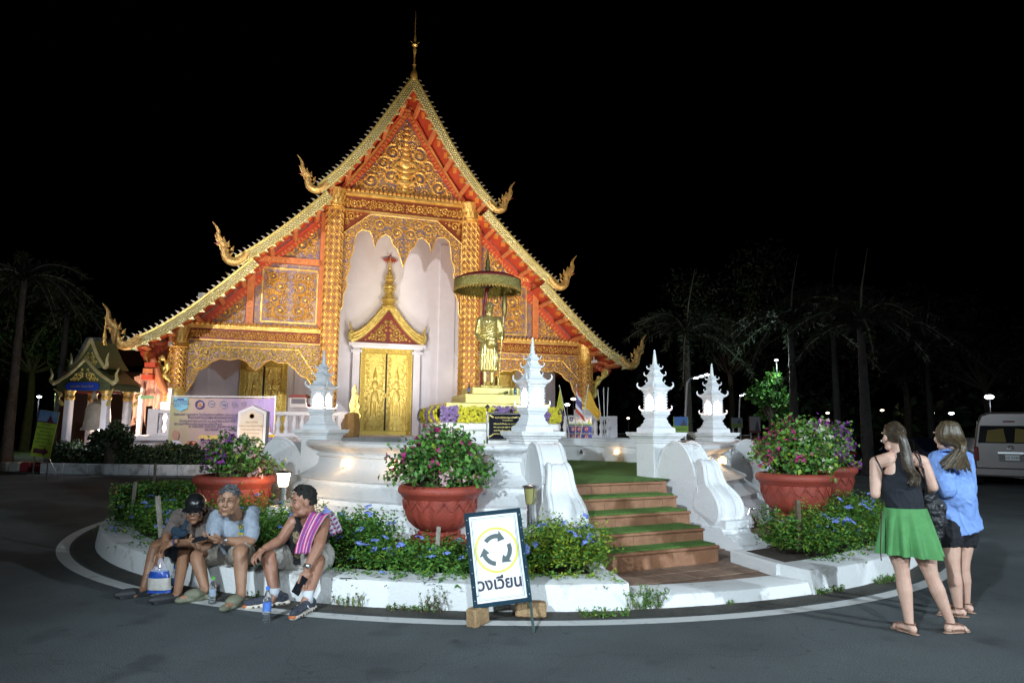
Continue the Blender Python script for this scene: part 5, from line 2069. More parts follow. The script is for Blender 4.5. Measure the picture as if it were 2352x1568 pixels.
bollard(648, 1162, 1080, 9.35, True, 'lit steel bollard lamp glowing against the white parapet', 'white plaster block under the lit bollard lamp')
bollard(1218, 1214, 1112, 8.25, False, 'unlit steel bollard lamp behind the roundabout sign', 'white plaster block under the unlit bollard lamp')
mb = MB()
for k, s in ((0, .02), (1, .10)):
 p = D(1240 + 20 * k, 1208, 8.1)
 mb.lathe([(.0, 0), (.03, .0), (.03, .06), (.02, .09), (.0, .09)], (p.x, p.y, p.z - .03), 10)
 mb.tube([(p.x - .08, p.y, p.z), (p.x, p.y, p.z + .01)], .008, 5)
tag(mb.build('ground_socket', M_BLACK), 'small black cable sockets beside the unlit bollard lamp', 'socket')
mb = MB()
p = D(1962, 1192, 9.6)
p = D(1710, 1150, 9.8)
q0 = D(1950 * .0 + 1768, 1178, 9.6)
mb.tube([q0 + Vector((-.30, 0, -.03)), q0 + Vector((-.28, 0, .06)), q0 + Vector((.02, 0, .06))], .018, 8)
tag(mb.build('steel_pipe', M_STEEL, smooth=True), 'bent bright steel pipe on the paving beside the urn foot', 'pipe')

# ------------------------------------------------------------------ roundabout sign
bl, br, tl = D(1088, 1398, 5.93), D(1222, 1380, 6.02), D(1058, 1180, 6.12)
xw, zh = (br - bl).length, (tl - bl).length
sg = thing('roundabout_sign', 'white roundabout sign board with arrows and Thai lettering in a blue frame', 'sign', (0, 0, 0))
sM = frame(bl, br - bl, zdir=(tl - bl))
M_NAVY = mat('sign_frame_blue', (.006, .028, .045), .7, spec=.2, var=.2, vscale=10)
mb = MB(sM)
mb.box((xw / 2, .012, zh / 2), (xw - .02, .012, zh - .02))
mb.build('board', mat('sign_white', (.80, .82, .84), .35, var=.02, vscale=4), sg)
mb = MB(sM)
fw = .035
mb.box((xw / 2, .006, fw / 2), (xw, .03, fw))
mb.box((xw / 2, .006, zh - fw / 2), (xw, .03, fw))
mb.box((fw / 2, .006, zh / 2), (fw, .029, zh - 2 * fw))
mb.box((xw - fw / 2, .006, zh / 2), (fw, .029, zh - 2 * fw))
mb.build('frame', M_NAVY, sg)
RV = MB()
RV.ball((0, 0, 0), (.004, .003, .004), 6, 4)
RV_ME = RV.mesh('rivet', mat('rivet', (.6, .65, .65), .4))
for k in range(7):
 for xx in (.016, xw - .016):
  link('rivet', RV_ME, sg, M=sM @ Matrix.Translation((xx, -.010, .06 + k * (zh - .12) / 6)))
mb = MB(sM)
for e, w in ((.055, .003), (.066, .002)):
 mb.box((xw / 2, .004, e), (xw - 2 * e, .004, w))
 mb.box((xw / 2, .004, zh - e), (xw - 2 * e, .004, w))
 mb.box((e, .004, zh / 2), (w, .004, zh - 2 * e - w))
 mb.box((xw - e, .004, zh / 2), (w, .004, zh - 2 * e - w))
mb.build('border_line', mat('ink_purple', (.02, .012, .03), .5), sg)
cc = (xw * .50, zh * .575)
R1 = xw * .385
mb = MB(sM)
vs, fs = [], []
for i in range(64):
 a = 2 * pi * i / 64
 for r in (R1 - .022, R1):
  vs.append((cc[0] + r * cos(a), .0035, cc[1] + r * sin(a)))
for i in range(64):
 j = (i + 1) % 64
 fs.append((2 * i, 2 * i + 1, 2 * j + 1, 2 * j))
mb.add(vs, [f[::-1] for f in fs])
mb.build('yellow_ring', mat('ring_yellow', (.62, .60, .07), .4), sg)
for k in range(3):
 mb = MB(sM)
 a0 = radians(140 - k * 120)
 ro, ri = R1 * .70, R1 * .50
 up_, dn_ = [], []
 for i in range(11):
  a = a0 - radians(62) * i / 10
  up_.append((cc[0] + ro * cos(a), cc[1] + ro * sin(a)))
  dn_.append((cc[0] + ri * cos(a), cc[1] + ri * sin(a)))
 a = a0 - radians(62)
 b2 = a0 - radians(94)
 rm = (ro + ri) / 2
 poly = up_ + [(cc[0] + (ro + .03) * cos(a), cc[1] + (ro + .03) * sin(a)), (cc[0] + rm * cos(b2), cc[1] + rm * sin(b2)), (cc[0] + (ri - .03) * cos(a), cc[1] + (ri - .03) * sin(a))] + dn_[::-1]
 mb.prism(poly, .003, Matrix.Translation((0, .002, 0)))
 mb.build('arrow', mat('arrow_green', (.035, .06, .06), .4), sg)
mb = MB(sM)
text_mesh('วงเวียน', .134, Matrix.Translation((cc[0] - .002, .003, zh * .172)), mb, .001, squeeze=.95, bold=.0042)
mb.build('lettering', mat('ink_purple', (.02, .012, .03), .5), sg)
mb = MB()
f0 = G(1226, 1452)
mb.tube([br + Vector((-.03, .03, .15)), br + Vector((-.012, .02, -.02)), f0 + Vector((0, 0, 0.005))], .012, 4)
f1 = G(1100, 1400)
mb.tube([bl + Vector((.03, .04, .1)), Vector((bl.x + .03, bl.y + .30, .01))], .012, 4)
mb.build('leg', mat('leg_teal', (.03, .13, .14), .5, col2=(.10, .10, .08), vscale=25), sg)

M_BRICK = mat('tan_brick', (.40, .26, .13), .85, col2=(.28, .17, .085), vscale=9, bump=.4, bscale=50)
mb = MB(Matrix.Translation((G(1096, 1441).x, 5.97, .077)) @ Matrix.Rotation(radians(-35), 4, 'Z') @ Matrix.Rotation(radians(4), 4, 'X'))
mb.bbox((0, 0, 0), (.105, .2, .15), .012)
tag(mb.build('paving_brick', M_BRICK), 'tan paving brick standing on end under the sign frame', 'brick', 'bricks propping the sign')
mb = MB(Matrix.Translation((G(1219, 1420).x, 6.22, .075)) @ Matrix.Rotation(radians(3), 4, 'Z') @ Matrix.Rotation(radians(2), 4, 'Y'))
mb.bbox((0, 0, 0), (.27, .12, .125), .012)
tag(mb.build('paving_brick', M_BRICK), 'tan paving brick lying flat behind the sign leg', 'brick', 'bricks propping the sign')

# ------------------------------------------------------------------ weeds in the gutter
def weed(px, py, n, h, w, lm, label, seed, dry=False):
 rd = random.Random(seed)
 p = G(px, py)
 Lv = Leaves()
 tw = MB()
 for _ in range(n):
  b = np.array([rd.uniform(-w, w), rd.uniform(-.05, .05), 0.0])
  b[1] += abs(b[0]) * 0.0
  hh = h * rd.uniform(.35, 1.1)
  tip = b + np.array([rd.gauss(0, .35) * hh, rd.gauss(-.15, .3) * hh, hh])
  tw.tube([tuple(b), tuple((b + tip) / 2 + rv(rd, .008)), tuple(tip)], [.003, .0025, .001], 3)
  for i in range(int(5 + hh * 55)):
   q = rd.uniform(.15, 1)
   Lv.leaf(b + (tip - b) * q, rv(rd) + np.array([0, 0, .2]), np.array([0, 0, 1.]) + rv(rd, .4), rd.uniform(.014, .034), rd.uniform(.004, .010), rd.choices(range(5), lm)[0])
 ang = atan2(p.y - CY, p.x - CX) + pi / 2
 t = thing('weed', label, 'weed', p, ang, 'weeds at the kerb foot')
 tw.build('stems', M_TWIG, t)
 link('leaves', Lv.mesh('leaves', LEAFM), t, 'stuff')

weed(1480, 1398, 60, .20, .16, (3, 4, 2, .5, .6), 'bushy green weed at the low kerb beside the sign', 1)
weed(1390, 1416, 70, .07, .22, (2, 4, 2, 1, 1), 'low trailing weed along the gutter near the sign leg', 2)
weed(1010, 1405, 16, .20, .14, (0, 1, 2, 0, 6), 'dry brown weed leaning on the kerb beside the sign', 3)
weed(800, 1390, 26, .14, .16, (1, 3, 1, 1, 4), 'thin dry weed by the kerb beyond the sport shoes', 4)
weed(1905, 1360, 50, .06, .22, (2, 4, 3, .5, .8), 'low green weed at the kerb near the woman in green', 5)
weed(2035, 1335, 50, .07, .25, (2, 4, 3, .5, .6), 'green weed patch between kerb and white line behind the women', 6)
weed(1680, 1385, 10, .05, .06, (2, 4, 3, .5, .6), 'tiny green weed below the low kerb', 7)
weed(390, 1305, 40, .06, .3, (3, 4, 3, .3, 1), 'low weed strip below the kerb beside the capped man', 8)
weed(590, 1372, 20, .06, .15, (2, 4, 3, .3, 1), 'small weed between the feet of the seated men', 9)
weed(950, 1402, 40, .05, .25, (1, 3, 2, .3, 3), 'half dry weed strip on the gutter dirt', 10)

# =================================================================== PEOPLE
from mathutils.bvhtree import BVHTree

def zm(x, y):
 """pixel of the men's close-up"""
 return (350 + x / 3.136) * .7656, (1400 + y / 3.136) * .7656

def zw(x, y):
 """pixel of the women's close-up"""
 return (2500 + x / 2.0909) * .7656, (1200 + y / 2.0909) * .7656

def JM(x, y, Y):
 return D(*zm(x, y), Y)

def JW(x, y, Y):
 return D(*zw(x, y), Y)

def hmat(c, fwd, up, s):
 f = Vector(fwd).normalized()
 x = (-f).cross(Vector(up)).normalized()
 z = x.cross(-f).normalized()
 m = Matrix((x, -f, z)).transposed().to_4x4()
 return Matrix.Translation(c) @ m @ Matrix.Scale(s, 4)

def head(mb, M, fem=False):
 def b(c, r, n=14, m=10):
  mb.ball(c, r, n, m, M)
 b((0, .015, .030), (.076, .094, .088), 18, 12)
 b((0, -.018, -.045), (.059, .068, .080), 16, 10)
 b((0, -.058, -.098), (.028, .024, .020))
 for s in (-1, 1):
  b((s * .036, -.050, -.026), (.030, .034, .036))
  b((s * .045, -.015, -.082), (.020, .035, .026))
  b((s * .030, -.080, .034), (.030, .014, .009))
  b((s * .078, .012, -.008), (.010, .022, .033))
 mb.tube([M @ Vector(p) for p in ((0, -.082, .026), (0, -.091, -.002), (0, -.098, -.022), (0, -.084, -.032))], [.008, .011, .0145, .011], 8)
 for s in (-1, 1):
  b((s * .013, -.086, -.025), (.009, .011, .008))
 b((0, -.084, -.053), (.022, .008, .005))
 b((0, -.082, -.064), (.019, .009, .006))

M_EYEW, M_IRIS = mat('eye_white', (.75, .72, .68), .3), mat('iris', (.02, .012, .008), .25)
M_BROW = mat('brow_hair', (.03, .025, .022), .8)
M_LIP = mat('lips', (.30, .12, .10), .5)

def face(person, M, browm=None):
 for s in (-1, 1):
  mb = MB()
  mb.ball((s * .031, -.0765, .010), (.0125, .009, .0048), 10, 6, M)
  mb.build('eye', M_EYEW, person, world=True, smooth='all')
  mb = MB()
  mb.ball((s * .031, -.0825, .010), (.0058, .004, .0050), 8, 6, M)
  mb.build('iris', M_IRIS, person, world=True, smooth='all')
  mb = MB()
  mb.tube([M @ Vector(p) for p in ((s * .012, -.091, .036), (s * .032, -.090, .043), (s * .052, -.078, .036))], [.004, .005, .003], 6)
  mb.build('eyebrow', browm or M_BROW, person, world=True, smooth='all')
  mb = MB()
  mb.tube([M @ Vector(p) for p in ((s * .016, -.083, .0125), (s * .031, -.0865, .0155), (s * .047, -.077, .011))], .0028, 5)
  mb.build('eyelid', M_BROW, person, world=True)
 mb = MB()
 mb.tube([M @ Vector(p) for p in ((-.024, -.086, -.058), (-.008, -.0925, -.0575), (.008, -.0925, -.0575), (.024, -.086, -.058))], [.002, .003, .003, .002], 6)
 mb.build('mouth', M_LIP, person, world=True)

def hand(mb, wrist, d, n, s=1.0, curl=.5, thumb=1, spread=.1):
 """palm with four unequal bent fingers and a thumb from its side; d towards the knuckles, n out of the palm"""
 d, n = Vector(d).normalized(), Vector(n).normalized()
 side = d.cross(n).normalized()
 n = side.cross(d).normalized()
 w = Vector(wrist)
 limb(mb, [w, w + d * .045 * s], [.024 * s, .030 * s], 10, .62, n)
 for k in range(4):
  off = (k - 1.5) * .019 * s
  b0 = w + d * .03 * s + side * off * .8
  k0 = w + d * (.082 + (.006, .010, .007, -.004)[k]) * s + side * off
  limb(mb, [b0, k0], [.012 * s, .0115 * s], 8)
  L = (.036, .041, .038, .029)[k] * s
  a = curl
  p = k0
  dd = d + side * (k - 1.5) * spread
  for q in range(3):
   ang = a * (q + .5) * .9
   v = (dd.normalized() * cos(ang) + n * sin(ang))
   p2 = p + v * L * (1.0, .75, .55)[q]
   limb(mb, [p, p2], [(.0102, .0092, .0084)[q] * s, (.0092, .0084, .0072)[q] * s], 8)
   p = p2
 t0 = w + d * .025 * s + side * thumb * -.022 * s
 t1 = t0 + (d * .6 - side * thumb * .8 + n * .3).normalized() * .038 * s
 t2 = t1 + (d * .9 - side * thumb * .25 + n * .4).normalized() * .030 * s
 t3 = t2 + (d * 1.0 + n * .5).normalized() * .024 * s
 limb(mb, [t0, t1], [.015 * s, .0125 * s], 8)
 limb(mb, [t1, t2], [.0125 * s, .0105 * s], 8)
 limb(mb, [t2, t3], [.0105 * s, .009 * s], 8)

def put(me, name, m, parent, label=None):
 me.materials.clear()
 for q in (m if isinstance(m, (list, tuple)) else [m]):
  me.materials.append(q)
 to_local(me, parent)
 me.name = name
 return link(name, me, parent, label=label)

def bvh(o):
 M = WM[o.name]
 me = o.data
 return BVHTree.FromPolygons([M @ v.co for v in me.vertices], [tuple(p.vertices) for p in me.polygons])

def patch(tree, poly, name, m, parent, res=10, off=.003):
 """a printed patch lying on a garment: poly in picture pixels, laid onto the surface the picture shows"""
 xs, ys = [p[0] for p in poly], [p[1] for p in poly]
 vs, fs, ok = [], [], {}
 for i in range(res + 1):
  for j in range(res + 1):
   x = min(xs) + (max(xs) - min(xs)) * i / res
   y = min(ys) + (max(ys) - min(ys)) * j / res
   h = tree.ray_cast(Vector((0, 0, CAMH)), ray(x, y).normalized())
   if h[0] is not None:
    ok[(i, j)] = len(vs)
    nn = h[1] if h[1].dot(ray(x, y)) < 0 else -h[1]
    vs.append(tuple(h[0] + nn * off))
 for i in range(res):
  for j in range(res):
   k = [(i, j), (i + 1, j), (i + 1, j + 1), (i, j + 1)]
   cx = min(xs) + (max(xs) - min(xs)) * (i + .5) / res
   cy = min(ys) + (max(ys) - min(ys)) * (j + .5) / res
   if all(q in ok for q in k) and inside((cx, cy), poly):
    fs.append(tuple(ok[q] for q in k))
 if not fs:
  return None
 mb = MB()
 mb.add(vs, fs)
 return mb.build(name, m, parent, world=True, smooth='all')

def circle(cx, cy, rx, ry=None, n=20):
 ry = ry or rx
 return [(cx + rx * cos(2 * pi * i / n), cy + ry * sin(2 * pi * i / n)) for i in range(n)]

SK_TAN = mat('skin_tan', (.29, .145, .08), .5, col2=(.23, .11, .06), vscale=9, bump=.05, bscale=120)
SK_MID = mat('skin_mid', (.37, .20, .12), .5, col2=(.31, .155, .09), vscale=9, bump=.05, bscale=120)
SK_RUD = mat('skin_ruddy', (.38, .19, .12), .5, col2=(.31, .14, .088), vscale=9, bump=.05, bscale=120)
SK_FAIR = mat('skin_fair', (.62, .40, .30), .45, col2=(.56, .32, .24), vscale=9, bump=.04, bscale=120)

def fabric(name, c, rough=.85, var=.12, b=.5, bs=220, vs=7):
 return mat(name, c, rough, var=var, vscale=vs, bump=b, bscale=bs)

def folds(mb, path, r, n=5, amp=.02, seed=0, width=.12):
 """soft creases that are fused into a garment"""
 rd_ = random.Random(seed)
 for _ in range(n):
  i = rd_.randrange(len(path) - 1)
  p = path[i].lerp(path[i + 1], rd_.random())
  q = p + Vector((rd_.uniform(-1, 1), rd_.uniform(-.3, .3), rd_.uniform(-.5, .5))) * width
  o = Vector((0, -r, 0))
  limb(mb, [p + o, (p + q) / 2 + o * 1.06, q + o], [amp * .4, amp, amp * .4], 6)

def wrinkle(me, amp, seed=0.0):
 """creases of hanging cloth: ridged noise, stretched along the drop of the cloth"""
 from mathutils import noise as mn
 ns = [v.normal.copy() for v in me.vertices]
 for v, n in zip(me.vertices, ns):
  c = v.co
  q = Vector((c.x * 9 + c.z * 5 + seed, c.y * 9, c.z * 6 - c.x * 4))
  r = 1 - abs(mn.noise(q)) * 2.4
  r2 = 1 - abs(mn.noise(q * 2.3 + Vector((7, 3, 1)))) * 2.2
  v.co = c + n * amp * (max(0, r) ** 2 - .35 + .4 * max(0, r2) ** 2)

def garment(parts, name, m, parent, vox=.008, it=4, smooth=.5, amp=.010):
 mb = MB()
 for p in parts:
  if p[0] == 'l':
   limb(mb, p[1], p[2], 14, *(p[3:] if len(p) > 3 else ()))
  elif p[0] == 'b':
   mb.ball(p[1], p[2], 14, 10, *(p[3:] if len(p) > 3 else ()))
  elif p[0] == 't':
   mb.tube(p[1], p[2], 16, *(p[3:] if len(p) > 3 else ()))
  elif p[0] == 'f':
   folds(mb, *p[1:])
 me = fuse(mb, name, vox, it, smooth)
 wrinkle(me, amp, len(name) * 3.7 + parts[0][1][0].x)
 return put(me, name, m, parent)

def hair_cap(M, parent, m, front=.045, back=-.06, vol=1.0, name='hair', seed=0):
 """short hair: a shell of overlapping locks on the skull"""
 mb = MB()
 mb.ball((0, .022, .042), (.080 * vol, .094 * vol, .085 * vol), 18, 12, M)
 mb.ball((0, .055, -.005), (.074 * vol, .062 * vol, .075 * vol), 16, 10, M)
 rd_ = random.Random(seed)
 for k in range(70):
  a = rd_.uniform(0, 2 * pi)
  e = rd_.uniform(.15, 1.45)
  p = Vector((.078 * cos(e) * cos(a), .02 + .095 * cos(e) * sin(a), .04 + .088 * sin(e))) * vol
  if p.y < -.055 and p.z < front + .03:
   continue
  q = p + Vector((rd_.gauss(0, .012), -.02 + rd_.gauss(0, .01), rd_.gauss(.004, .006)))
  limb(mb, [M @ p, M @ q], [.011 * M.to_scale().x, .006 * M.to_scale().x], 6)
 me = fuse(mb, name, .0055, 1)
 # keep the face clear
 Mi = M.inverted()
 bm_ = [v.co.copy() for v in me.vertices]
 for v, c in zip(me.vertices, bm_):
  l = Mi @ c
  if l.y < -.02 and l.z < front:
   d = Vector((l.x, l.y, 0))
   l2 = Vector((l.x * .86, max(l.y, -.045) if l.z < front - .015 else l.y * .90, l.z))
   v.co = M @ l2
  elif l.z < back:
   v.co = M @ Vector((l.x * .8, l.y * .8, back + (l.z - back) * .2))
 return put(me, name, m, parent)

def leg(mb, hip, kn, an, r):
 """one continuous leg: thigh, knee, calf, ankle"""
 P_ = [hip, hip.lerp(kn, .5), hip.lerp(kn, .86), kn.lerp(an, .08), kn.lerp(an, .34) + Vector((0, .022 if an.z > .2 else .0, 0)), kn.lerp(an, .70), an]
 c = smooth_curve(P_, 4)
 q = np.linspace(0, len(P_) - 1, len(c))
 limb(mb, c, [float(v) for v in np.interp(q, range(len(P_)), r)], 14)

def shoe_base(loc, d):
 d = Vector((d[0], d[1], 0)).normalized()
 return frame(loc, d, zdir=(0, 0, 1))        # local x = toe direction

# ------------------------------------------------------------------ man in the black cap
def man_cap():
 t = thing('person', 'person in black cap and glasses, brown shirt, sitting bent forward on the kerb', 'person', JM(700, 900, 7.45) * Vector((1, 1, 0)) if False else (-3.5, 7.5, .24))
 s = 1.1
 hip = [Vector((-3.62, 7.62, .34)), Vector((-3.36, 7.50, .34))]
 kn = [JM(372, 735, 7.05), JM(640, 785, 6.95)]
 an = [JM(255, 1150, 6.86), JM(572, 1195, 6.68)]
 sh = [JM(600, 470, 7.12), JM(860, 450, 7.10)]
 el = [JM(470, 655, 6.86), JM(795, 700, 6.86)]
 wr = [JM(545, 690, 6.74), JM(560, 712, 6.70)]
 hc = JM(738, 392, 6.86)
 neck = JM(760, 500, 7.0)
 HM = hmat(hc, (.20, -1, -.24), (0, -.1, 1), 1.12)
 b = MB()
 head(b, HM)
 limb(b, [neck, hc + Vector((0, .03, -.03))], [.062, .058])
 chest = (sh[0] + sh[1]) / 2 + Vector((0, .05, -.10))
 belly = (hip[0] + hip[1]) / 2 + Vector((0, -.06, .12))
 b.tube([belly, chest, neck], [.125, .13, .07], 14, None, .72, (0, 1, 0))
 for i in (0, 1):
  leg(b, hip[i], kn[i], an[i], [.088, 0.079, 0.067, 0.058, 0.057, 0.045, .036])
  limb(b, [an[i], an[i] + Vector((-.05, -.07, -.035))], [.036, .034])
  limb(b, [sh[i], el[i]], [.058, .045])
 # arms crossed over the knees: one hand clasps the other wrist
 w2 = JM(425, 790, 6.72)
 limb(b, [el[1], JM(600, 715, 6.72), JM(540, 712, 6.68)], [.045, .036, .030])
 hand(b, JM(560, 700, 6.67), JM(470, 735, 6.66) - JM(560, 700, 6.67), (0, .6, -.8), 1.1, .55, 1)
 limb(b, [el[0], JM(455, 740, 6.76), w2], [.045, .036, .030])
 hand(b, w2, Vector((-.15, -.1, -1)), (.7, -.5, 0), 1.08, .8, -1)
 put(fuse(b, 'body', .0055, 3), 'body', SK_TAN, t)
 face(t, HM)
 sm = fabric('shirt_brown', (.20, .155, .135))
 P = [('t', [(hip[0] + hip[1]) / 2 + Vector((0, .02, .0)), belly, chest, neck + Vector((0, .02, -.02))], [.185, .185, .185, .09], None, .85, (0, 1, 0)),
   ('b', sh[0], (.085, .085, .08)), ('b', sh[1], (.085, .085, .08))]
 for i in (0, 1):
  P.append(('l', [sh[i], el[i].lerp(sh[i], .18)], [.078, .068]))
 garment(P, 'shirt', sm, t)
 pm = fabric('shorts_navy', (.03, .045, .07))
 P = [('l', [hip[0] + Vector((0, .08, 0)), hip[1] + Vector((0, .08, 0))], [.13, .13])]
 for i in (0, 1):
  P.append(('l', [hip[i], hip[i].lerp(kn[i], .66)], [.115, .098]))
 garment(P, 'shorts', pm, t)
 # cap with curved peak
 mb = MB()
 mb.ball((0, .014, .045), (.086, .104, .088), 20, 12, HM)
 me = fuse(mb, 'cap', .006, 2)
 cap = put(me, 'cap', mat('cap_black', (.012, .012, .013), .28), t)
 mb = MB()
 vs, fs = [], []
 for j in range(4):
  r = j / 3
  for i in range(13):
   a = -1.25 + 2.5 * i / 12
   x = sin(a) * (.080 + .010 * r)
   y = -.06 - cos(a) * (.03 + .065 * r)
   z = .050 - .016 * r - .022 * (sin(a) ** 2)
   vs += [HM @ Vector((x, y, z)), HM @ Vector((x, y, z - .006))]
 for j in range(3):
  for i in range(12):
   a = (j * 13 + i) * 2
   c = a + 26
   fs += [(a, a + 2, c + 2, c), (a + 1, c + 1, c + 3, a + 3)]
 for i in range(12):
  a = (39 + i) * 2
  fs.append((a, a + 2, a + 3, a + 1))
 mb.add(vs, fs)
 mb.build('peak', mat('cap_black', (.012, .012, .013), .28), cap, world=True, smooth=True)
 mb = MB()
 for q in (-1, 1):
  rr = [(q * .031 + .024 * cos(a) * (1.0), -.098, .006 + .015 * sin(a)) for a in np.linspace(0, 2 * pi, 13)[:-1]]
  mb.tube([HM @ Vector(p) for p in rr], .0026, 5, close=True)
  mb.tube([HM @ Vector((q * .055, -.094, .012)), HM @ Vector((q * .082, .0, .012))], .0026, 5)
 mb.tube([HM @ Vector((-.008, -.102, .01)), HM @ Vector((.008, -.102, .01))], .0026, 5)
 mb.build('glasses', mat('glasses_frame', (.75, .75, .78), .25, .3), t, world=True)
 mb = MB()
 mb.ball((0, .06, -.01), (.072, .05, .06), 12, 8, HM)
 mb.build('hair', mat('hair_black', (.015, .013, .012), .55), t, world=True, smooth='all')
 # rubber clogs
 for a_, d in ((an[0], (-.75, -.66)), (an[1], (-.72, -.70))):
  loc = Vector((a_.x, a_.y, 0.0))
  M = shoe_base(loc, d)
  mb = MB()
  mb.ball((.13, 0, .045), (.135, .060, .046), 16, 10, M)
  mb.ball((.03, 0, .035), (.085, .050, .032), 14, 8, M)
  mb.ball((-.04, 0, .030), (.055, .045, .028), 12, 8, M)
  mb.box((.08, 0, .012), (.26, .09, .022), M)
  put(fuse(mb, 'clog', .006, 3), 'clog', mat('clog_rubber', (.030, .033, .036), .6), t)
 # rings and bracelet
 mb = MB()
 p = JM(470, 730, 6.655)
 mb.lathe([(.034, -.006), (.037, 0), (.034, .006)], n=16, M=frame(JM(545, 703, 6.66), Vector((0, 1, 0)), zdir=JM(470, 735, 6.66) - JM(560, 700, 6.67)), cap=False)
 mb.build('bracelet', mat('bracelet_blue', (.02, .05, .18), .3), t, world=True, smooth='all')
 return t

man_cap()
# sling bag worn across the capped man's chest
sb = thing('sling_bag', 'small navy sling bag hanging on the brown shirted chest', 'bag', JM(590, 620, 6.75))
mb = MB()
mb.ball(JM(595, 618, 6.82), (.080, .045, .052), 14, 10)
mb.ball(JM(550, 598, 6.80), (.040, .04, .042), 12, 8)
put(fuse(mb, 'pouch', .008, 2), 'pouch', fabric('bag_navy', (.02, .045, .075), .5), sb)
mb = MB()
mb.tube([JM(690, 455, 6.88), JM(655, 520, 6.86), JM(620, 590, 6.78)], .022, 8, flat=.4, up=(0, 1, 0))
mb.tube([JM(560, 650, 6.76), JM(545, 760, 6.86), JM(548, 880, 6.95)], .032, 8, flat=.4, up=(0, 1, 0))
mb.build('strap', fabric('bag_navy', (.02, .045, .075), .5), sb, world=True, smooth='all')
# plastic carrier bag
pb = thing('carrier_bag', 'clear plastic carrier bag with blue and cream bands hanging between the knees', 'bag', JM(400, 1180, 6.72))
Yb = 6.70
zt_, zb_ = JM(415, 850, Yb).z, JM(400, 1185, Yb).z
cx0, cx1 = JM(415, 850, Yb).x, JM(395, 1180, Yb).x
mb = MB()
vs, n = [], 28
prof = [(0, .012, .012), (.12, .028, .022), (.3, .062, .04), (.38, .085, .05), (.52, .098, .058), (.56, .10, .058), (.60, .103, .058), (.86, .108, .05), (.90, .109, .045), (1.0, .112, .018)]
mi_of = [0, 0, 0, 1, 1, 2, 2, 2, 1]
rd = random.Random(3)
for u, rx, ry in prof:
 for i in range(n):
  a = 2 * pi * i / n
  w = 1 + .05 * sin(5 * a + 7 * u) + .03 * sin(11 * a)
  vs.append((cx0 + (cx1 - cx0) * u + rx * cos(a) * w, Yb + ry * sin(a) * w, zt_ + (zb_ - zt_) * u))
for j in range(len(prof) - 1):
 mb.cur = mi_of[j]
 f = [(j * n + i, (j + 1) * n + i, (j + 1) * n + (i + 1) % n, j * n + (i + 1) % n) for i in range(n)]
 mb.f += f
 mb.mi += [mi_of[j]] * n
mb.f.append(tuple(range((len(prof) - 1) * n, len(prof) * n)))
mb.mi.append(1)
mb.v = vs
mb.cur = 0
mb.build('bag_film', [mat('bag_clear', (.8, .85, 1.0), .12, alpha=.32), mat('bag_blue', (.02, .07, .34), .25, var=.2, vscale=25), mat('bag_cream', (.52, .49, .44), .3, var=.08, vscale=25)], pb, world=True, smooth='all')

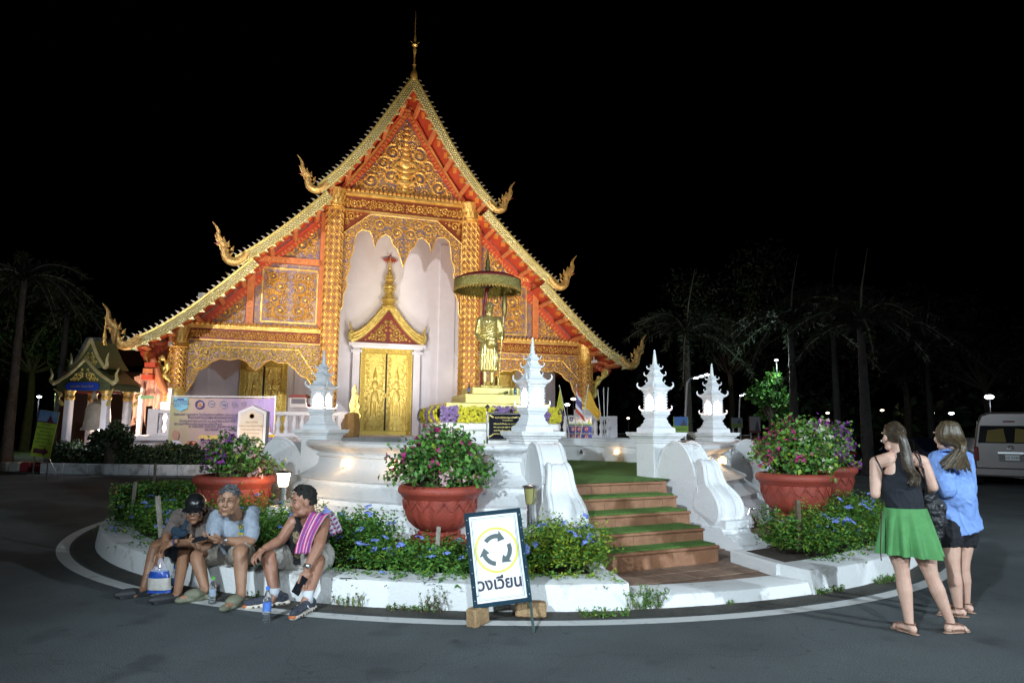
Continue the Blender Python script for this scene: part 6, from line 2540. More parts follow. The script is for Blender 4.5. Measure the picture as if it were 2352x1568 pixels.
# ------------------------------------------------------------------ man in the grey shirt
def man_grey():
 t = thing('person', 'person with grey hair and pale grey shirt sitting on the kerb holding a phone', 'person', (-2.85, 7.2, .24))
 hip = [Vector((-2.98, 7.25, .35)), Vector((-2.70, 7.10, .35))]
 kn = [JM(752, 830, 6.88), JM(1165, 790, 6.60)]
 an = [JM(835, 1150, 6.72), JM(1172, 1200, 6.52)]
 sh = [JM(945, 470, 6.92), JM(1275, 430, 6.96)]
 el = [JM(905, 660, 6.78), JM(1262, 690, 6.80)]
 hc = JM(1048, 318, 6.72)
 neck = JM(1120, 440, 6.92)
 HM = hmat(hc, (.20, -1, -.10), (.10, 0, 1), 1.17)
 b = MB()
 head(b, HM)
 limb(b, [neck + Vector((0, .02, -.03)), hc + Vector((.02, .035, -.05))], [.072, .066])
 chest = (sh[0] + sh[1]) / 2 + Vector((0, .05, -.10))
 belly = (hip[0] + hip[1]) / 2 + Vector((0, -.02, .14))
 b.tube([belly, chest, neck], [.125, .13, .07], 14, None, .72, (0, 1, 0))
 for i in (0, 1):
  leg(b, hip[i], kn[i], an[i], [.10, 0.090, 0.076, 0.066, 0.065, 0.051, .040])
  d = (Vector((-.07, -.06, -.04)), Vector((-.02, -.09, -.04)))[i]
  limb(b, [an[i], an[i] + d], [.040, .038])
  limb(b, [an[i] + d, an[i] + d * 2.2 + Vector((0, 0, .03))], [.038, .03])
  limb(b, [sh[i], el[i]], [.064, .05])
 wR = JM(985, 695, 6.60)
 limb(b, [el[1], JM(1120, 700, 6.68), wR], [.052, .044, .033])
 hand(b, wR, JM(850, 680, 6.50) - wR, Vector((0, .5, .9)), 1.15, .55, 1)
 wL = JM(800, 770, 6.62)
 limb(b, [el[0], JM(860, 730, 6.68), wL], [.05, .042, .032])
 hand(b, wL, JM(715, 720, 6.55) - wL, Vector((.2, -.3, .9)), 1.15, .55, 1)
 put(fuse(b, 'body', .0055, 3), 'body', SK_MID, t)
 face(t, HM)
 hair_cap(HM, t, mat('hair_grey', (.13, .13, .135), .6, col2=(.035, .035, .038), vscale=60, detail=2), .058, -.045, .99, seed=2)
 sm = fabric('shirt_grey', (.33, .375, .44), b=.4)
 P = [('t', [(hip[0] + hip[1]) / 2 + Vector((0, .06, .07)), belly + Vector((0, .03, .02)), chest, neck + Vector((0, .03, -.03))], [.19, .185, .19, .10], None, .85, (0, 1, 0)),
   ('b', sh[0], (.080, .08, .076)), ('b', sh[1], (.080, .08, .076))]
 for i in (0, 1):
  P.append(('l', [sh[i], el[i].lerp(sh[i], .16)], [.076, .074]))
 shirt = garment(P, 'shirt', sm, t)
 tr = bvh(shirt)
 c = zm(1165, 562)
 patch(tr, circle(c[0], c[1], 5.6, 6.4), 'emblem_disc', mat('print_yellow', (.50, .42, .06), .7), t, 12, .003)
 patch(tr, circle(c[0], c[1], 4.2, 4.8), 'emblem_ring', mat('print_dark', (.05, .07, .08), .7), t, 12, .005)
 patch(tr, circle(c[0], c[1], 2.2, 2.6), 'emblem_core', mat('print_yellow', (.50, .42, .06), .7), t, 8, .007)
 a = zm(1158, 590)
 b2 = zm(1190, 616)
 patch(tr, [(a[0], a[1]), (b2[0], a[1]), (b2[0], b2[1]), (a[0], b2[1])], 'print_bar', mat('print_teal', (.03, .22, .30), .7), t, 6, .003)
 a = zm(1138, 617)
 b2 = zm(1196, 638)
 patch(tr, [(a[0], a[1]), (b2[0], a[1]), (b2[0], b2[1]), (a[0], b2[1])], 'print_bar', mat('print_orange', (.55, .38, .03), .7), t, 6, .003)
 pm = fabric('shorts_khaki', (.36, .31, .255), b=.4)
 P = [('l', [hip[0] + Vector((0, .08, 0)), hip[1] + Vector((0, .08, 0))], [.145, .145])]
 for i in (0, 1):
  P.append(('l', [hip[i], hip[i].lerp(kn[i], (.62, .72)[i])], [.13, .112]))
 garment(P, 'shorts', pm, t)
 # rubber slides
 for a_, d in ((an[0], (-.80, -.60)), (an[1], (-.30, -.95))):
  M = shoe_base(Vector((a_.x, a_.y, 0.0)), d)
  mb = MB()
  for x, w in ((-.05, .044), (.04, .046), (.14, .052), (.20, .048)):
   mb.ball((x, 0, .03), (.066, w * 1.08, .032), 14, 8, M)
  mb.ball((.09, 0, .068), (.10, .066, .052), 16, 10, M)
  put(fuse(mb, 'slide_sandal', .006, 3), 'slide_sandal', mat('slide_olive', (.185, .185, .125), .7), t)
 mb = MB()
 Mw = frame(JM(1020, 695, 6.61), Vector((0, 1, 0)), zdir=wR - el[1])
 mb.lathe([(.036, -.010), (.040, 0), (.036, .010)], n=18, M=Mw, cap=False)
 mb.ball(JM(1022, 692, 6.565), (.018, .010, .022), 10, 6)
 mb.build('wrist_watch', M_STEEL, t, world=True, smooth='all')
 return t

man_grey()
ph = thing('phone', 'dark phone held in both hands by the grey haired person', 'phone', JM(800, 680, 6.50))
mb = MB(frame(JM(795, 672, 6.50), JM(900, 645, 6.48) - JM(710, 690, 6.54), zdir=(0, -.5, .9)))
mb.bbox((0, 0, 0), (.17, .080, .012), .006)
mb.build('phone_body', mat('phone_black', (.012, .012, .014), .2), ph, world=True)
mb = MB(frame(JM(795, 672, 6.50), JM(900, 645, 6.48) - JM(710, 690, 6.54), zdir=(0, -.5, .9)))
mb.bbox((0, 0, .007), (.155, .07, .003), .001)
mb.build('screen', mat('screen_glass', (.02, .025, .035), .08), ph, world=True)

# ------------------------------------------------------------------ man with the towel
def man_towel():
 t = thing('person', 'person in black sleeveless top with checked towel over the shoulder sitting on the kerb', 'person', (-2.1, 6.95, .24))
 hip = [Vector((-2.20, 7.0, .36)), Vector((-1.92, 6.92, .36))]
 kn = [JM(1428, 830, 6.62), JM(1885, 900, 6.50)]
 an = [JM(1488, 1190, 6.52), JM(1800, 1215, 6.30)]
 sh = [JM(1668, 520, 6.72), JM(1945, 520, 6.72)]
 el = [JM(1545, 690, 6.68), JM(1905, 735, 6.48)]
 hc = JM(1752, 325, 6.60)
 neck = JM(1800, 450, 6.74)
 HM = hmat(hc, (-.86, -.50, -.06), (0, 0, 1), 1.15)
 b = MB()
 head(b, HM)
 limb(b, [neck + Vector((0, .0, -.06)), hc + Vector((.035, .02, -.05))], [.078, .070])
 chest = (sh[0] + sh[1]) / 2 + Vector((0, .05, -.08))
 belly = (hip[0] + hip[1]) / 2 + Vector((0, -.04, .14))
 b.tube([belly, chest, neck], [.125, .135, .08], 14, None, .72, (0, 1, 0))
 for i in (0, 1):
  leg(b, hip[i], kn[i], an[i], [.105, 0.095, 0.080, 0.070, 0.067, 0.053, .042])
  limb(b, [an[i], an[i] + Vector((-.02, -.03, -.05))], [.042, .04])
  b.ball(sh[i], (.07, .07, .07))
 limb(b, [sh[0], el[0]], [.066, .052])
 w0 = JM(1395, 765, 6.52)
 limb(b, [el[0], el[0].lerp(w0, .4), w0], [.052, .047, .034])
 hand(b, w0, JM(1330, 815, 6.44) - w0, Vector((.35, .3, -.9)), 1.15, .75, 1)
 limb(b, [sh[1], el[1]], [.07, .054])
 w1 = JM(1790, 955, 6.34)
 limb(b, [el[1], el[1].lerp(w1, .4), w1], [.054, .050, .036])
 hand(b, w1, JM(1800, 1090, 6.30) - w1, Vector((-.6, .4, 0)), 1.2, .45, 1)
 put(fuse(b, 'body', .0055, 3), 'body', SK_RUD, t)
 face(t, HM)
 hair_cap(HM, t, mat('hair_dark', (.012, .011, .010), .8, spec=.15, col2=(.03, .027, .024), vscale=60), .060, -.03, .99, seed=5)
 sm = fabric('top_black', (.014, .014, .016), b=.4)
 P = [('t', [(hip[0] + hip[1]) / 2 + Vector((0, .05, .02)), belly + Vector((0, .02, 0)), chest, neck + Vector((0, .0, -.10))], [.195, .185, .182, .12], None, .85, (0, 1, 0)),
   ('l', [sh[0].lerp(neck, .35), chest + Vector((-.1, -.02, -.05))], [.06, .10]), ('l', [sh[1].lerp(neck, .35), chest + Vector((.1, -.02, -.05))], [.06, .10])]
 top = garment(P, 'sleeveless_top', sm, t)
 tr = bvh(top)
 gm = mat('print_gold', (.30, .22, .10), .7, col2=(.06, .045, .03), vscale=45, lo=.42, hi=.55)
 patch(tr, [zm(*p) for p in ((1655, 620), (1700, 600), (1745, 660), (1760, 760), (1790, 850), (1700, 860), (1665, 830), (1690, 740), (1660, 690))], 'chest_print', gm, t, 24, .003)
 pm = fabric('shorts_beige', (.50, .465, .42), b=.4)
 P = [('l', [hip[0] + Vector((0, .08, 0)), hip[1] + Vector((0.03, .08, 0))], [.155, .155])]
 for i in (0, 1):
  P.append(('l', [hip[i], hip[i].lerp(kn[i], (.74, .62)[i])], [.135, .122]))
 garment(P, 'shorts', pm, t)
 for k, (a_, d) in enumerate(((an[0], (-.86, -.50)), (an[1], (-.22, -.97)))):
  M = shoe_base(Vector((a_.x, a_.y, 0.0)), d)
  mb = MB()
  for x, w, z in ((-.06, .040, .05), (.02, .042, .06), (.10, .048, .048), (.17, .046, .04), (.21, .038, .035)):
   mb.ball((x, 0, z + .02), (.07, w, .05 if x < .1 else .036), 14, 10, M)
  mb.ball((-.03, 0, .10), (.052, .046, .04), 12, 8, M)
  sho = put(fuse(mb, 'sport_shoe', .006, 2), 'sport_shoe', mat('shoe_mesh', (.05, .055, .075), .8, var=.3, vscale=60, bump=.4, bscale=200), t)
  mb = MB()
  for x, w in ((-.09, .036), (-.04, .044), (.03, .044), (.10, .050), (.17, .050), (.225, .040)):
   mb.ball((x, 0, .024), (.055, w, .026), 14, 8, M)
  put(fuse(mb, 'sole', .006, 1), 'sole', mat('sole_cream', (.62, .55, .47), .6), sho)
  mb = MB()
  for q in range(7):
   for sd in (-1, 1):
    mb.ball((-.08 + .045 * q, sd * (.046 if q > 2 else .040), .022), (.012, .006, .008), 8, 6, M)
  mb.build('sole_vent', mat('sole_dark', (.05, .03, .03), .8), sho, world=True, kind='stuff')
  mb = MB()
  mb.ball((.255, 0, .03), (.025, .035, .022), 10, 6, M)
  mb.build('toe_cap', mat('sole_orange', (.50, .13, .03), .6), sho, world=True, smooth='all')
  mb = MB()
  for q in range(4):
   mb.tube([M @ Vector((.02 + .028 * q, -.03, .098 - .008 * q)), M @ Vector((.03 + .028 * q, 0, .108 - .009 * q)), M @ Vector((.02 + .028 * q, .03, .098 - .008 * q))], .004, 5)
  mb.tube([M @ Vector((.04, -.046, .045)), M @ Vector((.09, -.05, .085))], .006, 5)
  mb.tube([M @ Vector((.04, .046, .045)), M @ Vector((.09, .05, .085))], .006, 5)
  mb.build('laces', mat('lace_white', (.7, .7, .7), .7), sho, world=True)
  mb = MB()
  mb.tube([a_ + Vector((0, 0, .05)), Vector((a_.x, a_.y, .09))], [.047, .047], 12)
  mb.build('sock', mat('sock_white', (.6, .62, .66) if k == 0 else (.3, .32, .34), .9), t, world=True, smooth='all')
 mb = MB()
 Mw = frame(JM(1795, 935, 6.34), Vector((1, 0, 0)), zdir=w1 - el[1])
 mb.lathe([(.038, -.010), (.042, 0), (.038, .010)], n=18, M=Mw, cap=False)
 mb.ball(JM(1792, 935, 6.295), (.022, .012, .022), 12, 8)
 mb.build('wrist_watch', M_STEEL, t, world=True, smooth='all')
 # checked towel laid over the shoulder (worn)
 return t, top

man3, top3 = man_towel()
# towel material: woven checks following the cloth
mt = bpy.data.materials.new('checked_cotton')
mt.use_nodes = True
nt = mt.node_tree
uvn = nt.nodes.new('ShaderNodeUVMap')
sep = nt.nodes.new('ShaderNodeSeparateXYZ')
nt.links.new(uvn.outputs[0], sep.inputs[0])

def stripes(out, freq, lo=.5):
 m1 = nt.nodes.new('ShaderNodeMath')
 m1.operation = 'MULTIPLY'
 m1.inputs[1].default_value = freq
 nt.links.new(out, m1.inputs[0])
 m2 = nt.nodes.new('ShaderNodeMath')
 m2.operation = 'FRACT'
 nt.links.new(m1.outputs[0], m2.inputs[0])
 m3 = nt.nodes.new('ShaderNodeMath')
 m3.operation = 'GREATER_THAN'
 m3.inputs[1].default_value = lo
 nt.links.new(m2.outputs[0], m3.inputs[0])
 return m3.outputs[0]

def mixc(f, a, b):
 x = nt.nodes.new('ShaderNodeMix')
 x.data_type = 'RGBA'
 nt.links.new(f, x.inputs[0])
 for sock, c in ((x.inputs[6], a), (x.inputs[7], b)):
  if isinstance(c, tuple):
   sock.default_value = (*c, 1)
  else:
   nt.links.new(c, sock)
 return x.outputs[2]

s_v = stripes(sep.outputs['Y'], 9.0)
s_u = stripes(sep.outputs['X'], 16.0)
s_b = stripes(sep.outputs['Y'], 4.5, .72)
base = mixc(s_v, (.52, .035, .16), (.60, .42, .50))
base = mixc(s_b, base, (.06, .07, .30))
gap = nt.nodes.new('ShaderNodeMath')
gap.operation = 'LESS_THAN'
gap.inputs[1].default_value = .36
nt.links.new(sep.outputs['X'], gap.inputs[0])
chk = mixc(s_u, base, (.58, .58, .64))
base = mixc(gap.outputs[0], base, chk)
nt.links.new(base, nt.nodes['Principled BSDF'].inputs['Base Color'])
nt.nodes['Principled BSDF'].inputs['Roughness'].default_value = .9

def strip(pts, wid, name, m, parent, nv=10, wave=.010, seed=0):
 """cloth strip along pts; wid gives (width, across direction) at each point"""
 C_ = smooth_curve(pts, 5)
 W_ = smooth_curve(wid, 5)
 rd_ = random.Random(seed)
 ph_ = rd_.uniform(0, 6)
 mb = MB()
 n = len(C_)
 for i, (c, w) in enumerate(zip(C_, W_)):
  tdir = (C_[min(i + 1, n - 1)] - C_[max(i - 1, 0)]).normalized()
  nn = tdir.cross(w).normalized()
  for j in range(nv + 1):
   q = j / nv - .5
   mb.v.append(tuple(c + w * q + nn * (wave * sin(q * 17 + ph_ + i * .12))))
 for i in range(n - 1):
  for j in range(nv):
   a = i * (nv + 1) + j
   mb.f.append((a, a + 1, a + nv + 2, a + nv + 1))
   mb.mi.append(0)
 me = mb.mesh(name, m, 'all')
 uv = me.uv_layers.new(name='UVMap')
 for lp in me.loops:
  i, j = divmod(lp.vertex_index, nv + 1)
  uv.data[lp.index].uv = (i / (n - 1), j / nv)
 me.transform(WM[parent.name].inverted())
 o = link(name, me, parent)
 s = o.modifiers.new('thickness', 'SOLIDIFY')
 s.thickness, s.offset = .006, 1
 return o

tw_ = thing('checked_towel', 'pink and blue checked towel hanging over a bare shoulder', 'towel', JM(1870, 450, 6.7))
strip([JM(2055, 630, 6.86), JM(2010, 545, 6.80), JM(1955, 455, 6.72), JM(1900, 440, 6.60), JM(1850, 520, 6.535), JM(1800, 620, 6.50), JM(1765, 720, 6.48), JM(1745, 815, 6.46)],
  [Vector((.13, .02, .05)), Vector((.15, .03, .06)), Vector((.17, .05, .02)), Vector((.17, -.04, -.02)), Vector((.165, -.02, .01)), Vector((.15, -.02, .02)), Vector((.14, -.01, .01)), Vector((.135, 0, .0))], 'towel_cloth', mt, tw_, seed=2, wave=.012)
ph = thing('phone', 'black phone hanging from the hand below the beige shorts', 'phone', JM(1722, 1115, 6.27))
pM = frame(JM(1722, 1112, 6.27), JM(1790, 1080, 6.27) - JM(1690, 1180, 6.27) if False else Vector((.86, -.2, -.45)), ydir=(0, 1, 0))
mb = MB(pM)
mb.bbox((0, 0, 0), (.082, .012, .165), .006)
mb.build('phone_body', mat('phone_black', (.012, .012, .014), .2), ph, world=True)
mb = MB(pM)
for q in range(2):
 mb.lathe([(.012, 0), (.012, .003)], n=12, M=Matrix.Translation((-.022, -.006, .06 - .028 * q)) @ Matrix.Rotation(pi / 2, 4, 'X'))
mb.build('camera_lens', mat('lens', (.02, .02, .04), .05), ph, world=True)

# water bottles by the feet
M_WATER = mat('bottle_plastic', (.88, .94, 1.0), .05, trans=.95, ior=1.25)
g = G(*zm(895, 1290))
bottle('water_bottle', 'clear water bottle with green cap by the olive sandal', g, .245, .032, M_WATER, mat('cap_green', (.10, .55, .04), .4), labelm=mat('label_pale', (.5, .6, .75), .4, alpha=.55), rings=True, group='water bottles on the asphalt')
g = G(*zm(1408, 1452))
bottle('water_bottle', 'clear water bottle with blue cap in front of the sport shoe', g, .285, .036, M_WATER, mat('cap_blue', (.05, .20, .70), .4), labelm=mat('label_blue2', (.10, .25, .75), .4, alpha=.75), rings=True, group='water bottles on the asphalt')
g = Vector((JM(540, 1140, 6.98).x, 6.98, 0))
bottle('water_bottle', 'clear water bottle with blue cap standing behind the carrier bag', g, .26, .034, M_WATER, mat('cap_blue', (.05, .20, .70), .4), labelm=mat('label_blue2', (.10, .25, .75), .4, alpha=.75), rings=True, group='water bottles on the asphalt')
p = D(795, 1322, 6.62)
mb = MB()
mb.box((p.x, 6.60, .238), (.115, .012, .004))
tag(mb.build('metal_strip', mat('strip_black', (.02, .02, .02), .5)), 'flat dark strip lying on the kerb beside the third man', 'strip')

# ------------------------------------------------------------------ the two women, seen from behind
def woman(t, Y, hip, kn, an, feet, sh, el, wr, hc, hfwd, skin, s=1.0, hs=1.0):
 b = MB()
 HM = hmat(hc, hfwd, (0, 0, 1), hs)
 head(b, HM)
 neck = (sh[0] + sh[1]) / 2 + Vector((0, 0, .05))
 limb(b, [neck, hc + Vector((0, 0, -.05))], [.050 * s, .047 * s])
 chest = (sh[0] + sh[1]) / 2 + Vector((0, .02, -.16))
 waist = (hip[0] + hip[1]) / 2 + Vector((0, 0, .20))
 pel = (hip[0] + hip[1]) / 2
 b.tube([pel, waist, chest, neck + Vector((0, 0, -.05))], [.165 * s, .125 * s, .15 * s, .10 * s], 16, None, .70, (0, 1, 0))
 limb(b, [sh[0], neck, sh[1]], [.055 * s, .065 * s, .055 * s])
 for i in (0, 1):
  leg(b, hip[i], kn[i], an[i], [.100 * s, .084 * s, .062 * s, .056 * s, .060 * s, .044 * s, .033 * s])
  d = Vector((*feet[i], 0)).normalized()
  limb(b, [an[i], Vector((an[i].x, an[i].y, .045)) - d * .03], [.033 * s, .034 * s])
  limb(b, [Vector((an[i].x, an[i].y, .045)) - d * .03, Vector((an[i].x, an[i].y, .045)) + d * .07, Vector((an[i].x, an[i].y, .03)) + d * .13], [.034 * s, .034 * s, .026 * s], 10, .7)
  for q in range(4):
   sd = Vector((-d.y, d.x, 0)) * (q - 1.5) * .017
   limb(b, [Vector((an[i].x, an[i].y, .026)) + d * .12 + sd, Vector((an[i].x, an[i].y, .024)) + d * (.155 - .008 * abs(q - 1)) + sd], [.011, .009], 6)
  limb(b, [sh[i], sh[i].lerp(el[i], .5), el[i]], [.052 * s, .049 * s, .040 * s])
  limb(b, [el[i], wr[i]], [.040 * s, .027 * s])
  dd = (wr[i] - el[i]).normalized()
  hand(b, wr[i], dd, Vector((0, 0, -1)), .95, .6, 1 if i else -1)
 put(fuse(b, 'body', .0055, 3), 'body', skin, t)
 for i in (0, 1):                                   # strap sandals
  d = Vector((*feet[i], 0)).normalized()
  M = shoe_base(Vector((an[i].x, an[i].y, 0)), d)
  mb = MB()
  for x, w in ((-.03, .032), (.03, .032), (.08, .038), (.13, .038)):
   mb.ball((x, 0, .010), (.055, w, .010), 12, 6, M)
  sn = put(fuse(mb, 'sandal', .005, 1), 'sandal', mat('sandal_tan', (.33, .20, .14), .5), t)
  mb = MB()
  mb.tube([M @ Vector(p) for p in ((-.02, -.036, .03), (-.045, 0, .085), (-.02, .036, .03))], .006, 5)
  mb.tube([M @ Vector((.04 * cos(a) - .005, .04 * sin(a), .085)) for a in np.linspace(0, 2 * pi, 13)[:-1]], .006, 5, close=True)
  mb.tube([M @ Vector(p) for p in ((.03, .0, .088), (.09, .0, .068), (.15, .005, .045))], .006, 5)
  mb.tube([M @ Vector(p) for p in ((.10, -.045, .015), (.11, 0, .062), (.10, .045, .015))], .007, 5)
  mb.build('strap', mat('strap_brown', (.22, .11, .08), .5), sn, world=True)
 return HM, neck, chest, waist, pel

def locks(t, HM, spec, m, name='hair', seed=0):
 """long hair built of many tapered strands over a skull cap, fused into one body"""
 mb = MB()
 mb.ball((0, .02, .035), (.083, .100, .090), 18, 12, HM)
 rd_ = random.Random(seed)
 for pts, rad, n, sp in spec:
  for _ in range(n):
   o = Vector((rd_.gauss(0, sp), rd_.gauss(0, sp * .6), 0))
   ps = [p + o * (.35 + .65 * i / len(pts)) + Vector((0, 0, rd_.gauss(0, .012))) * (i / len(pts)) for i, p in enumerate(pts)]
   c = smooth_curve(ps, 4)
   mb.tube(c, [rad * (1 - .75 * (i / len(c)) ** 2) for i in range(len(c))], 6)
 me = fuse(mb, name, .0055, 1, .4)
 Mi = HM.inverted()
 for v in me.vertices:
  l = Mi @ v.co
  if l.y < -.035 and -.14 < l.z < .045 and abs(l.x) < .09:
   v.co = HM @ Vector((l.x * .8, -.035, l.z))
 return put(me, name, m, t)

Y1 = 5.85
w1 = thing('person', 'person in black tank top and green skirt with long ponytail standing behind', 'person', (3.55, Y1, 0))
hipA = [JW(400, 880, Y1), JW(545, 880, Y1)]
knA = [JW(432, 1075, Y1), JW(612, 1090, Y1)]
anA = [JW(478, 1405, Y1 - .02), JW(738, 1395, Y1)]
shA = [JW(268, 392, Y1 + .02), JW(560, 385, Y1)]
elA = [JW(262, 590, Y1 + .0), JW(628, 545, Y1 - .02)]
wrA = [JW(285, 560, Y1 + .24), JW(560, 590, Y1 + .22)]
HMA, neckA, chestA, waistA, pelA = woman(w1, Y1, hipA, knA, anA, [(-.35, .94), (.97, .25)], shA, elA, wrA, JW(378, 232, Y1 + .02), (-.02, 1, .0), SK_FAIR, .98, 1.02)
# ponytail and drawn-back hair
M_HAIRB = mat('hair_brown', (.075, .05, .028), .42, col2=(.022, .016, .011), vscale=45, detail=2)
tail = [JW(400, 190, Y1 - .10), JW(430, 240, Y1 - .14), JW(455, 330, Y1 - .15), JW(470, 420, Y1 - .16), JW(508, 480, Y1 - .145), JW(500, 530, Y1 - .14)]
locks(w1, HMA, [(tail, .017, 34, .022), ([HMA @ Vector((0, -.06, .09)), HMA @ Vector((0, .05, .115)), HMA @ Vector((.0, .115, .05)), JW(410, 195, Y1 - .09)], .02, 12, .022)], M_HAIRB, seed=3)
mb = MB()
mb.ball(JW(302, 255, Y1 - .03), (.008, .008, .012), 8, 6)
mb.build('earring', M_STEEL, w1, world=True)
TK = fabric('tank_black', (.010, .012, .018), b=.3)
P = [('t', [pelA + Vector((0, 0, .06)), waistA + Vector((0, 0, .02)), chestA + Vector((0, 0, -.02)), chestA + Vector((0, 0, .06))], [.172, .146, .166, .15], None, .74, (0, 1, 0)),
  ('l', [chestA + Vector((0, -.06, .0)), neckA + Vector((0, -.035, -.02))], [.09, .062])]
garment(P, 'tank_top', TK, w1)
mb = MB()
mb.tube(smooth_curve([JW(262, 355, Y1 - .02), JW(285, 400, Y1 - .075), JW(318, 462, Y1 - .10)], 4), .007, 6)
mb.tube(smooth_curve([JW(520, 318, Y1 - .03), JW(545, 360, Y1 - .07), JW(552, 420, Y1 - .09)], 4), .007, 6)
mb.tube(smooth_curve([JW(505, 322, Y1 - .03), JW(535, 370, Y1 - .07), JW(548, 425, Y1 - .09)], 4), .006, 6)
mb.build('strap', mat('strap_dark', (.03, .015, .012), .6), w1, world=True, smooth='all', kind='stuff')
# flared skirt with pleats
zt1, zb1 = JW(450, 672, Y1).z, JW(450, 965, Y1).z
xc0, xc1 = JW(450, 672, Y1).x, JW(478, 965, Y1).x
mb = MB()
n, rows = 132, 14
for j in range(rows + 1):
 u = j / rows
 for i in range(n):
  a = 2 * pi * i / n
  pl = (sin(a * 11 + .9 * sin(3 * a)) * .034 + .014 * sin(a * 5 + 1)) * u ** 1.1
  rx, ry = .166 + .075 * u ** .8, .125 + .075 * u
  mb.v.append((xc0 + (xc1 - xc0) * u + (rx + pl) * cos(a), Y1 + (ry + pl) * sin(a), zt1 + (zb1 - zt1) * u + .012 * u * sin(2 * a + .4)))
for j in range(rows):
 for i in range(n):
  a, b2 = j * n + i, j * n + (i + 1) % n
  mb.f.append((a, a + n, b2 + n, b2))
  mb.mi.append(0)
mb.build('skirt', fabric('skirt_green', (.085, .27, .085), b=.3), w1, world=True, smooth='all')
mb = MB()
mb.tube(smooth_curve([JW(305, 700, Y1 - .16), JW(300, 820, Y1 - .20), JW(296, 930, Y1 - .22), JW(302, 1005, Y1 - .22)], 4), .005, 5)
mb.build('cord', mat('strap_dark', (.03, .015, .012), .6), w1, world=True)

bag = thing('shoulder_bag', 'slouchy black shoulder bag hanging beside the green skirt', 'bag', JW(640, 930, Y1 + .0) * 1.0)
mb = MB()
for p, r in (((600, 600), .075), ((640, 680), .095), ((655, 760), .085), ((655, 830), .06), ((655, 900), .035), ((615, 560), .05)):
 mb.ball(JW(*p, Y1 + .10), (r, r * .55, r * 1.05), 12, 8)
mb.tube([JW(650, 860, Y1 + .08), JW(662, 955, Y1 + .06)], [.03, .012], 8)
put(fuse(mb, 'bag_body', .008, 3), 'bag_body', mat('bag_leather', (.012, .012, .014), .38, bump=.4, bscale=30), bag)
mb = MB()
mb.tube(smooth_curve([JW(590, 590, Y1 + .02), JW(575, 500, Y1 - .03), JW(562, 420, Y1 - .03), JW(560, 365, Y1 + .02)], 4), .010, 6)
mb.build('bag_strap', mat('bag_leather', (.012, .012, .014), .38), bag, world=True)
mb = MB()
mb.ball(JW(678, 662, Y1 + .04), (.014, .008, .014), 10, 6)
mb.build('buckle', M_STEEL, bag, world=True)

Y2 = 6.35
w2 = thing('person', 'person in loose blue shirt and black shorts with long brown hair standing beside a friend', 'person', (4.0, Y2, 0))
hipB = [JW(715, 800, Y2), JW(815, 800, Y2 + .08)]
knB = [JW(752, 1050, Y2 - .02), JW(812, 1040, Y2 + .10)]
anB = [JW(786, 1318, Y2 - .0), JW(833, 1290, Y2 + .16)]
shB = [JW(660, 378, Y2 - .03), JW(820, 372, Y2 + .08)]
elB = [JW(715, 560, Y2 - .13), JW(850, 560, Y2 + .10)]
wrB = [JW(690, 588, Y2 + .06), JW(740, 585, Y2 + .24)]
HMB, neckB, chestB, waistB, pelB = woman(w2, Y2, hipB, knB, anB, [(-.92, .30), (-.5, .8)], shB, elB, wrB, JW(708, 228, Y2), (-.08, 1, 0), SK_FAIR, .98, 1.10)
M_HAIRL = mat('hair_light_brown', (.115, .08, .042), .45, col2=(.04, .028, .016), vscale=45, detail=2)
rd = random.Random(8)
sp_ = []
for k in range(17):
 q = k / 16
 a = -1.5 + 3.0 * q
 base_ = HMB @ Vector((.094 * sin(a), .03 + .10 * cos(a) * .95, -.01))
 end_ = JW(648 + 195 * q, (395, 420, 405, 430, 415)[k % 5] + 20 * q, Y2 - .20 + (.10 if q < .12 else 0) + .10 * max(0, q - .75) * 4)
 sp_.append(([HMB @ Vector((0, .0, .118)), HMB @ Vector((.055 * sin(a), .03 + .06 * cos(a), .10)), base_, base_.lerp(end_, .42) + Vector((0, -.125, .03)), end_ + Vector((0, -.05, 0))], .018, 4, .010))
locks(w2, HMB, sp_, M_HAIRL, seed=4)
BS = fabric('shirt_blue', (.22, .36, .74), b=.35, vs=5)
P = [('t', [neckB + Vector((0, .0, -.02)), chestB + Vector((0, 0, .05)), waistB, pelB + Vector((.0, 0, .06)), pelB + Vector((.03, -.01, -.05))], [.10, .185, .20, .22, .215], None, .72, (0, 1, 0)),
  ('l', [shB[0], neckB + Vector((0, -.01, -.02)), shB[1]], [.085, .09, .085]),
  ('l', [shB[0], shB[0].lerp(elB[0], .5), elB[0]], [.088, .094, .075]), ('l', [shB[1], elB[1]], [.085, .07]),
  ('b', elB[0].lerp(shB[0], .12), (.085, .08, .05)), ('b', elB[0].lerp(shB[0], .3), (.09, .085, .035)),
  ('l', [JW(780, 600, Y2 - .03), JW(850, 765, Y2 - .06)], [.15, .05]), ('l', [JW(780, 560, Y2 - .06), JW(830, 720, Y2 - .04)], [.11, .06])]
garment(P, 'shirt', BS, w2)
mb = MB()
mb.tube(smooth_curve([JW(680, 320, Y2 - .06), JW(720, 312, Y2 - .12), JW(770, 312, Y2 - .12), JW(812, 325, Y2 - .02)], 4), .022, 6, flat=.5)
mb.build('collar', BS, w2, world=True, smooth='all')
SHB = fabric('shorts_black', (.010, .010, .014), b=.3)
P = [('l', [hipB[0] + Vector((0, 0, .0)), hipB[1] + Vector((0, 0, .0))], [.125, .125])]
for i in (0, 1):
 P.append(('l', [hipB[i], hipB[i].lerp(knB[i], .26)], [.118, .118]))
garment(P, 'shorts', SHB, w2)

# =================================================================== BACKGROUND
def dz(px, py, Y):
 p = D(px, py, Y)
 return p

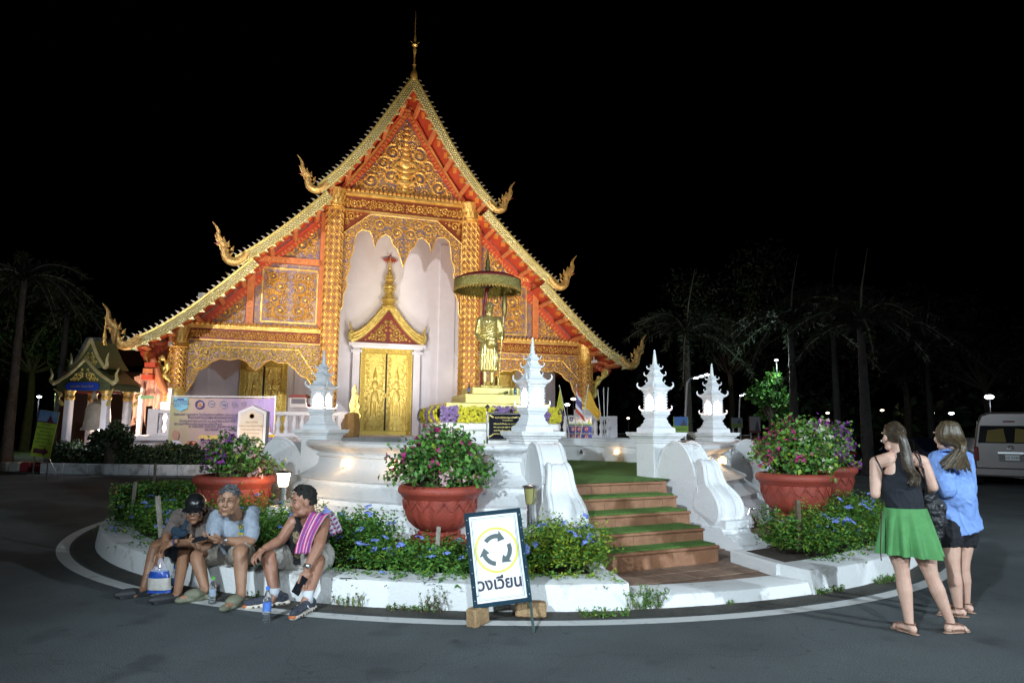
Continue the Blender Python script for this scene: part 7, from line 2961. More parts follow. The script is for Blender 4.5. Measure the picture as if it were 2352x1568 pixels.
# ------------------------------------------------------------------ planted border with a white kerb, west side
pts = [G(0, 1086), G(90, 1088), G(200, 1090), G(340, 1092), G(470, 1093), G(600, 1094)]
KH = .36
bd = thing('border_kerb', 'long low white kerb along the dark hedge in front of the pavilion', 'kerb', (pts[2].x, pts[2].y, 0))
struct(bd)
for i in range(1, 5):
 a, b = pts[i], pts[i + 1]
 for q in range(2):
  p0, p1 = a.lerp(b, q / 2), a.lerp(b, (q + 1) / 2)
  M = frame((p0 + p1) / 2 + Vector((0, .12, KH / 2)), p1 - p0, zdir=(0, 0, 1))
  mb = MB(M)
  mb.bbox((0, 0, 0), ((p1 - p0).length - .012, .22, KH), .02)
  mb.build('kerb_block', mat('old_kerb', (.60, .62, .64), .85, col2=(.25, .26, .27), vscale=3, bump=.4, bscale=30, lo=.3, hi=.5), bd, world=True)
mb = MB()
a, b = pts[1], pts[5]
for i in range(1, 5):
 p, q = pts[i], pts[i + 1]
 n = Vector((-(q - p).y, (q - p).x, 0)).normalized()
 mb.quad(p - n * .55 + Vector((0, 0, .004)), q - n * .55 + Vector((0, 0, .004)), q - n * .45 + Vector((0, 0, .004)), p - n * .45 + Vector((0, 0, .004)))
struct(mb.build('edge_line', M_LINE))
# red and white kerb stones at the far corner
for k in range(4):
 p = G(10 + 26 * k, 1082)
 mb = MB(Matrix.Translation((p.x, p.y, .16)))
 mb.bbox((0, 0, 0), (.36, .3, .32), .03)
 tag(mb.build('kerb_stone', mat('kerb_red', (.30, .03, .04), .7) if k in (2, 3) else mat('kerb_pale', (.42, .40, .36), .8)),
  ('red painted kerb stone at the end by the yellow sign', 'red painted kerb stone next to the pale ones', 'pale kerb stone next to the red ones', 'pale kerb stone farthest from the yellow sign')[(3, 2, 1, 0)[k]], 'kerb stone', 'painted kerb stones')

def dark_hedge(name, label, p, q, h, dpt, n, seed):
 t = thing(name, label, 'hedge', (p + q) / 2)
 rd = random.Random(seed)
 Lv = Leaves()
 L = (q - p).length
 d = (q - p).normalized()
 nn = Vector((-d.y, d.x, 0))
 for _ in range(n):
  u, w, z = rd.uniform(-.5, .5) * L, rd.uniform(0, dpt), rd.uniform(0, h)
  if rd.random() < .5:
   w = 0
  else:
   z = h
  z *= 1 + .12 * sin(u * 3) + .08 * sin(u * 7.3)
  o = d * u + nn * w
  Lv.leaf(np.array([o.x, o.y, z]) + rv(rd, .05), rv(rd), rv(rd) + np.array([0, 0, .8]), rd.uniform(.08, .15), rd.uniform(.025, .045), rd.choices(range(5), (3, 2, 4, .3, .2))[0])
 link('leaves', Lv.mesh('leaves', UNLITM), t, 'stuff')
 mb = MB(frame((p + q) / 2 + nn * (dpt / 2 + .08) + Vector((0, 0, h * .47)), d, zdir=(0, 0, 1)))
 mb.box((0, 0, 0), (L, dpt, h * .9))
 mb.build('core_block', mat('hedge_core', (.012, .02, .008), 1.0), t, world=True)  # plain near-black block as the hedge filling
 return t

dark_hedge('border_hedge', 'dark clipped hedge behind the long white kerb', pts[1] + Vector((0, .35, .1)), pts[5] + Vector((0, .35, .1)), .78, .9, 5200, 5)
rd = random.Random(33)
for px, r, zz, lab in ((172, .45, .8, 'low grey boulder at the foot of the pavilion by the ground lamp'), (208, .55, 1.3, 'tall pointed pale boulder under the bell pavilion'), (262, .40, .7, 'small brown boulder behind the dark hedge below the bell'),
      (330, .50, 1.0, 'pale boulder beside the pavilion column and pink drape'), (368, .62, .6, 'broad flat boulder next to the printed banner')):
 p = G(px, 1086) + Vector((0, 1.6, 0))
 mb = MB()
 for _ in range(3):
  mb.ball((p.x + rd.uniform(-.3, .3), p.y + rd.uniform(-.2, .2), .25 + rd.uniform(0, .3)), (r, r * .8, r * zz), 7, 5)
 me = fuse(mb, 'garden_boulder', .05, 1)
 me.materials.append(mat('boulder', (.30, .28, .26), .9, var=.35, vscale=2, bump=.6, bscale=8))
 tag(link('garden_boulder', me), lab, 'boulder', 'boulders around the bell pavilion')

# ------------------------------------------------------------------ yellow direction sign
ys = thing('direction_sign', 'tall lime yellow direction sign with blue picture top and dark red arrow', 'sign', G(88, 1084))
tl_, tr_, bl_, br_ = D(89, 940, 20.5), D(113, 944, 20.5), D(69, 1046, 20.5), D(113, 1052, 20.5)
sw, sh_ = .58, (tl_ - bl_).length
sM2 = frame(bl_, br_ - bl_, zdir=tl_ - bl_)
mb = MB(sM2)
mb.box((sw / 2, .02, sh_ / 2), (sw, .03, sh_))
mb.build('panel', mat('sign_lime', (.36, .48, .04), .6), ys, world=True)
mb = MB(sM2)
mb.box((sw / 2, .0, sh_ * .87), (sw, .008, sh_ * .25))
mb.build('picture', mat('sign_sky', (.06, .16, .42), .6, col2=(.20, .30, .45), vscale=4), ys, world=True)
mb = MB(sM2)
mb.prism([(.28, sh_ * .76), (.36, sh_ * .92), (.44, sh_ * .80), (.5, sh_ * .76)], .006, Matrix.Translation((0, -.008, 0)))
mb.box((sw / 2, -.003, sh_ * .75), (sw, .008, .03))
mb.prism([(.06, .10), (.36, .10), (.36, .04), (.52, .17), (.36, .30), (.36, .24), (.06, .24)], .006, Matrix.Translation((0, -.003, 0)))
mb.build('arrow', mat('sign_maroon', (.10, .012, .03), .6), ys, world=True)
mb = MB(sM2)
for k, tx in enumerate(('ทางเข้า', 'พระวิหารหลวง', 'พระธาตุ', 'วิหารลายคำ', 'ENTRANCE', 'FOR VISITORS', 'ห้องน้ำ', 'ลานจอดรถ')):
 text_mesh(tx, .10 if k < 4 else .075, Matrix.Translation((sw / 2, -.004, sh_ * .68 - k * .105)), mb, .001)
mb.build('lettering', mat('sign_ink', (.03, .10, .03), .6), ys, world=True)
mb = MB()
mb.tube([bl_ + Vector((.1, .05, 0)), Vector((bl_.x + .1, bl_.y + .05, 0))], .02, 6)
mb.tube([br_ + Vector((-.06, .05, 0)), Vector((br_.x - .06, br_.y + .05, 0))], .02, 6)
mb.tube([br_, br_ + Vector((.6, -.4, -.55))], .008, 5)
mb.build('leg', M_STEEL, ys, world=True)

# ------------------------------------------------------------------ bell pavilion
PVY = 25.0
pc = D(222, 985, PVY + .8)
pv = thing('bell_pavilion', 'small ornate pavilion with white columns and green gilded gable holding a bell', 'pavilion', (pc.x, PVY + .8, 0), radians(-8))
pv.scale = (.92, .92, .92)
u = PVY / 1568.0
mb = MB()
mb.bbox((0, 0, .25), (2.7, 2.2, .5), .03)
mb.build('base', M_WALLW, pv)
for sx in (-1, 1):
 for sy in (-1, 1):
  mb = MB()
  mb.bbox((sx * .82, sy * .62, .5 + 1.35), (.26, .26, 2.7), .03)
  c = mb.build('column', M_WALLW, pv)
  mb = MB()
  mb.lathe([(.17, .78), (.17, .84)], (sx * .82, sy * .62, 0), sq=True)
  mb.lathe([(.14, 2.75), (.2, 2.85), (.16, 3.0), (.22, 3.15)], (sx * .82, sy * .62, 0), 10)
  mb.build('gilt_band', M_GOLD, c, kind='stuff')
  mb = MB()
  cv = smooth_curve([(sx * .98, sy * .74, 2.55), (sx * 1.12, sy * .8, 2.8), (sx * 1.08, sy * .8, 3.0), (sx * 1.3, sy * .9, 3.2)], 4)
  mb.tube(cv, [.05 + .03 * sin(i) for i in range(len(cv))], 5)
  mb.build('bracket', M_GOLDL, pv)
M_GRM = mat('green_mosaic', (.12, .13, .055), .35, .4, col2=(.06, .10, .05), vscale=12, bump=.4, bscale=40)
mb = MB()
mb.box((0, 0, 3.28), (2.3, 1.8, .26))
mb.build('lintel', M_GRM, pv)
mb = MB()
mb.prism([(-.75, 3.30), (-.62, 3.14), (.62, 3.14), (.75, 3.30), (.62, 3.46), (-.62, 3.46)], .05, Matrix.Translation((0, -.98, 0)))
nb_ = mb.build('name_board', mat('board_blue', (.02, .06, .42), .3), pv)
mb = MB()
text_mesh('หอระฆัง วัดพระสิงห์', .13, Matrix.Translation((0, -.985, 3.26)), mb, .001)
mb.build('lettering', M_GOLDL, nb_)
for z0, w, h, dy in ((3.42, 1.26, .95, .9), (4.05, .70, 1.15, .7)):
 mb = MB()
 prof = [(-w, z0), (w, z0), (w * .55, z0 + h * .35), (w * .25, z0 + h * .68), (0, z0 + h), (-w * .25, z0 + h * .68), (-w * .55, z0 + h * .35)]
 mb.prism(prof, dy * 2, Matrix.Translation((0, -dy, 0)))
 rf = mb.build('roof', M_GRM, pv)
 mb = MB()
 for s in (-1, 1):
  cv = smooth_curve([(s * w * 1.02, -dy - .03, z0), (s * w * .56, -dy - .03, z0 + h * .37), (s * w * .26, -dy - .03, z0 + h * .70), (0, -dy - .03, z0 + h * 1.03)], 5)
  mb.tube(cv, .07, 6)
  hd = smooth_curve([(s * w * 1.0, -dy - .03, z0), (s * w * 1.15, -dy - .03, z0 + .12), (s * w * 1.12, -dy - .03, z0 + .35), (s * w * 1.2, -dy - .03, z0 + .6)], 4)
  mb.tube(hd, [.09 * (1 - i / len(hd)) + .015 for i in range(len(hd))], 6)
 mb.build('gable_edge', M_GGREEN, rf, smooth=True)
 scrollwork('gable_scrollwork', [(0, z0 + .06), (w * .75, z0 + .06), (w * .42, z0 + h * .35), (0, z0 + h * .85)], rf, M_GOLDL, -dy - .01, .16, .05, 500, 61, mirror=True)
mb = MB()
mb.lathe([(.14, 5.05), (.06, 5.3), (.09, 5.4), (.04, 5.6), (.02, 6.1), (.002, 6.7)], n=8)
mb.build('spire', M_GOLD, pv)
mb = MB()
mb.lathe([(.54, .0), (.52, .06), (.46, .14), (.42, .5), (.40, .8), (.32, .98), (.12, 1.06), (.0, 1.07)], (0, 0, 1.45), 20)
bell = thing('temple_bell', 'large grey bronze bell hanging inside the pavilion', 'bell', (pc.x, PVY + .8, 1.45), radians(-8))
mb.v = [(x, y, z - 1.45) for x, y, z in mb.v]
mb.build('bell_body', mat('bell_bronze', (.34, .33, .29), .6, .2, var=.15, vscale=5), bell, smooth=True)
mb = MB()
mb.tube([(.22 * cos(a), 0, 1.28 + .24 * sin(a)) for a in np.linspace(0, 2 * pi, 15)[:-1]], .10, 8, close=True)
mb.tube([(0, 0, 1.45), (0, 0, 1.75)], .05, 6)
mb.build('bell_crown', mat('bell_bronze', (.34, .33, .29), .6, .2), bell, smooth=True)
mb = MB()
mb.box((0, 0, 3.12), (1.9, .16, .1))
mb.build('bell_beam', mat('beam_dark_red', (.20, .03, .03), .6), pv)
lamp('pavilion_uplight', 'SPOT', (pc.x + .9, PVY - 2.2, .8), 60, (1.0, .85, .65), (pc.x, PVY + .5, 3.8), .1, 80, .6)
# dark hall behind
hl = thing('roofed_hall', 'dark hall roof with pale ridge trim behind the bell pavilion', 'building', (D(265, 985, 36).x, 36, 0), radians(5))
w = 2.9
mb = MB()
mb.box((0, 2, 2.2), (5.2, 5, 4.4))
mb.build('wall', mat('hall_wall', (.10, .05, .04), .8), hl)
mb = MB()
mb.prism([(-3.2, 4.2), (3.2, 4.2), (2.7, 6.9), (-2.7, 6.9)], .1, Matrix.Translation((0, -.8, 0)) @ Matrix.Rotation(radians(-24), 4, 'X'))
rf = mb.build('roof', mat('hall_roof', (.07, .025, .015), .8, var=.3, vscale=6), hl)
mb = MB()
for a, b in (((-3.2, 4.2), (-2.75, 6.95)), ((-2.75, 6.95), (2.75, 6.95)), ((3.2, 4.2), (2.75, 6.95)), ((-3.3, 4.15), (3.3, 4.15))):
 dx, dzz = b[0] - a[0], b[1] - a[1]
 L = hypot(dx, dzz)
 M = Matrix.Translation((0, -.8, 0)) @ Matrix.Rotation(radians(-24), 4, 'X') @ frame(((a[0] + b[0]) / 2, -.04, (a[1] + b[1]) / 2), (dx, 0, dzz), ydir=(0, 1, 0))
 mb.box((0, 0, 0), (L + .1, .12, .22), M)
mb.build('roof_trim', mat('trim_pale', (.35, .40, .48), .7), rf)

# ------------------------------------------------------------------ draped pavilion beside the hall
dpY = 29.0
dp = thing('draped_shrine', 'shrine porch with pink draped cloth and orange naga edged roof beside the hall', 'shrine', (D(350, 985, dpY).x, dpY, 0))
cx = D(345, 985, dpY).x
mb = MB()
n, rows = 60, 16
for j in range(rows + 1):
 v = j / rows
 for i in range(n + 1):
  q = i / n
  x = cx - .85 + 1.75 * q
  z = 3.95 - 2.35 * v - .5 * abs(q - .5) * (1 - v) + (.25 * sin(q * 9) if v > .9 else 0)
  y = dpY + .12 * sin(q * 26 + 2.2 * sin(v * 3)) * (.4 + v) + .08 * sin(q * 61 + v * 5)
  mb.v.append((x, y, z))
for j in range(rows):
 for i in range(n):
  if .35 < i / n < .52 and j / rows > .62:
   continue
  a = j * (n + 1) + i
  mb.f.append((a, a + n + 1, a + n + 2, a + 1))
  mb.mi.append(0)
mb.build('drape', mat('drape_pink', (.62, .38, .30), .8, var=.08, vscale=3), dp, world=True, smooth='all')
mb = MB()
cv = smooth_curve([D(352, 815, dpY), D(366, 845, dpY), D(378, 880, dpY), D(392, 905, dpY)], 5)
mb.tube([p + Vector((0, -.3, 0)) for p in cv], .16, 8)
mb.build('roof_edge', M_ORANGE, dp, world=True, smooth='all')
mb = MB()
cv = smooth_curve([D(372, 820, dpY), D(384, 828, dpY), D(392, 845, dpY), D(384, 862, dpY), D(398, 878, dpY)], 5)
mb.tube([p + Vector((0, -.2, 0)) for p in cv], [.10 + .05 * sin(i * .9) for i in range(len(cv))], 6)
mb.build('naga_bracket', M_GOLDL, dp, world=True, smooth='all')
for z0, x0, x1 in ((838, 338, 362), (852, 334, 356), (866, 330, 356)):
 mb = MB()
 a, b = D(x0, z0, dpY - .4), D(x1, z0, dpY - .4)
 mb.box(((a.x + b.x) / 2, dpY - .4, a.z), (b.x - a.x, .4, .20))
 mb.build('stepped_gable', M_RED if z0 != 852 else M_ORANGE, dp, world=True)
mb = MB()
for x in (328, 394):
 p = D(x, 985, dpY)
 mb.box((p.x, dpY - .3, 1.6), (.16, .16, 3.2))
mb.build('post', M_WALLW, dp, world=True)
mb = MB()
a = D(338, 912, dpY - .5)
mb.box((a.x, dpY - .5, a.z), (.55, .04, .14))
mb.build('small_board', mat('board_green', (.05, .14, .08), .6), dp, world=True)
mb = MB()
mb.box((cx, dpY + 1.2, .3), (2.4, 3.2, .6))
mb.build('floor', mat('hall_wall', (.10, .05, .04), .8), dp, world=True)
lamp('shrine_lamp', 'POINT', (cx - .1, dpY - 1.6, 2.2), 260, (1.0, .72, .52), size=.15)

# ------------------------------------------------------------------ printed banner
bn = thing('printed_banner', 'large printed event banner in yellow to violet with Thai lines and round emblems', 'banner', (D(512, 985, 24).x, 24.0, 0))
A0, A1, B0 = D(393, 912, 24.0), D(631, 916, 24.0), D(388, 1040, 24.0)
bw, bh = A1.x - A0.x, A0.z - B0.z
bM = frame((A0.x, 24.0, B0.z), (1, 0, 0), zdir=(0, 0, 1))
gm = bpy.data.materials.new('banner_print')
gm.use_nodes = True
g_ = gm.node_tree
tc = g_.nodes.new('ShaderNodeTexCoord')
sx_ = g_.nodes.new('ShaderNodeSeparateXYZ')
ad = g_.nodes.new('ShaderNodeMath')
ad.operation = 'MULTIPLY_ADD'
ad.inputs[1].default_value = .75
nz = g_.nodes.new('ShaderNodeTexNoise')
nz.inputs['Scale'].default_value = 1.6
mu = g_.nodes.new('ShaderNodeMath')
mu.operation = 'MULTIPLY_ADD'
mu.inputs[1].default_value = .35
rp = g_.nodes.new('ShaderNodeValToRGB')
cr = rp.color_ramp
cr.elements[0].position, cr.elements[0].color = .12, (.40, .39, .21, 1)
cr.elements[1].position, cr.elements[1].color = .95, (.17, .11, .36, 1)
for pos, c in ((.32, (.47, .35, .30)), (.52, (.42, .30, .37)), (.72, (.28, .22, .46))):
 e = cr.elements.new(pos)
 e.color = (*c, 1)
g_.links.new(tc.outputs['Generated'], sx_.inputs[0])
g_.links.new(sx_.outputs['X'], ad.inputs[0])
g_.links.new(tc.outputs['Generated'], nz.inputs['Vector'])
g_.links.new(nz.outputs['Fac'], mu.inputs[0])
g_.links.new(ad.outputs[0], mu.inputs[2])
ad.inputs[2].default_value = -.05
g_.links.new(mu.outputs[0], rp.inputs['Fac'])
g_.links.new(rp.outputs['Color'], g_.nodes['Principled BSDF'].inputs['Base Color'])
g_.nodes['Principled BSDF'].inputs['Roughness'].default_value = .55
mb = MB(bM)
n = 40
for i in range(n + 1):
 for j in range(9):
  x, z = bw * i / n, bh * j / 8
  mb.v.append(tuple(bM @ Vector((x, .012 * sin(x * 5 + z * 2) + .01 * sin(x * 17), z - .03 * (j == 8) * sin(pi * x / bw)))))
for i in range(n):
 for j in range(8):
  a = i * 9 + j
  mb.f.append((a, a + 9, a + 10, a + 1))
  mb.mi.append(0)
mb.build('vinyl_sheet', gm, bn, world=True, smooth='all')
INK = mat('banner_ink', (.05, .04, .20), .6)

def bx(px, py):
 """banner close-up pixel to banner coordinates"""
 p = D((500 + px / 6.918) * .7656, (1170 + py / 6.918) * .7656, 24.0)
 return p.x - A0.x, p.z - B0.z

for tx, (x, y), s in (('วัดพระสิงห์ วรมหาวิหาร โรงเรียนธรรมราชศึกษา เทศบาลนครเชียงใหม่', (150, 520), .118), ('จัดโครงการบรรพชาสามเณรภาคฤดูร้อน ปี ๒๕๖๘', (440, 590), .15), ('น้อมถวายเป็นพระราชกุศล แด่ สมเด็จพระนางเจ้าสิริกิติ์', (270, 655), .118),
      ('พระบรมราชินีนาถ พระบรมราชชนนีพันปีหลวง', (160, 715), .118), ('ณ วัดพระสิงห์ วรมหาวิหาร ตำบลพระสิงห์ อำเภอเมือง', (460, 770), .118), ('ระหว่างวันที่ 2 - ๒๓ เมษายน พ.ศ.', (790, 835), .135)):
 X_, Z_ = bx(x, y)
 mb = MB(bM)
 text_mesh(tx, s, Matrix.Translation((X_, -.035, Z_)), mb, .001, 'LEFT', .80)
 mb.build('lettering', INK, bn, world=True)
for (x, y, r, m) in ((695, 298, 94, 'em_navy'), (940, 285, 70, 'em_blue'), (1185, 298, 78, 'em_cyan'), (1420, 298, 60, 'em_grey'), (1610, 290, 50, 'em_grey')):
 X_, Z_ = bx(x, y)
 rr = r / 6.918 * .7656 * 24.0 / 1568
 mb = MB(bM)
 for r0, r1 in (((rr * .72, rr) if m == 'em_navy' else (rr * .88, rr)), ):
  vs = []
  for i in range(28):
   a = 2 * pi * i / 28
   vs += [(X_ + r0 * cos(a), -.036, Z_ + r0 * sin(a)), (X_ + r1 * cos(a), -.036, Z_ + r1 * sin(a))]
  mb.add(vs, [(2 * i, (2 * i + 2) % 56, (2 * i + 3) % 56, 2 * i + 1) for i in range(28)])
 em = mb.build('emblem_ring', mat(m, {'em_navy': (.06, .03, .22), 'em_blue': (.12, .16, .35), 'em_cyan': (.16, .28, .45), 'em_grey': (.16, .16, .25)}[m], .6), bn, world=True)
 mb = MB(bM)
 mb.prism([(X_ - rr * .45, Z_ - rr * .35), (X_ + rr * .45, Z_ - rr * .35), (X_ + rr * .18, Z_), (X_, Z_ + rr * .5), (X_ - rr * .18, Z_)] if m == 'em_navy' else [(X_ - rr * .5, Z_ - rr * .2), (X_ + rr * .5, Z_ - rr * .2), (X_ + rr * .4, Z_ + rr * .25), (X_ - rr * .4, Z_ + rr * .25)], .003, Matrix.Translation((0, -.038, 0)))
 mb.build('emblem_core', mat('em_core_' + m, (.50, .20, .05) if m == 'em_navy' else (.2, .24, .4), .6), em, world=True)
mb = MB(bM)
mb.prism([bx(x, y) for x, y in ((150, 155), (455, 155), (445, 375), (290, 445), (175, 375))], .004, Matrix.Translation((0, -.036, 0)))
bg_ = mb.build('badge', mat('badge_blue', (.22, .50, .66), .5), bn, world=True)
mb = MB(bM)
for tx, (x, y), s in (('พิธีบรรพชา', (305, 250), .12), ('สามเณรภาคฤดูร้อน', (300, 295), .085), ('ครั้งที่ ๑', (230, 345), .09)):
 X_, Z_ = bx(x, y)
 text_mesh(tx, s, Matrix.Translation((X_, -.042, Z_)), mb, .001)
mb.prism([bx(x, y) for x, y in ((235, 175), (370, 175), (370, 205), (235, 205))], .003, Matrix.Translation((0, -.042, 0)))
mb.build('lettering', INK, bg_, world=True)
for col, (x0, y0, x1, y1), tx in (('pill_gold', (665, 935, 1080, 1020), 'กำหนดการ'), ('pill_red', (420, 1058, 635, 1118), 'วันบรรพชา'), ('pill_red', (400, 1215, 650, 1275), 'วันลาสิกขา')):
 a, b = bx(x0, y1), bx(x1, y0)
 h = b[1] - a[1]
 poly = [(a[0] + h / 2 - h / 2 * cos(t), a[1] + h / 2 + h / 2 * sin(t)) for t in np.linspace(-pi / 2, pi / 2, 7)] + [(b[0] - h / 2 + h / 2 * cos(t), a[1] + h / 2 + h / 2 * sin(t)) for t in np.linspace(pi / 2, -pi / 2, 7)]
 mb = MB(bM)
 mb.prism(poly, .003, Matrix.Translation((0, -.038, 0)))
 pl_ = mb.build('label_pill', mat(col, (.70, .48, .12) if col == 'pill_gold' else (.45, .03, .03), .6), bn, world=True)
 mb = MB(bM)
 text_mesh(tx, h * .8, Matrix.Translation(((a[0] + b[0]) / 2, -.042, a[1] + h * .28)), mb, .001)
 mb.build('lettering', mat('pill_text', (.75, .70, .45), .6), pl_, world=True)
mb = MB(bM)
for k, tx in enumerate(('วันที่ ๒ เมษายน', 'พิธีบรรพชาสามเณร', 'ณ วิหารหลวง')):
 X_, Z_ = bx(680, 1080 + 48 * k)
 text_mesh(tx, .10, Matrix.Translation((X_, -.036, Z_)), mb, .001, 'LEFT')
mb.build('lettering', mat('ink_soft', (.30, .20, .35), .6), bn, world=True)
for (hx, hy, sx2) in ((195, 930, 1.0), (2125, 810, .55)):           # printed novice portraits
 def q(dx, dy):
  return bx(hx + dx * sx2, hy + dy * sx2)
 mb = MB(bM)
 mb.prism([q(75 * cos(a), 105 * sin(a)) for a in np.linspace(0, 2 * pi, 19)[:-1]], .003, Matrix.Translation((0, -.036, 0)))
 pt = mb.build('portrait_head', mat('print_skin', (.42, .24, .18), .6), bn, world=True)
 mb = MB(bM)
 mb.prism([q(x, y) for x, y in ((-95, 180), (-60, 110), (60, 110), (150, 190), (150, 290), (-110, 290))], .003, Matrix.Translation((0, -.034, 0)))
 mb.build('portrait_robe', mat('print_white', (.62, .60, .72), .6), pt, world=True)
 mb = MB(bM)
 mb.prism([q(x, y) for x, y in ((-110, 240), (60, 200), (230, 190), (220, 290), (-110, 310))], .003, Matrix.Translation((0, -.037, 0)))
 mb.build('portrait_cloth', mat('print_orange', (.62, .12, .02), .6), pt, world=True)
for s in (0, 1):
 mb = MB()
 p = Vector((A0.x + bw * s, 24.05, 0))
 mb.box((p.x, 24.06, (A0.z + .1) / 2), (.06, .06, A0.z + .1))
 mb.build('post', mat('post_grey', (.55, .55, .58), .5), bn, world=True)
mb = MB()
mb.box((A0.x + bw / 2, 24.06, A0.z + .04), (bw, .05, .05))
mb.build('rail', mat('post_grey', (.55, .55, .58), .5), bn, world=True)

# lit white stele in front of the banner
SY_ = 20.0
c0 = D(575, 1030, SY_)
stl = thing('stone_stele', 'white pointed stele lit from below in front of the banner', 'stele', (c0.x, SY_, 0))
hw = (D(607, 980, SY_).x - D(542, 980, SY_).x) / 2
zt_, zs_ = D(575, 931, SY_).z, D(575, 945, SY_).z
mb = MB()
mb.prism([(-hw, 0.3), (hw, 0.3), (hw, zs_), (0, zt_), (-hw, zs_)], .28, Matrix.Translation((c0.x, SY_, 0)))
mb.build('stele_body', M_WALLW, stl, world=True)
mb = MB()
mb.prism([(-hw * .80, .5), (hw * .80, .5), (hw * .80, zs_ - .08), (0, zt_ - .11), (-hw * .80, zs_ - .08)], .03, Matrix.Translation((c0.x, SY_ - .02, 0)))
mb.build('inscribed_panel', mat('marble_cream', (.72, .66, .58), .4, var=.05, vscale=4), stl, world=True)
mb = MB()
mb.box((c0.x, SY_ + .1, .2), (hw * 2.6, .6, .4))
mb.build('foot', M_WALLW, stl, world=True)
mb = MB()
for k, tx in enumerate(('พระราชดำรัส', 'ในพระบาทสมเด็จพระเจ้าอยู่หัว', 'การทำนุบำรุงพระศาสนา', 'เป็นหน้าที่ของทุกคน', 'ที่จะต้องร่วมกันรักษา', 'ให้มั่นคงสืบไป')):
 text_mesh(tx, .062 if k else .07, Matrix.Translation((c0.x, SY_ - .024, zs_ - .33 - .105 * k)), mb, .001)
mb.build('lettering', mat('ink_gold', (.45, .28, .12), .5), stl, world=True)
mb = MB()
mb.lathe([(.06, 0), (.07, .004), (.075, 0)], (c0.x, SY_ - .022, zs_ - .13), 18, M=None)
mb.v = [(x, SY_ - .022 - (z - (zs_ - .13)), (zs_ - .13) + (y - (SY_ - .022))) for x, y, z in mb.v]
mb.build('seal', mat('ink_gold', (.45, .28, .12), .5), stl, world=True)
lamp('stele_uplight', 'SPOT', (c0.x, SY_ - 1.1, .55), 110, (1.0, .80, .62), (c0.x, SY_, 1.5), .06, 95, .5)

# ------------------------------------------------------------------ donation box and tray on the porch balustrade, blue rule board
dY = 29.6
p = D(688, 936, dY)
db_ = thing('donation_box', 'clear donation box with red roof standing on the balustrade', 'box', (p.x, dY, p.z))
w = .72
mb = MB()
mb.bbox((0, 0, .08), (w, .5, .16), .01)
mb.bbox((0, 0, .40), (w * .96, .48, .05), .01)
for s in (-1, 1):
 for q in (-1, 1):
  mb.box((s * w * .45, q * .2, .28), (.06, .06, .26))
mb.build('box_frame', mat('box_white', (.6, .58, .6), .5), db_)
mb = MB()
mb.box((0, 0, .28), (w * .86, .4, .22))
mb.build('box_glass', mat('box_glass', (.25, .25, .3), .1, alpha=.6), db_)
mb = MB()
mb.prism([(-w * .58, .43), (w * .58, .43), (w * .4, .56), (-w * .4, .56)], .6, Matrix.Translation((0, -.3, 0)))
mb.build('box_roof', M_DKRED, db_)
p = D(718, 938, dY)
mb = MB()
mb.lathe([(.12, 0), (.14, .06), (.30, .12), (.34, .18), (.30, .19), (.10, .14)], (p.x, dY, p.z - .03), 18)
tag(mb.build('offering_tray', M_DKRED, smooth=True), 'dark red footed offering tray beside the donation box', 'tray')
rb_ = thing('rules_board', 'blue rules board with round prohibition signs behind the three flags', 'sign board', (D(1333, 985, 23).x, 23.0, 0))

def rx(px, py):
 p = D((1680 + px / 14.26) * .7656, (1220 + py / 14.26) * .7656, 23.0)
 return p.x, p.z

RM = Matrix.Translation((0, 23.0, 0))
a, b = rx(375, 1480), rx(1355, 370)
mb = MB()
mb.prism([(a[0], a[1] - .3), (b[0], a[1] - .3), b, (a[0], b[1])], .04, RM)
mb.build('panel', mat('rules_white', (.70, .72, .72), .5), rb_, world=True)
c = rx(1355, 775)
mb = MB()
mb.prism([(a[0], a[1] - .3), (b[0], a[1] - .3), (b[0], c[1]), (a[0], c[1])], .01, Matrix.Translation((0, 22.99, 0)))
mb.build('blue_field', mat('rules_blue', (.02, .04, .30), .5), rb_, world=True)
c2 = rx(1355, 740)
mb = MB()
mb.prism([(a[0], c[1]), (b[0], c[1]), (b[0], c2[1]), (a[0], c2[1])], .012, Matrix.Translation((0, 22.988, 0)))
mb.build('green_band', mat('rules_green', (.14, .42, .06), .5), rb_, world=True)
mb = MB()
mb.prism([rx(x, y) for x, y in ((410, 440), (570, 440), (560, 580), (490, 640), (420, 580))], .008, Matrix.Translation((0, 22.992, 0)))
sh1 = mb.build('shield', mat('shield_navy', (.03, .03, .12), .5), rb_, world=True)
mb = MB()
mb.prism([rx(490 + 45 * cos(t), 530 + 45 * sin(t)) for t in np.linspace(0, 2 * pi, 13)[:-1]], .008, Matrix.Translation((0, 22.984, 0)))
mb.build('shield_core', mat('shield_grey', (.35, .36, .34), .5), sh1, world=True)
for t_ in ((790, 640, 900, 740), (1190, 540, 1340, 740)):
 mb = MB()
 mb.prism([rx(t_[0], t_[3]), rx(t_[2], t_[3]), rx((t_[0] + t_[2]) / 2, t_[1])], .008, Matrix.Translation((0, 22.991, 0)))
 mb.build('yellow_spire', mat('rules_yellow', (.60, .55, .08), .5), rb_, world=True)
mb = MB()
text_mesh('สถานีตำรวจท่องเที่ยว', .13, Matrix.Translation((rx(930, 470)[0], 22.99, rx(930, 480)[1])), mb, .001)
mb.build('lettering', mat('rules_ink', (.10, .12, .25), .5), rb_, world=True)
mb = MB()
text_mesh('Tourist Police', .10, Matrix.Translation((rx(930, 540)[0], 22.99, rx(930, 550)[1])), mb, .001)
mb.build('lettering', mat('rules_red', (.5, .05, .05), .5), rb_, world=True)
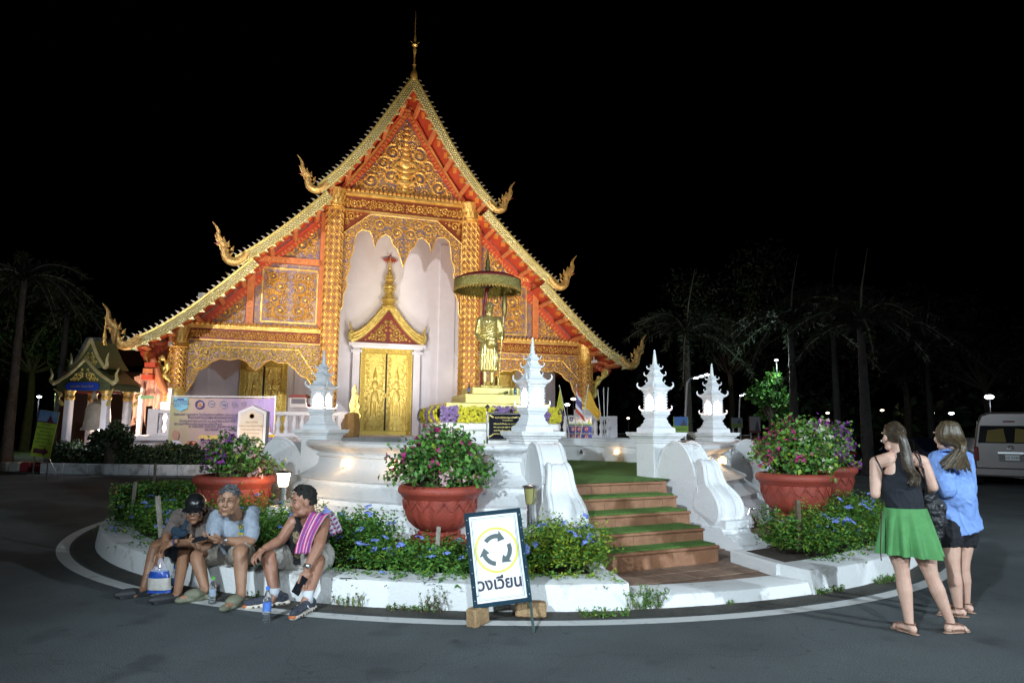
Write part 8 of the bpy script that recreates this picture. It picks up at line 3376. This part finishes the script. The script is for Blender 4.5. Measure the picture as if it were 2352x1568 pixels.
for r_i, y in enumerate((950, 1280)):
 for x, tx in ((555, 'ห้ามสูบบุหรี่'), (820, 'ห้ามดื่มสุรา'), (1130, 'ห้ามสัตว์เลี้ยง')):
  X_, Z_ = rx(x, y)
  rr = rx(x + 78, y)[0] - X_
  mb = MB()
  mb.prism([(X_ + rr * cos(t), Z_ + rr * sin(t)) for t in np.linspace(0, 2 * pi, 21)[:-1]], .01, Matrix.Translation((0, 22.982, 0)))
  s_ = mb.build('prohibition_disc', mat('disc_white', (.75, .74, .76), .5), rb_, world=True)
  mb = MB()
  mb.tube([(X_ + rr * cos(t), 22.978, Z_ + rr * sin(t)) for t in np.linspace(0, 2 * pi, 21)[:-1]], .012, 5, close=True)
  mb.tube([(X_ - rr * .68, 22.974, Z_ + rr * .68), (X_ + rr * .68, 22.974, Z_ - rr * .68)], .010, 5)
  mb.build('red_ring', mat('rules_red', (.5, .05, .05), .5), s_, world=True)
  mb = MB()
  k = int(x) % 3
  mb.box((X_, 22.976, Z_ - rr * .1), (rr * (1.0, .35, .5)[k], .01, rr * (.16, 1.0, .8)[k]))
  mb.ball((X_ + rr * .1, 22.974, Z_ + rr * .35), (rr * .2, .006, rr * .2), 8, 5)
  mb.build('pictogram', M_BLACK, s_, world=True)
  mb = MB()
  text_mesh(tx, .085, Matrix.Translation((X_, 22.984, Z_ + rr * 1.35)), mb, .001)
  mb.build('lettering', mat('rules_cream', (.6, .58, .35), .5), s_, world=True)
mb = MB()
for s in (a[0] + .1, b[0] - .1):
 mb.box((s, 23.03, (a[1] - .3) / 2), (.05, .04, max(.1, a[1] - .3)))
mb.build('leg', M_STEEL, rb_, world=True)

# ------------------------------------------------------------------ palms and trees
M_TRUNK = mat('palm_trunk', (.06, .055, .05), .9, var=.25, vscale=3, bump=.6, bscale=12)
M_FROND = mat('palm_leaf', (.018, .026, .011), .6, var=.3, vscale=3)

def palm(name, label, px, py_top, Y, r, seed, py_base=None, lean=0.0, nf=15, spear=True):
 rd = random.Random(seed)
 base = D(px, 985, Y)
 topz = D(px, py_top, Y).z
 t = thing(name, label, 'palm tree', (base.x, Y, 0), 0, 'foxtail palms around the square')
 mb = MB()
 N = 12
 pts = [(lean * (i / N) ** 2, 0, topz * i / N) for i in range(N + 1)]
 mb.tube(pts, [.24 - .12 * i / N + (.05 if i == 0 else 0) + .012 * (i % 2) for i in range(N + 1)], 10)
 mb.build('trunk', M_TRUNK, t, smooth=True)
 Lv = Leaves()
 st = MB()
 top = np.array([lean, 0, topz])
 for f in range(nf):
  az = f * 2.4 + rd.uniform(-.2, .2)
  el = rd.uniform(.1, 1.25)
  L = r * rd.uniform(.85, 1.1)
  prev = top
  pts = []
  for i in range(12):
   q = i / 11
   rr = L * q * cos(el * (1 - .5 * q))
   z = L * (sin(el) * q - (.75 + .25 * cos(el)) * q * q * .95)
   p = top + np.array([rr * cos(az), rr * sin(az), z])
   pts.append(p)
  st.tube([tuple(p) for p in pts], [.045 - .003 * i for i in range(12)], 4)
  for i in range(1, 12):
   tdir = pts[i] - pts[i - 1]
   for k in range(15):
    o = pts[i - 1] + tdir * rd.random()
    v = rv(rd)
    v -= tdir * np.dot(v, tdir) / np.dot(tdir, tdir)
    v = v / np.linalg.norm(v) + tdir / np.linalg.norm(tdir) * .55 + np.array([0, 0, -.35])
    Lv.leaf(o, v, rv(rd), r * rd.uniform(.11, .17) * (1 - .4 * i / 12), .009 * r, 0)
 if spear:
  st.tube([tuple(top), tuple(top + np.array([.04 * r, 0, .45 * r])), tuple(top + np.array([.14 * r, 0, r * .95]))], [.06, .04, .01], 5)
 st.build('frond_stems', mat('frond_stem', (.16, .16, .12), .8), t, smooth=True)
 link('crown', Lv.mesh('crown', [M_FROND]), t, 'stuff')
 return t

palm('foxtail_palm', 'tall foxtail palm with pale trunk behind the bougainvillea urns', 1990, 745, 27.0, 3.3, 1)
palm('foxtail_palm', 'dark foxtail palm beside the lit green foliage', 1826, 745, 32.0, 3.6, 2)
palm('foxtail_palm', 'dim foxtail palm standing far behind the two pale trunks', 1925, 700, 40.0, 3.8, 3)
palm('foxtail_palm', 'dim foxtail palm above the two tallest white lanterns', 1582, 770, 36.0, 3.8, 4)
palm('foxtail_palm', 'dim foxtail palm far away at the dark end of the car park', 2140, 800, 44.0, 4.0, 5)
palm('foxtail_palm', 'tall dim palm at the edge beside the yellow sign', 20, 640, 30.0, 3.2, 6, spear=False)
palm('foxtail_palm', 'dim palm between the yellow sign and the bell pavilion', 130, 720, 38.0, 3.6, 7, spear=False)

def tree(name, label, px, Y, h, rx, rz, zc, seed, n=5200, lm=(2, 1, 4, .1, .2), leafs=(.16, .30), grp='dark trees beyond the square'):
 rd = random.Random(seed)
 b = D(px, 985, Y)
 t = thing(name, label, 'tree', (b.x, Y, 0), 0, grp)
 mb = MB()
 mb.tube([(0, 0, 0), (.1, 0, h * .3), (-.05, 0, h * .6)], [.30, .22, .14], 8)
 Lv = Leaves()
 cl = []
 for k in range(18):
  a, e = rd.uniform(0, 6.28), rd.uniform(-.7, 1.4)
  q = rd.uniform(.4, 1)
  c = np.array([rx * q * cos(a) * cos(e), rx * q * sin(a) * cos(e), zc + rz * q * sin(e)])
  cl.append((c, rd.uniform(.22, .42) * rx))
  mb.tube([(0, 0, h * .45), tuple(np.array([0, 0, h * .5]) * .5 + c * .5), tuple(c)], [.10, .06, .02], 5)
 mb.build('trunk', mat('tree_bark', (.09, .07, .05), .95, var=.3, vscale=4), t, smooth=True)
 for _ in range(n):
  c, r = cl[rd.randrange(len(cl))]
  v = rv(rd)
  v = v / np.linalg.norm(v) * r * rd.random() ** .4
  Lv.leaf(c + v, rv(rd) + np.array([0, 0, -.3]), rv(rd) + np.array([0, 0, .8]), rd.uniform(*leafs), rd.uniform(.05, .09), rd.choices(range(5), lm)[0])
 link('crown', Lv.mesh('crown', LEAFM if name == 'lit_tree' else UNLITM), t, 'stuff')  # only the lamp-lit tree keeps the bright leaf colours
 return t

tree('lit_tree', 'leafy tree lit cold green by a street lamp beyond the lanterns', 1774, 34.0, 4.4, 1.05, 1.8, 2.7, 11, 2600, grp=None)
tree('broad_tree', 'broad dark tree behind the foxtail palms', 2085, 48.0, 11, 6.0, 4.0, 8.0, 12, 6000, leafs=(.3, .5))
tree('broad_tree', 'broad dark tree rising over the tall white lantern', 1680, 52.0, 13, 7.0, 4.5, 9.5, 13, 6000, leafs=(.3, .5))
tree('broad_tree', 'broad dark tree behind the van roof', 2270, 46.0, 10, 5.0, 4.0, 7.0, 14, 5000, leafs=(.3, .5))
tree('broad_tree', 'broad dark tree behind the yellow sign and hall', 60, 44.0, 11, 5.0, 4.0, 7.5, 15, 5000, leafs=(.3, .5))
tree('small_tree', 'dark leafy shrub growing beneath the bell', 285 - 30, 23.6, 1.6, .75, .55, 1.15, 16, 1500, leafs=(.08, .14), grp=None)

# far dark tree belt closing the square
rd = random.Random(77)
Lv = Leaves()
for _ in range(9000):
 a = rd.uniform(-.75, .75)
 R_ = rd.uniform(62, 72)
 h = rd.random() ** .8 * (7 + 2.5 * sin(a * 9) + 1.5 * sin(a * 23))
 Lv.leaf(np.array([R_ * sin(a), R_ * cos(a), max(.2, h)]), rv(rd), rv(rd), rd.uniform(.7, 1.3), rd.uniform(.25, .4), rd.choice((0, 2, 2)))
o = link('tree_belt', Lv.mesh('tree_belt', UNLITM))
tag(o, 'dark belt of trees closing the far side of the square', 'trees', kind='stuff')

# ------------------------------------------------------------------ lamps in the distance
M_LED = mat('led_white', (1, 1, 1), emit=(.80, .90, 1.0), estr=14)
M_LEDW = mat('led_warm', (1, 1, 1), emit=(1.0, .72, .5), estr=12)
M_POLE = mat('lamp_pole', (.45, .46, .48), .5, .4)

def street_lamp(label, base, knee, end, Y, power=300):
 b, k, e = D(*base, Y), D(*knee, Y), D(*end, Y)
 t = thing('street_lamp', label, 'street lamp', (b.x, Y, 0), 0, 'street lamps of the car park')
 mb = MB()
 mb.tube([Vector((b.x, Y, 0)), b, k - Vector((0, 0, .15)), k.lerp(e, .12), e], [.06, .055, .045, .04, .035], 8)
 mb.build('pole', M_POLE, t, world=True, smooth=True)
 mb = MB()
 d = (e - k).normalized()
 for q in range(3):
  p = e - d * (.05 + .26 * q)
  mb.box((p.x, p.y, p.z - .05), (.17, .12, .05))
 mb.build('led_module', M_LED, t, world=True)

street_lamp('street lamp with bent arm and three lights between the tall lanterns', (1573, 985), (1578, 872), (1626, 857), 30.0)
street_lamp('smaller street lamp with bent arm beyond the last lantern', (1697, 985), (1699, 908), (1722, 898), 42.0)

def lamp_head(label, px, py, Y, m, r=.12, pw=0, col=(1, 1, 1), h0=0.0):
 p = D(px, py, Y)
 t = thing('lamp_post', label, 'lamp', (p.x, Y, 0), 0, 'distant lamps')
 mb = MB()
 mb.tube([(0, 0, 0), (0, 0, p.z - r * .3)], .025, 6)
 mb.build('pole', M_BLACK, t)
 mb = MB()
 mb.ball((0, 0, p.z), (r * .9, r * .7, r * .4), 8, 5)
 mb.build('lamp_glass', m, t, smooth='all')
 if pw:
  lamp('lamp_light', 'POINT', (p.x, Y - .3, p.z - .3), pw, col, size=.2)

lamp_head('lamp shining on the lit green tree', 1783, 827, 33.0, M_LED, .10, 190, (.72, 1.0, .92))
lamp_head('lamp above the van roof', 2272, 911, 27.0, M_LED, .20, 60, (.8, .9, 1))
lamp_head('bright lamp past the two women beside the van', 2185, 949, 50, M_LED, .22)
lamp_head('red tinted lamp beyond the black haired woman', 2026, 942, 50, M_LEDW, .16)
lamp_head('faint warm lamp past the tall palm', 2070, 948, 55, M_LEDW, .08)
lamp_head('lamp pair beyond the car roofs', 2143, 948, 52, M_LEDW, .12)
lamp_head('warm lamp between the palm trunks', 1901, 948, 46, M_LEDW, .14)
lamp_head('lamp near the flags glowing pink', 1317, 916, 38, M_LEDW, .16)
lamp_head('lamp showing against the lime flag', 1303, 925 + 4, 30, M_LED, .13)
lamp_head('small lamp behind the flags toward the tall lantern', 1443, 960, 40, M_LEDW, .10)
lamp_head('blue white lamp among the trunks by the yellow sign', 90, 911, 36, M_LED, .14, 60, (.8, .9, 1))
lamp_head('ground lamp glowing under the bell pavilion', 230, 985 + 2, 24.2, M_LED, .09, 40, (.9, .85, 1))
lamp_head('tiny warm lamp in the dark trees by the edge', 33, 853, 45, M_LEDW, .07)
lamp_head('small lamp lighting the leaves behind the yellow sign', 128, 905, 40, mat('led_green', (1, 1, 1), emit=(.7, 1, .3), estr=3), .06, 120, (.7, 1.0, .3))

# picture boards by the car park
def board(label, x0, y0, x1, y1, Y, cols, split=.5):
 a, b = D(x0, y1, Y), D(x1, y0, Y)
 t = thing('picture_board', label, 'sign board', ((a.x + b.x) / 2, Y, 0), 0, 'picture boards by the car park')
 mb = MB()
 mb.box(((a.x + b.x) / 2, Y, (a.z + b.z) / 2), (b.x - a.x, .05, b.z - a.z))
 mb.build('panel', mat(*cols[0]), t, world=True)
 mb = MB()
 zc = a.z + (b.z - a.z) * split
 mb.box(((a.x + b.x) / 2, Y - .03, (zc + b.z) / 2), (b.x - a.x - .04, .01, b.z - zc))
 mb.build('picture', mat(*cols[1]), t, world=True)
 mb = MB()
 w = b.x - a.x
 mb.prism([(a.x + w * .45, zc), (a.x + w * .7, zc + (b.z - zc) * .75), (a.x + w * .9, zc)], .01, Matrix.Translation((0, Y - .045, 0)))
 mb.build('picture_roof', mat('board_shape', (.06, .06, .10), .6), t, world=True)
 mb = MB()
 text_mesh('วัดพระสิงห์', w * .16, Matrix.Translation(((a.x + b.x) / 2, Y - .032, a.z + (zc - a.z) * .35)), mb, .001)
 mb.build('lettering', mat('board_ink', (.06, .10, .04), .6), t, world=True)
 mb = MB()
 for x in (a.x + .08, b.x - .08):
  mb.box((x, Y + .05, a.z / 2 + .05), (.05, .05, a.z + .1))
 mb.build('leg', M_POLE, t, world=True)

board('blue and lime picture board beside the tall lantern', 1547, 957, 1580, 992, 22, (('board_lime', (.20, .34, .03), .6), ('board_sky', (.05, .14, .40), .6)), .42)
board('dim picture board with grass and sky beyond the last lantern', 1680, 959, 1705, 982, 30, (('board_grass', (.16, .20, .05), .6), ('board_grey', (.16, .18, .22), .6)), .45)
board('dim red framed notice board near the bougainvillea', 1721, 956, 1746, 994, 30, (('board_red', (.14, .03, .03), .6), ('board_paper', (.24, .22, .22), .6)), .15)

# ------------------------------------------------------------------ vehicles
VY = 21.0
vc = D(2318, 985, VY)
van = thing('parked_van', 'beige high roofed van parked with its rear window and licence plate showing', 'van', (vc.x, VY, 0), radians(-35))
M_VAN = mat('van_paint', (.17, .145, .135), .3, .2, coat=.5)
W2, HV = .95, 2.28
mb = MB()
body = [(-W2, .38), (-W2 * 1.0, 1.1), (-W2 * .97, 1.35), (-W2 * .86, 1.95), (-W2 * .74, 2.2), (-W2 * .5, HV), (W2 * .5, HV), (W2 * .74, 2.2), (W2 * .86, 1.95), (W2 * .97, 1.35), (W2, 1.1), (W2, .38)]
mb.prism(body, 4.9, Matrix.Identity(4))
me_b = mb.build('body', M_VAN, van, smooth=True)
bv = me_b.modifiers.new('soft', 'BEVEL')
bv.width, bv.segments, bv.limit_method, bv.angle_limit = .07, 3, 'ANGLE', radians(50)
mb = MB()
mb.prism([(-W2 * .86, 1.33), (W2 * .86, 1.33), (W2 * .77, 1.86), (-W2 * .77, 1.86)], .03, Matrix.Translation((0, -.02, 0)))
mb.build('rear_window', mat('van_glass', (.02, .02, .02), .05), van)
mb = MB()
for s in (-1, 1):
 mb.prism([(s * .1, 1.36), (s * .62, 1.36), (s * .55, 1.72), (s * .15, 1.78)], .01, Matrix.Translation((0, -.028, 0)))
mb.build('curtain', mat('van_curtain', (.20, .15, .03), .7), van)
mb = MB()
mb.bbox((0, -.06, .46), (1.96, .24, .28), .05)
mb.build('bumper', M_VAN, van)
mb = MB()
mb.box((0, -.035, .92), (.62, .03, .26))
mb.build('plate_recess', mat('van_dark', (.16, .14, .13), .5), van)
mb = MB()
mb.box((0, -.055, 1.04), (.66, .03, .05))
mb.build('chrome_strip', M_STEEL, van, smooth=False)
mb = MB()
mb.bbox((.02, -.06, .90), (.36, .012, .17), .005)
pl = mb.build('licence_plate', mat('plate_white', (.70, .72, .72), .4), van)
mb = MB()
text_mesh('นข 6380', .11, Matrix.Translation((.02, -.069, .865)), mb, .001)
mb.build('lettering', M_BLACK, pl)
mb = MB()
mb.tube([(.075 * cos(t), -.03, 1.20 + .05 * sin(t)) for t in np.linspace(0, 2 * pi, 15)[:-1]], .010, 5, close=True)
mb.tube([(.035 * cos(t), -.03, 1.20 + .045 * sin(t)) for t in np.linspace(0, 2 * pi, 13)[:-1]], .007, 5, close=True)
mb.build('emblem', M_STEEL, van)
for s in (-1, 1):
 mb = MB()
 mb.bbox((s * .88, -.02, 1.0), (.13, .08, .42), .02)
 mb.build('tail_light', mat('tail_red', (.20, .01, .01), .15, coat=.6), van)
 for y in (.9, 3.9):
  mb = MB()
  mb.lathe([(.2, -.1), (.30, -.1), (.32, -.07), (.32, .07), (.30, .1), (.2, .1)], n=18, M=Matrix.Translation((s * .84, y, .32)) @ Matrix.Rotation(pi / 2, 4, 'Y'))
  mb.build('wheel', M_BLACK, van)
 mb = MB()
 mb.box((s * .90, 1.5, 1.55), (.05, 1.4, .45))
 mb.build('side_window', mat('van_glass', (.02, .02, .02), .05), van)
mb = MB()
mb.box((0, -.0, 1.99), (.30, .06, .05))
mb.build('brake_light', mat('tail_red', (.20, .01, .01), .15), van)

def car(label, px, Y, rot, col, glow=0.0, seed=0):
 c = D(px, 985, Y)
 t = thing('parked_car', label, 'car', (c.x, Y, 0), rot, 'dark cars in the car park')
 m = mat('car_paint_%d' % seed, col, .3, .3, coat=.5)
 mb = MB()
 prof = [(-2.1, .35), (-2.12, .75), (-2.0, .92), (-1.5, .98), (-.9, 1.42), (.6, 1.45), (1.2, 1.02), (1.95, .88), (2.12, .7), (2.12, .35)]
 mb.prism(prof, 1.7, Matrix.Translation((0, -.85, 0)))
 o = mb.build('body', m, t, smooth=True)
 bv = o.modifiers.new('soft', 'BEVEL')
 bv.width, bv.segments, bv.limit_method, bv.angle_limit = .08, 2, 'ANGLE', radians(40)
 for s in (-1, 1):
  mb = MB()
  mb.prism([(-1.35, 1.0), (1.02, 1.0), (.55, 1.38), (-.85, 1.36)], .02, Matrix.Translation((0, s * .86 - .01, 0)))
  mb.build('side_window', mat('van_glass', (.02, .02, .02), .05), t)
  for x in (-1.3, 1.3):
   mb = MB()
   mb.lathe([(.18, -.09), (.29, -.09), (.31, 0), (.29, .09), (.18, .09)], n=16, M=Matrix.Translation((x, s * .78, .31)) @ Matrix.Rotation(pi / 2, 4, 'X'))
   mb.build('wheel', M_BLACK, t)
  mb = MB()
  mb.bbox((-2.10, s * .66, .80), (.06, .30, .14), .02)
  mb.build('tail_light', mat('tail_lit', (.3, .01, .01), .3, emit=(1, .03, .05), estr=2.5) if glow else mat('tail_red', (.20, .01, .01), .15), t)
 mb = MB()
 mb.box((-2.125, 0, .62), (.02, .5, .12))
 mb.build('licence_plate', mat('plate_white', (.70, .72, .72), .4), t)
 return t

car('dark blue car between the heads of the two women', 2112, 26.0, radians(95), (.01, .02, .06), 0, 1)
car('grey car beside the van near the blue shirted woman', 2212, 27.0, radians(88), (.14, .12, .12), 1, 2)
car('dark car with red tail light behind the last lantern', 1738, 33.0, radians(75), (.05, .015, .01), 1, 3)
car('black car in the shade past the bougainvillea urns', 1960, 29.0, radians(80), (.01, .01, .012), 0, 4)
car('pale roofed car parked far behind the flags', 1420, 44.0, radians(10), (.10, .11, .12), 0, 5)
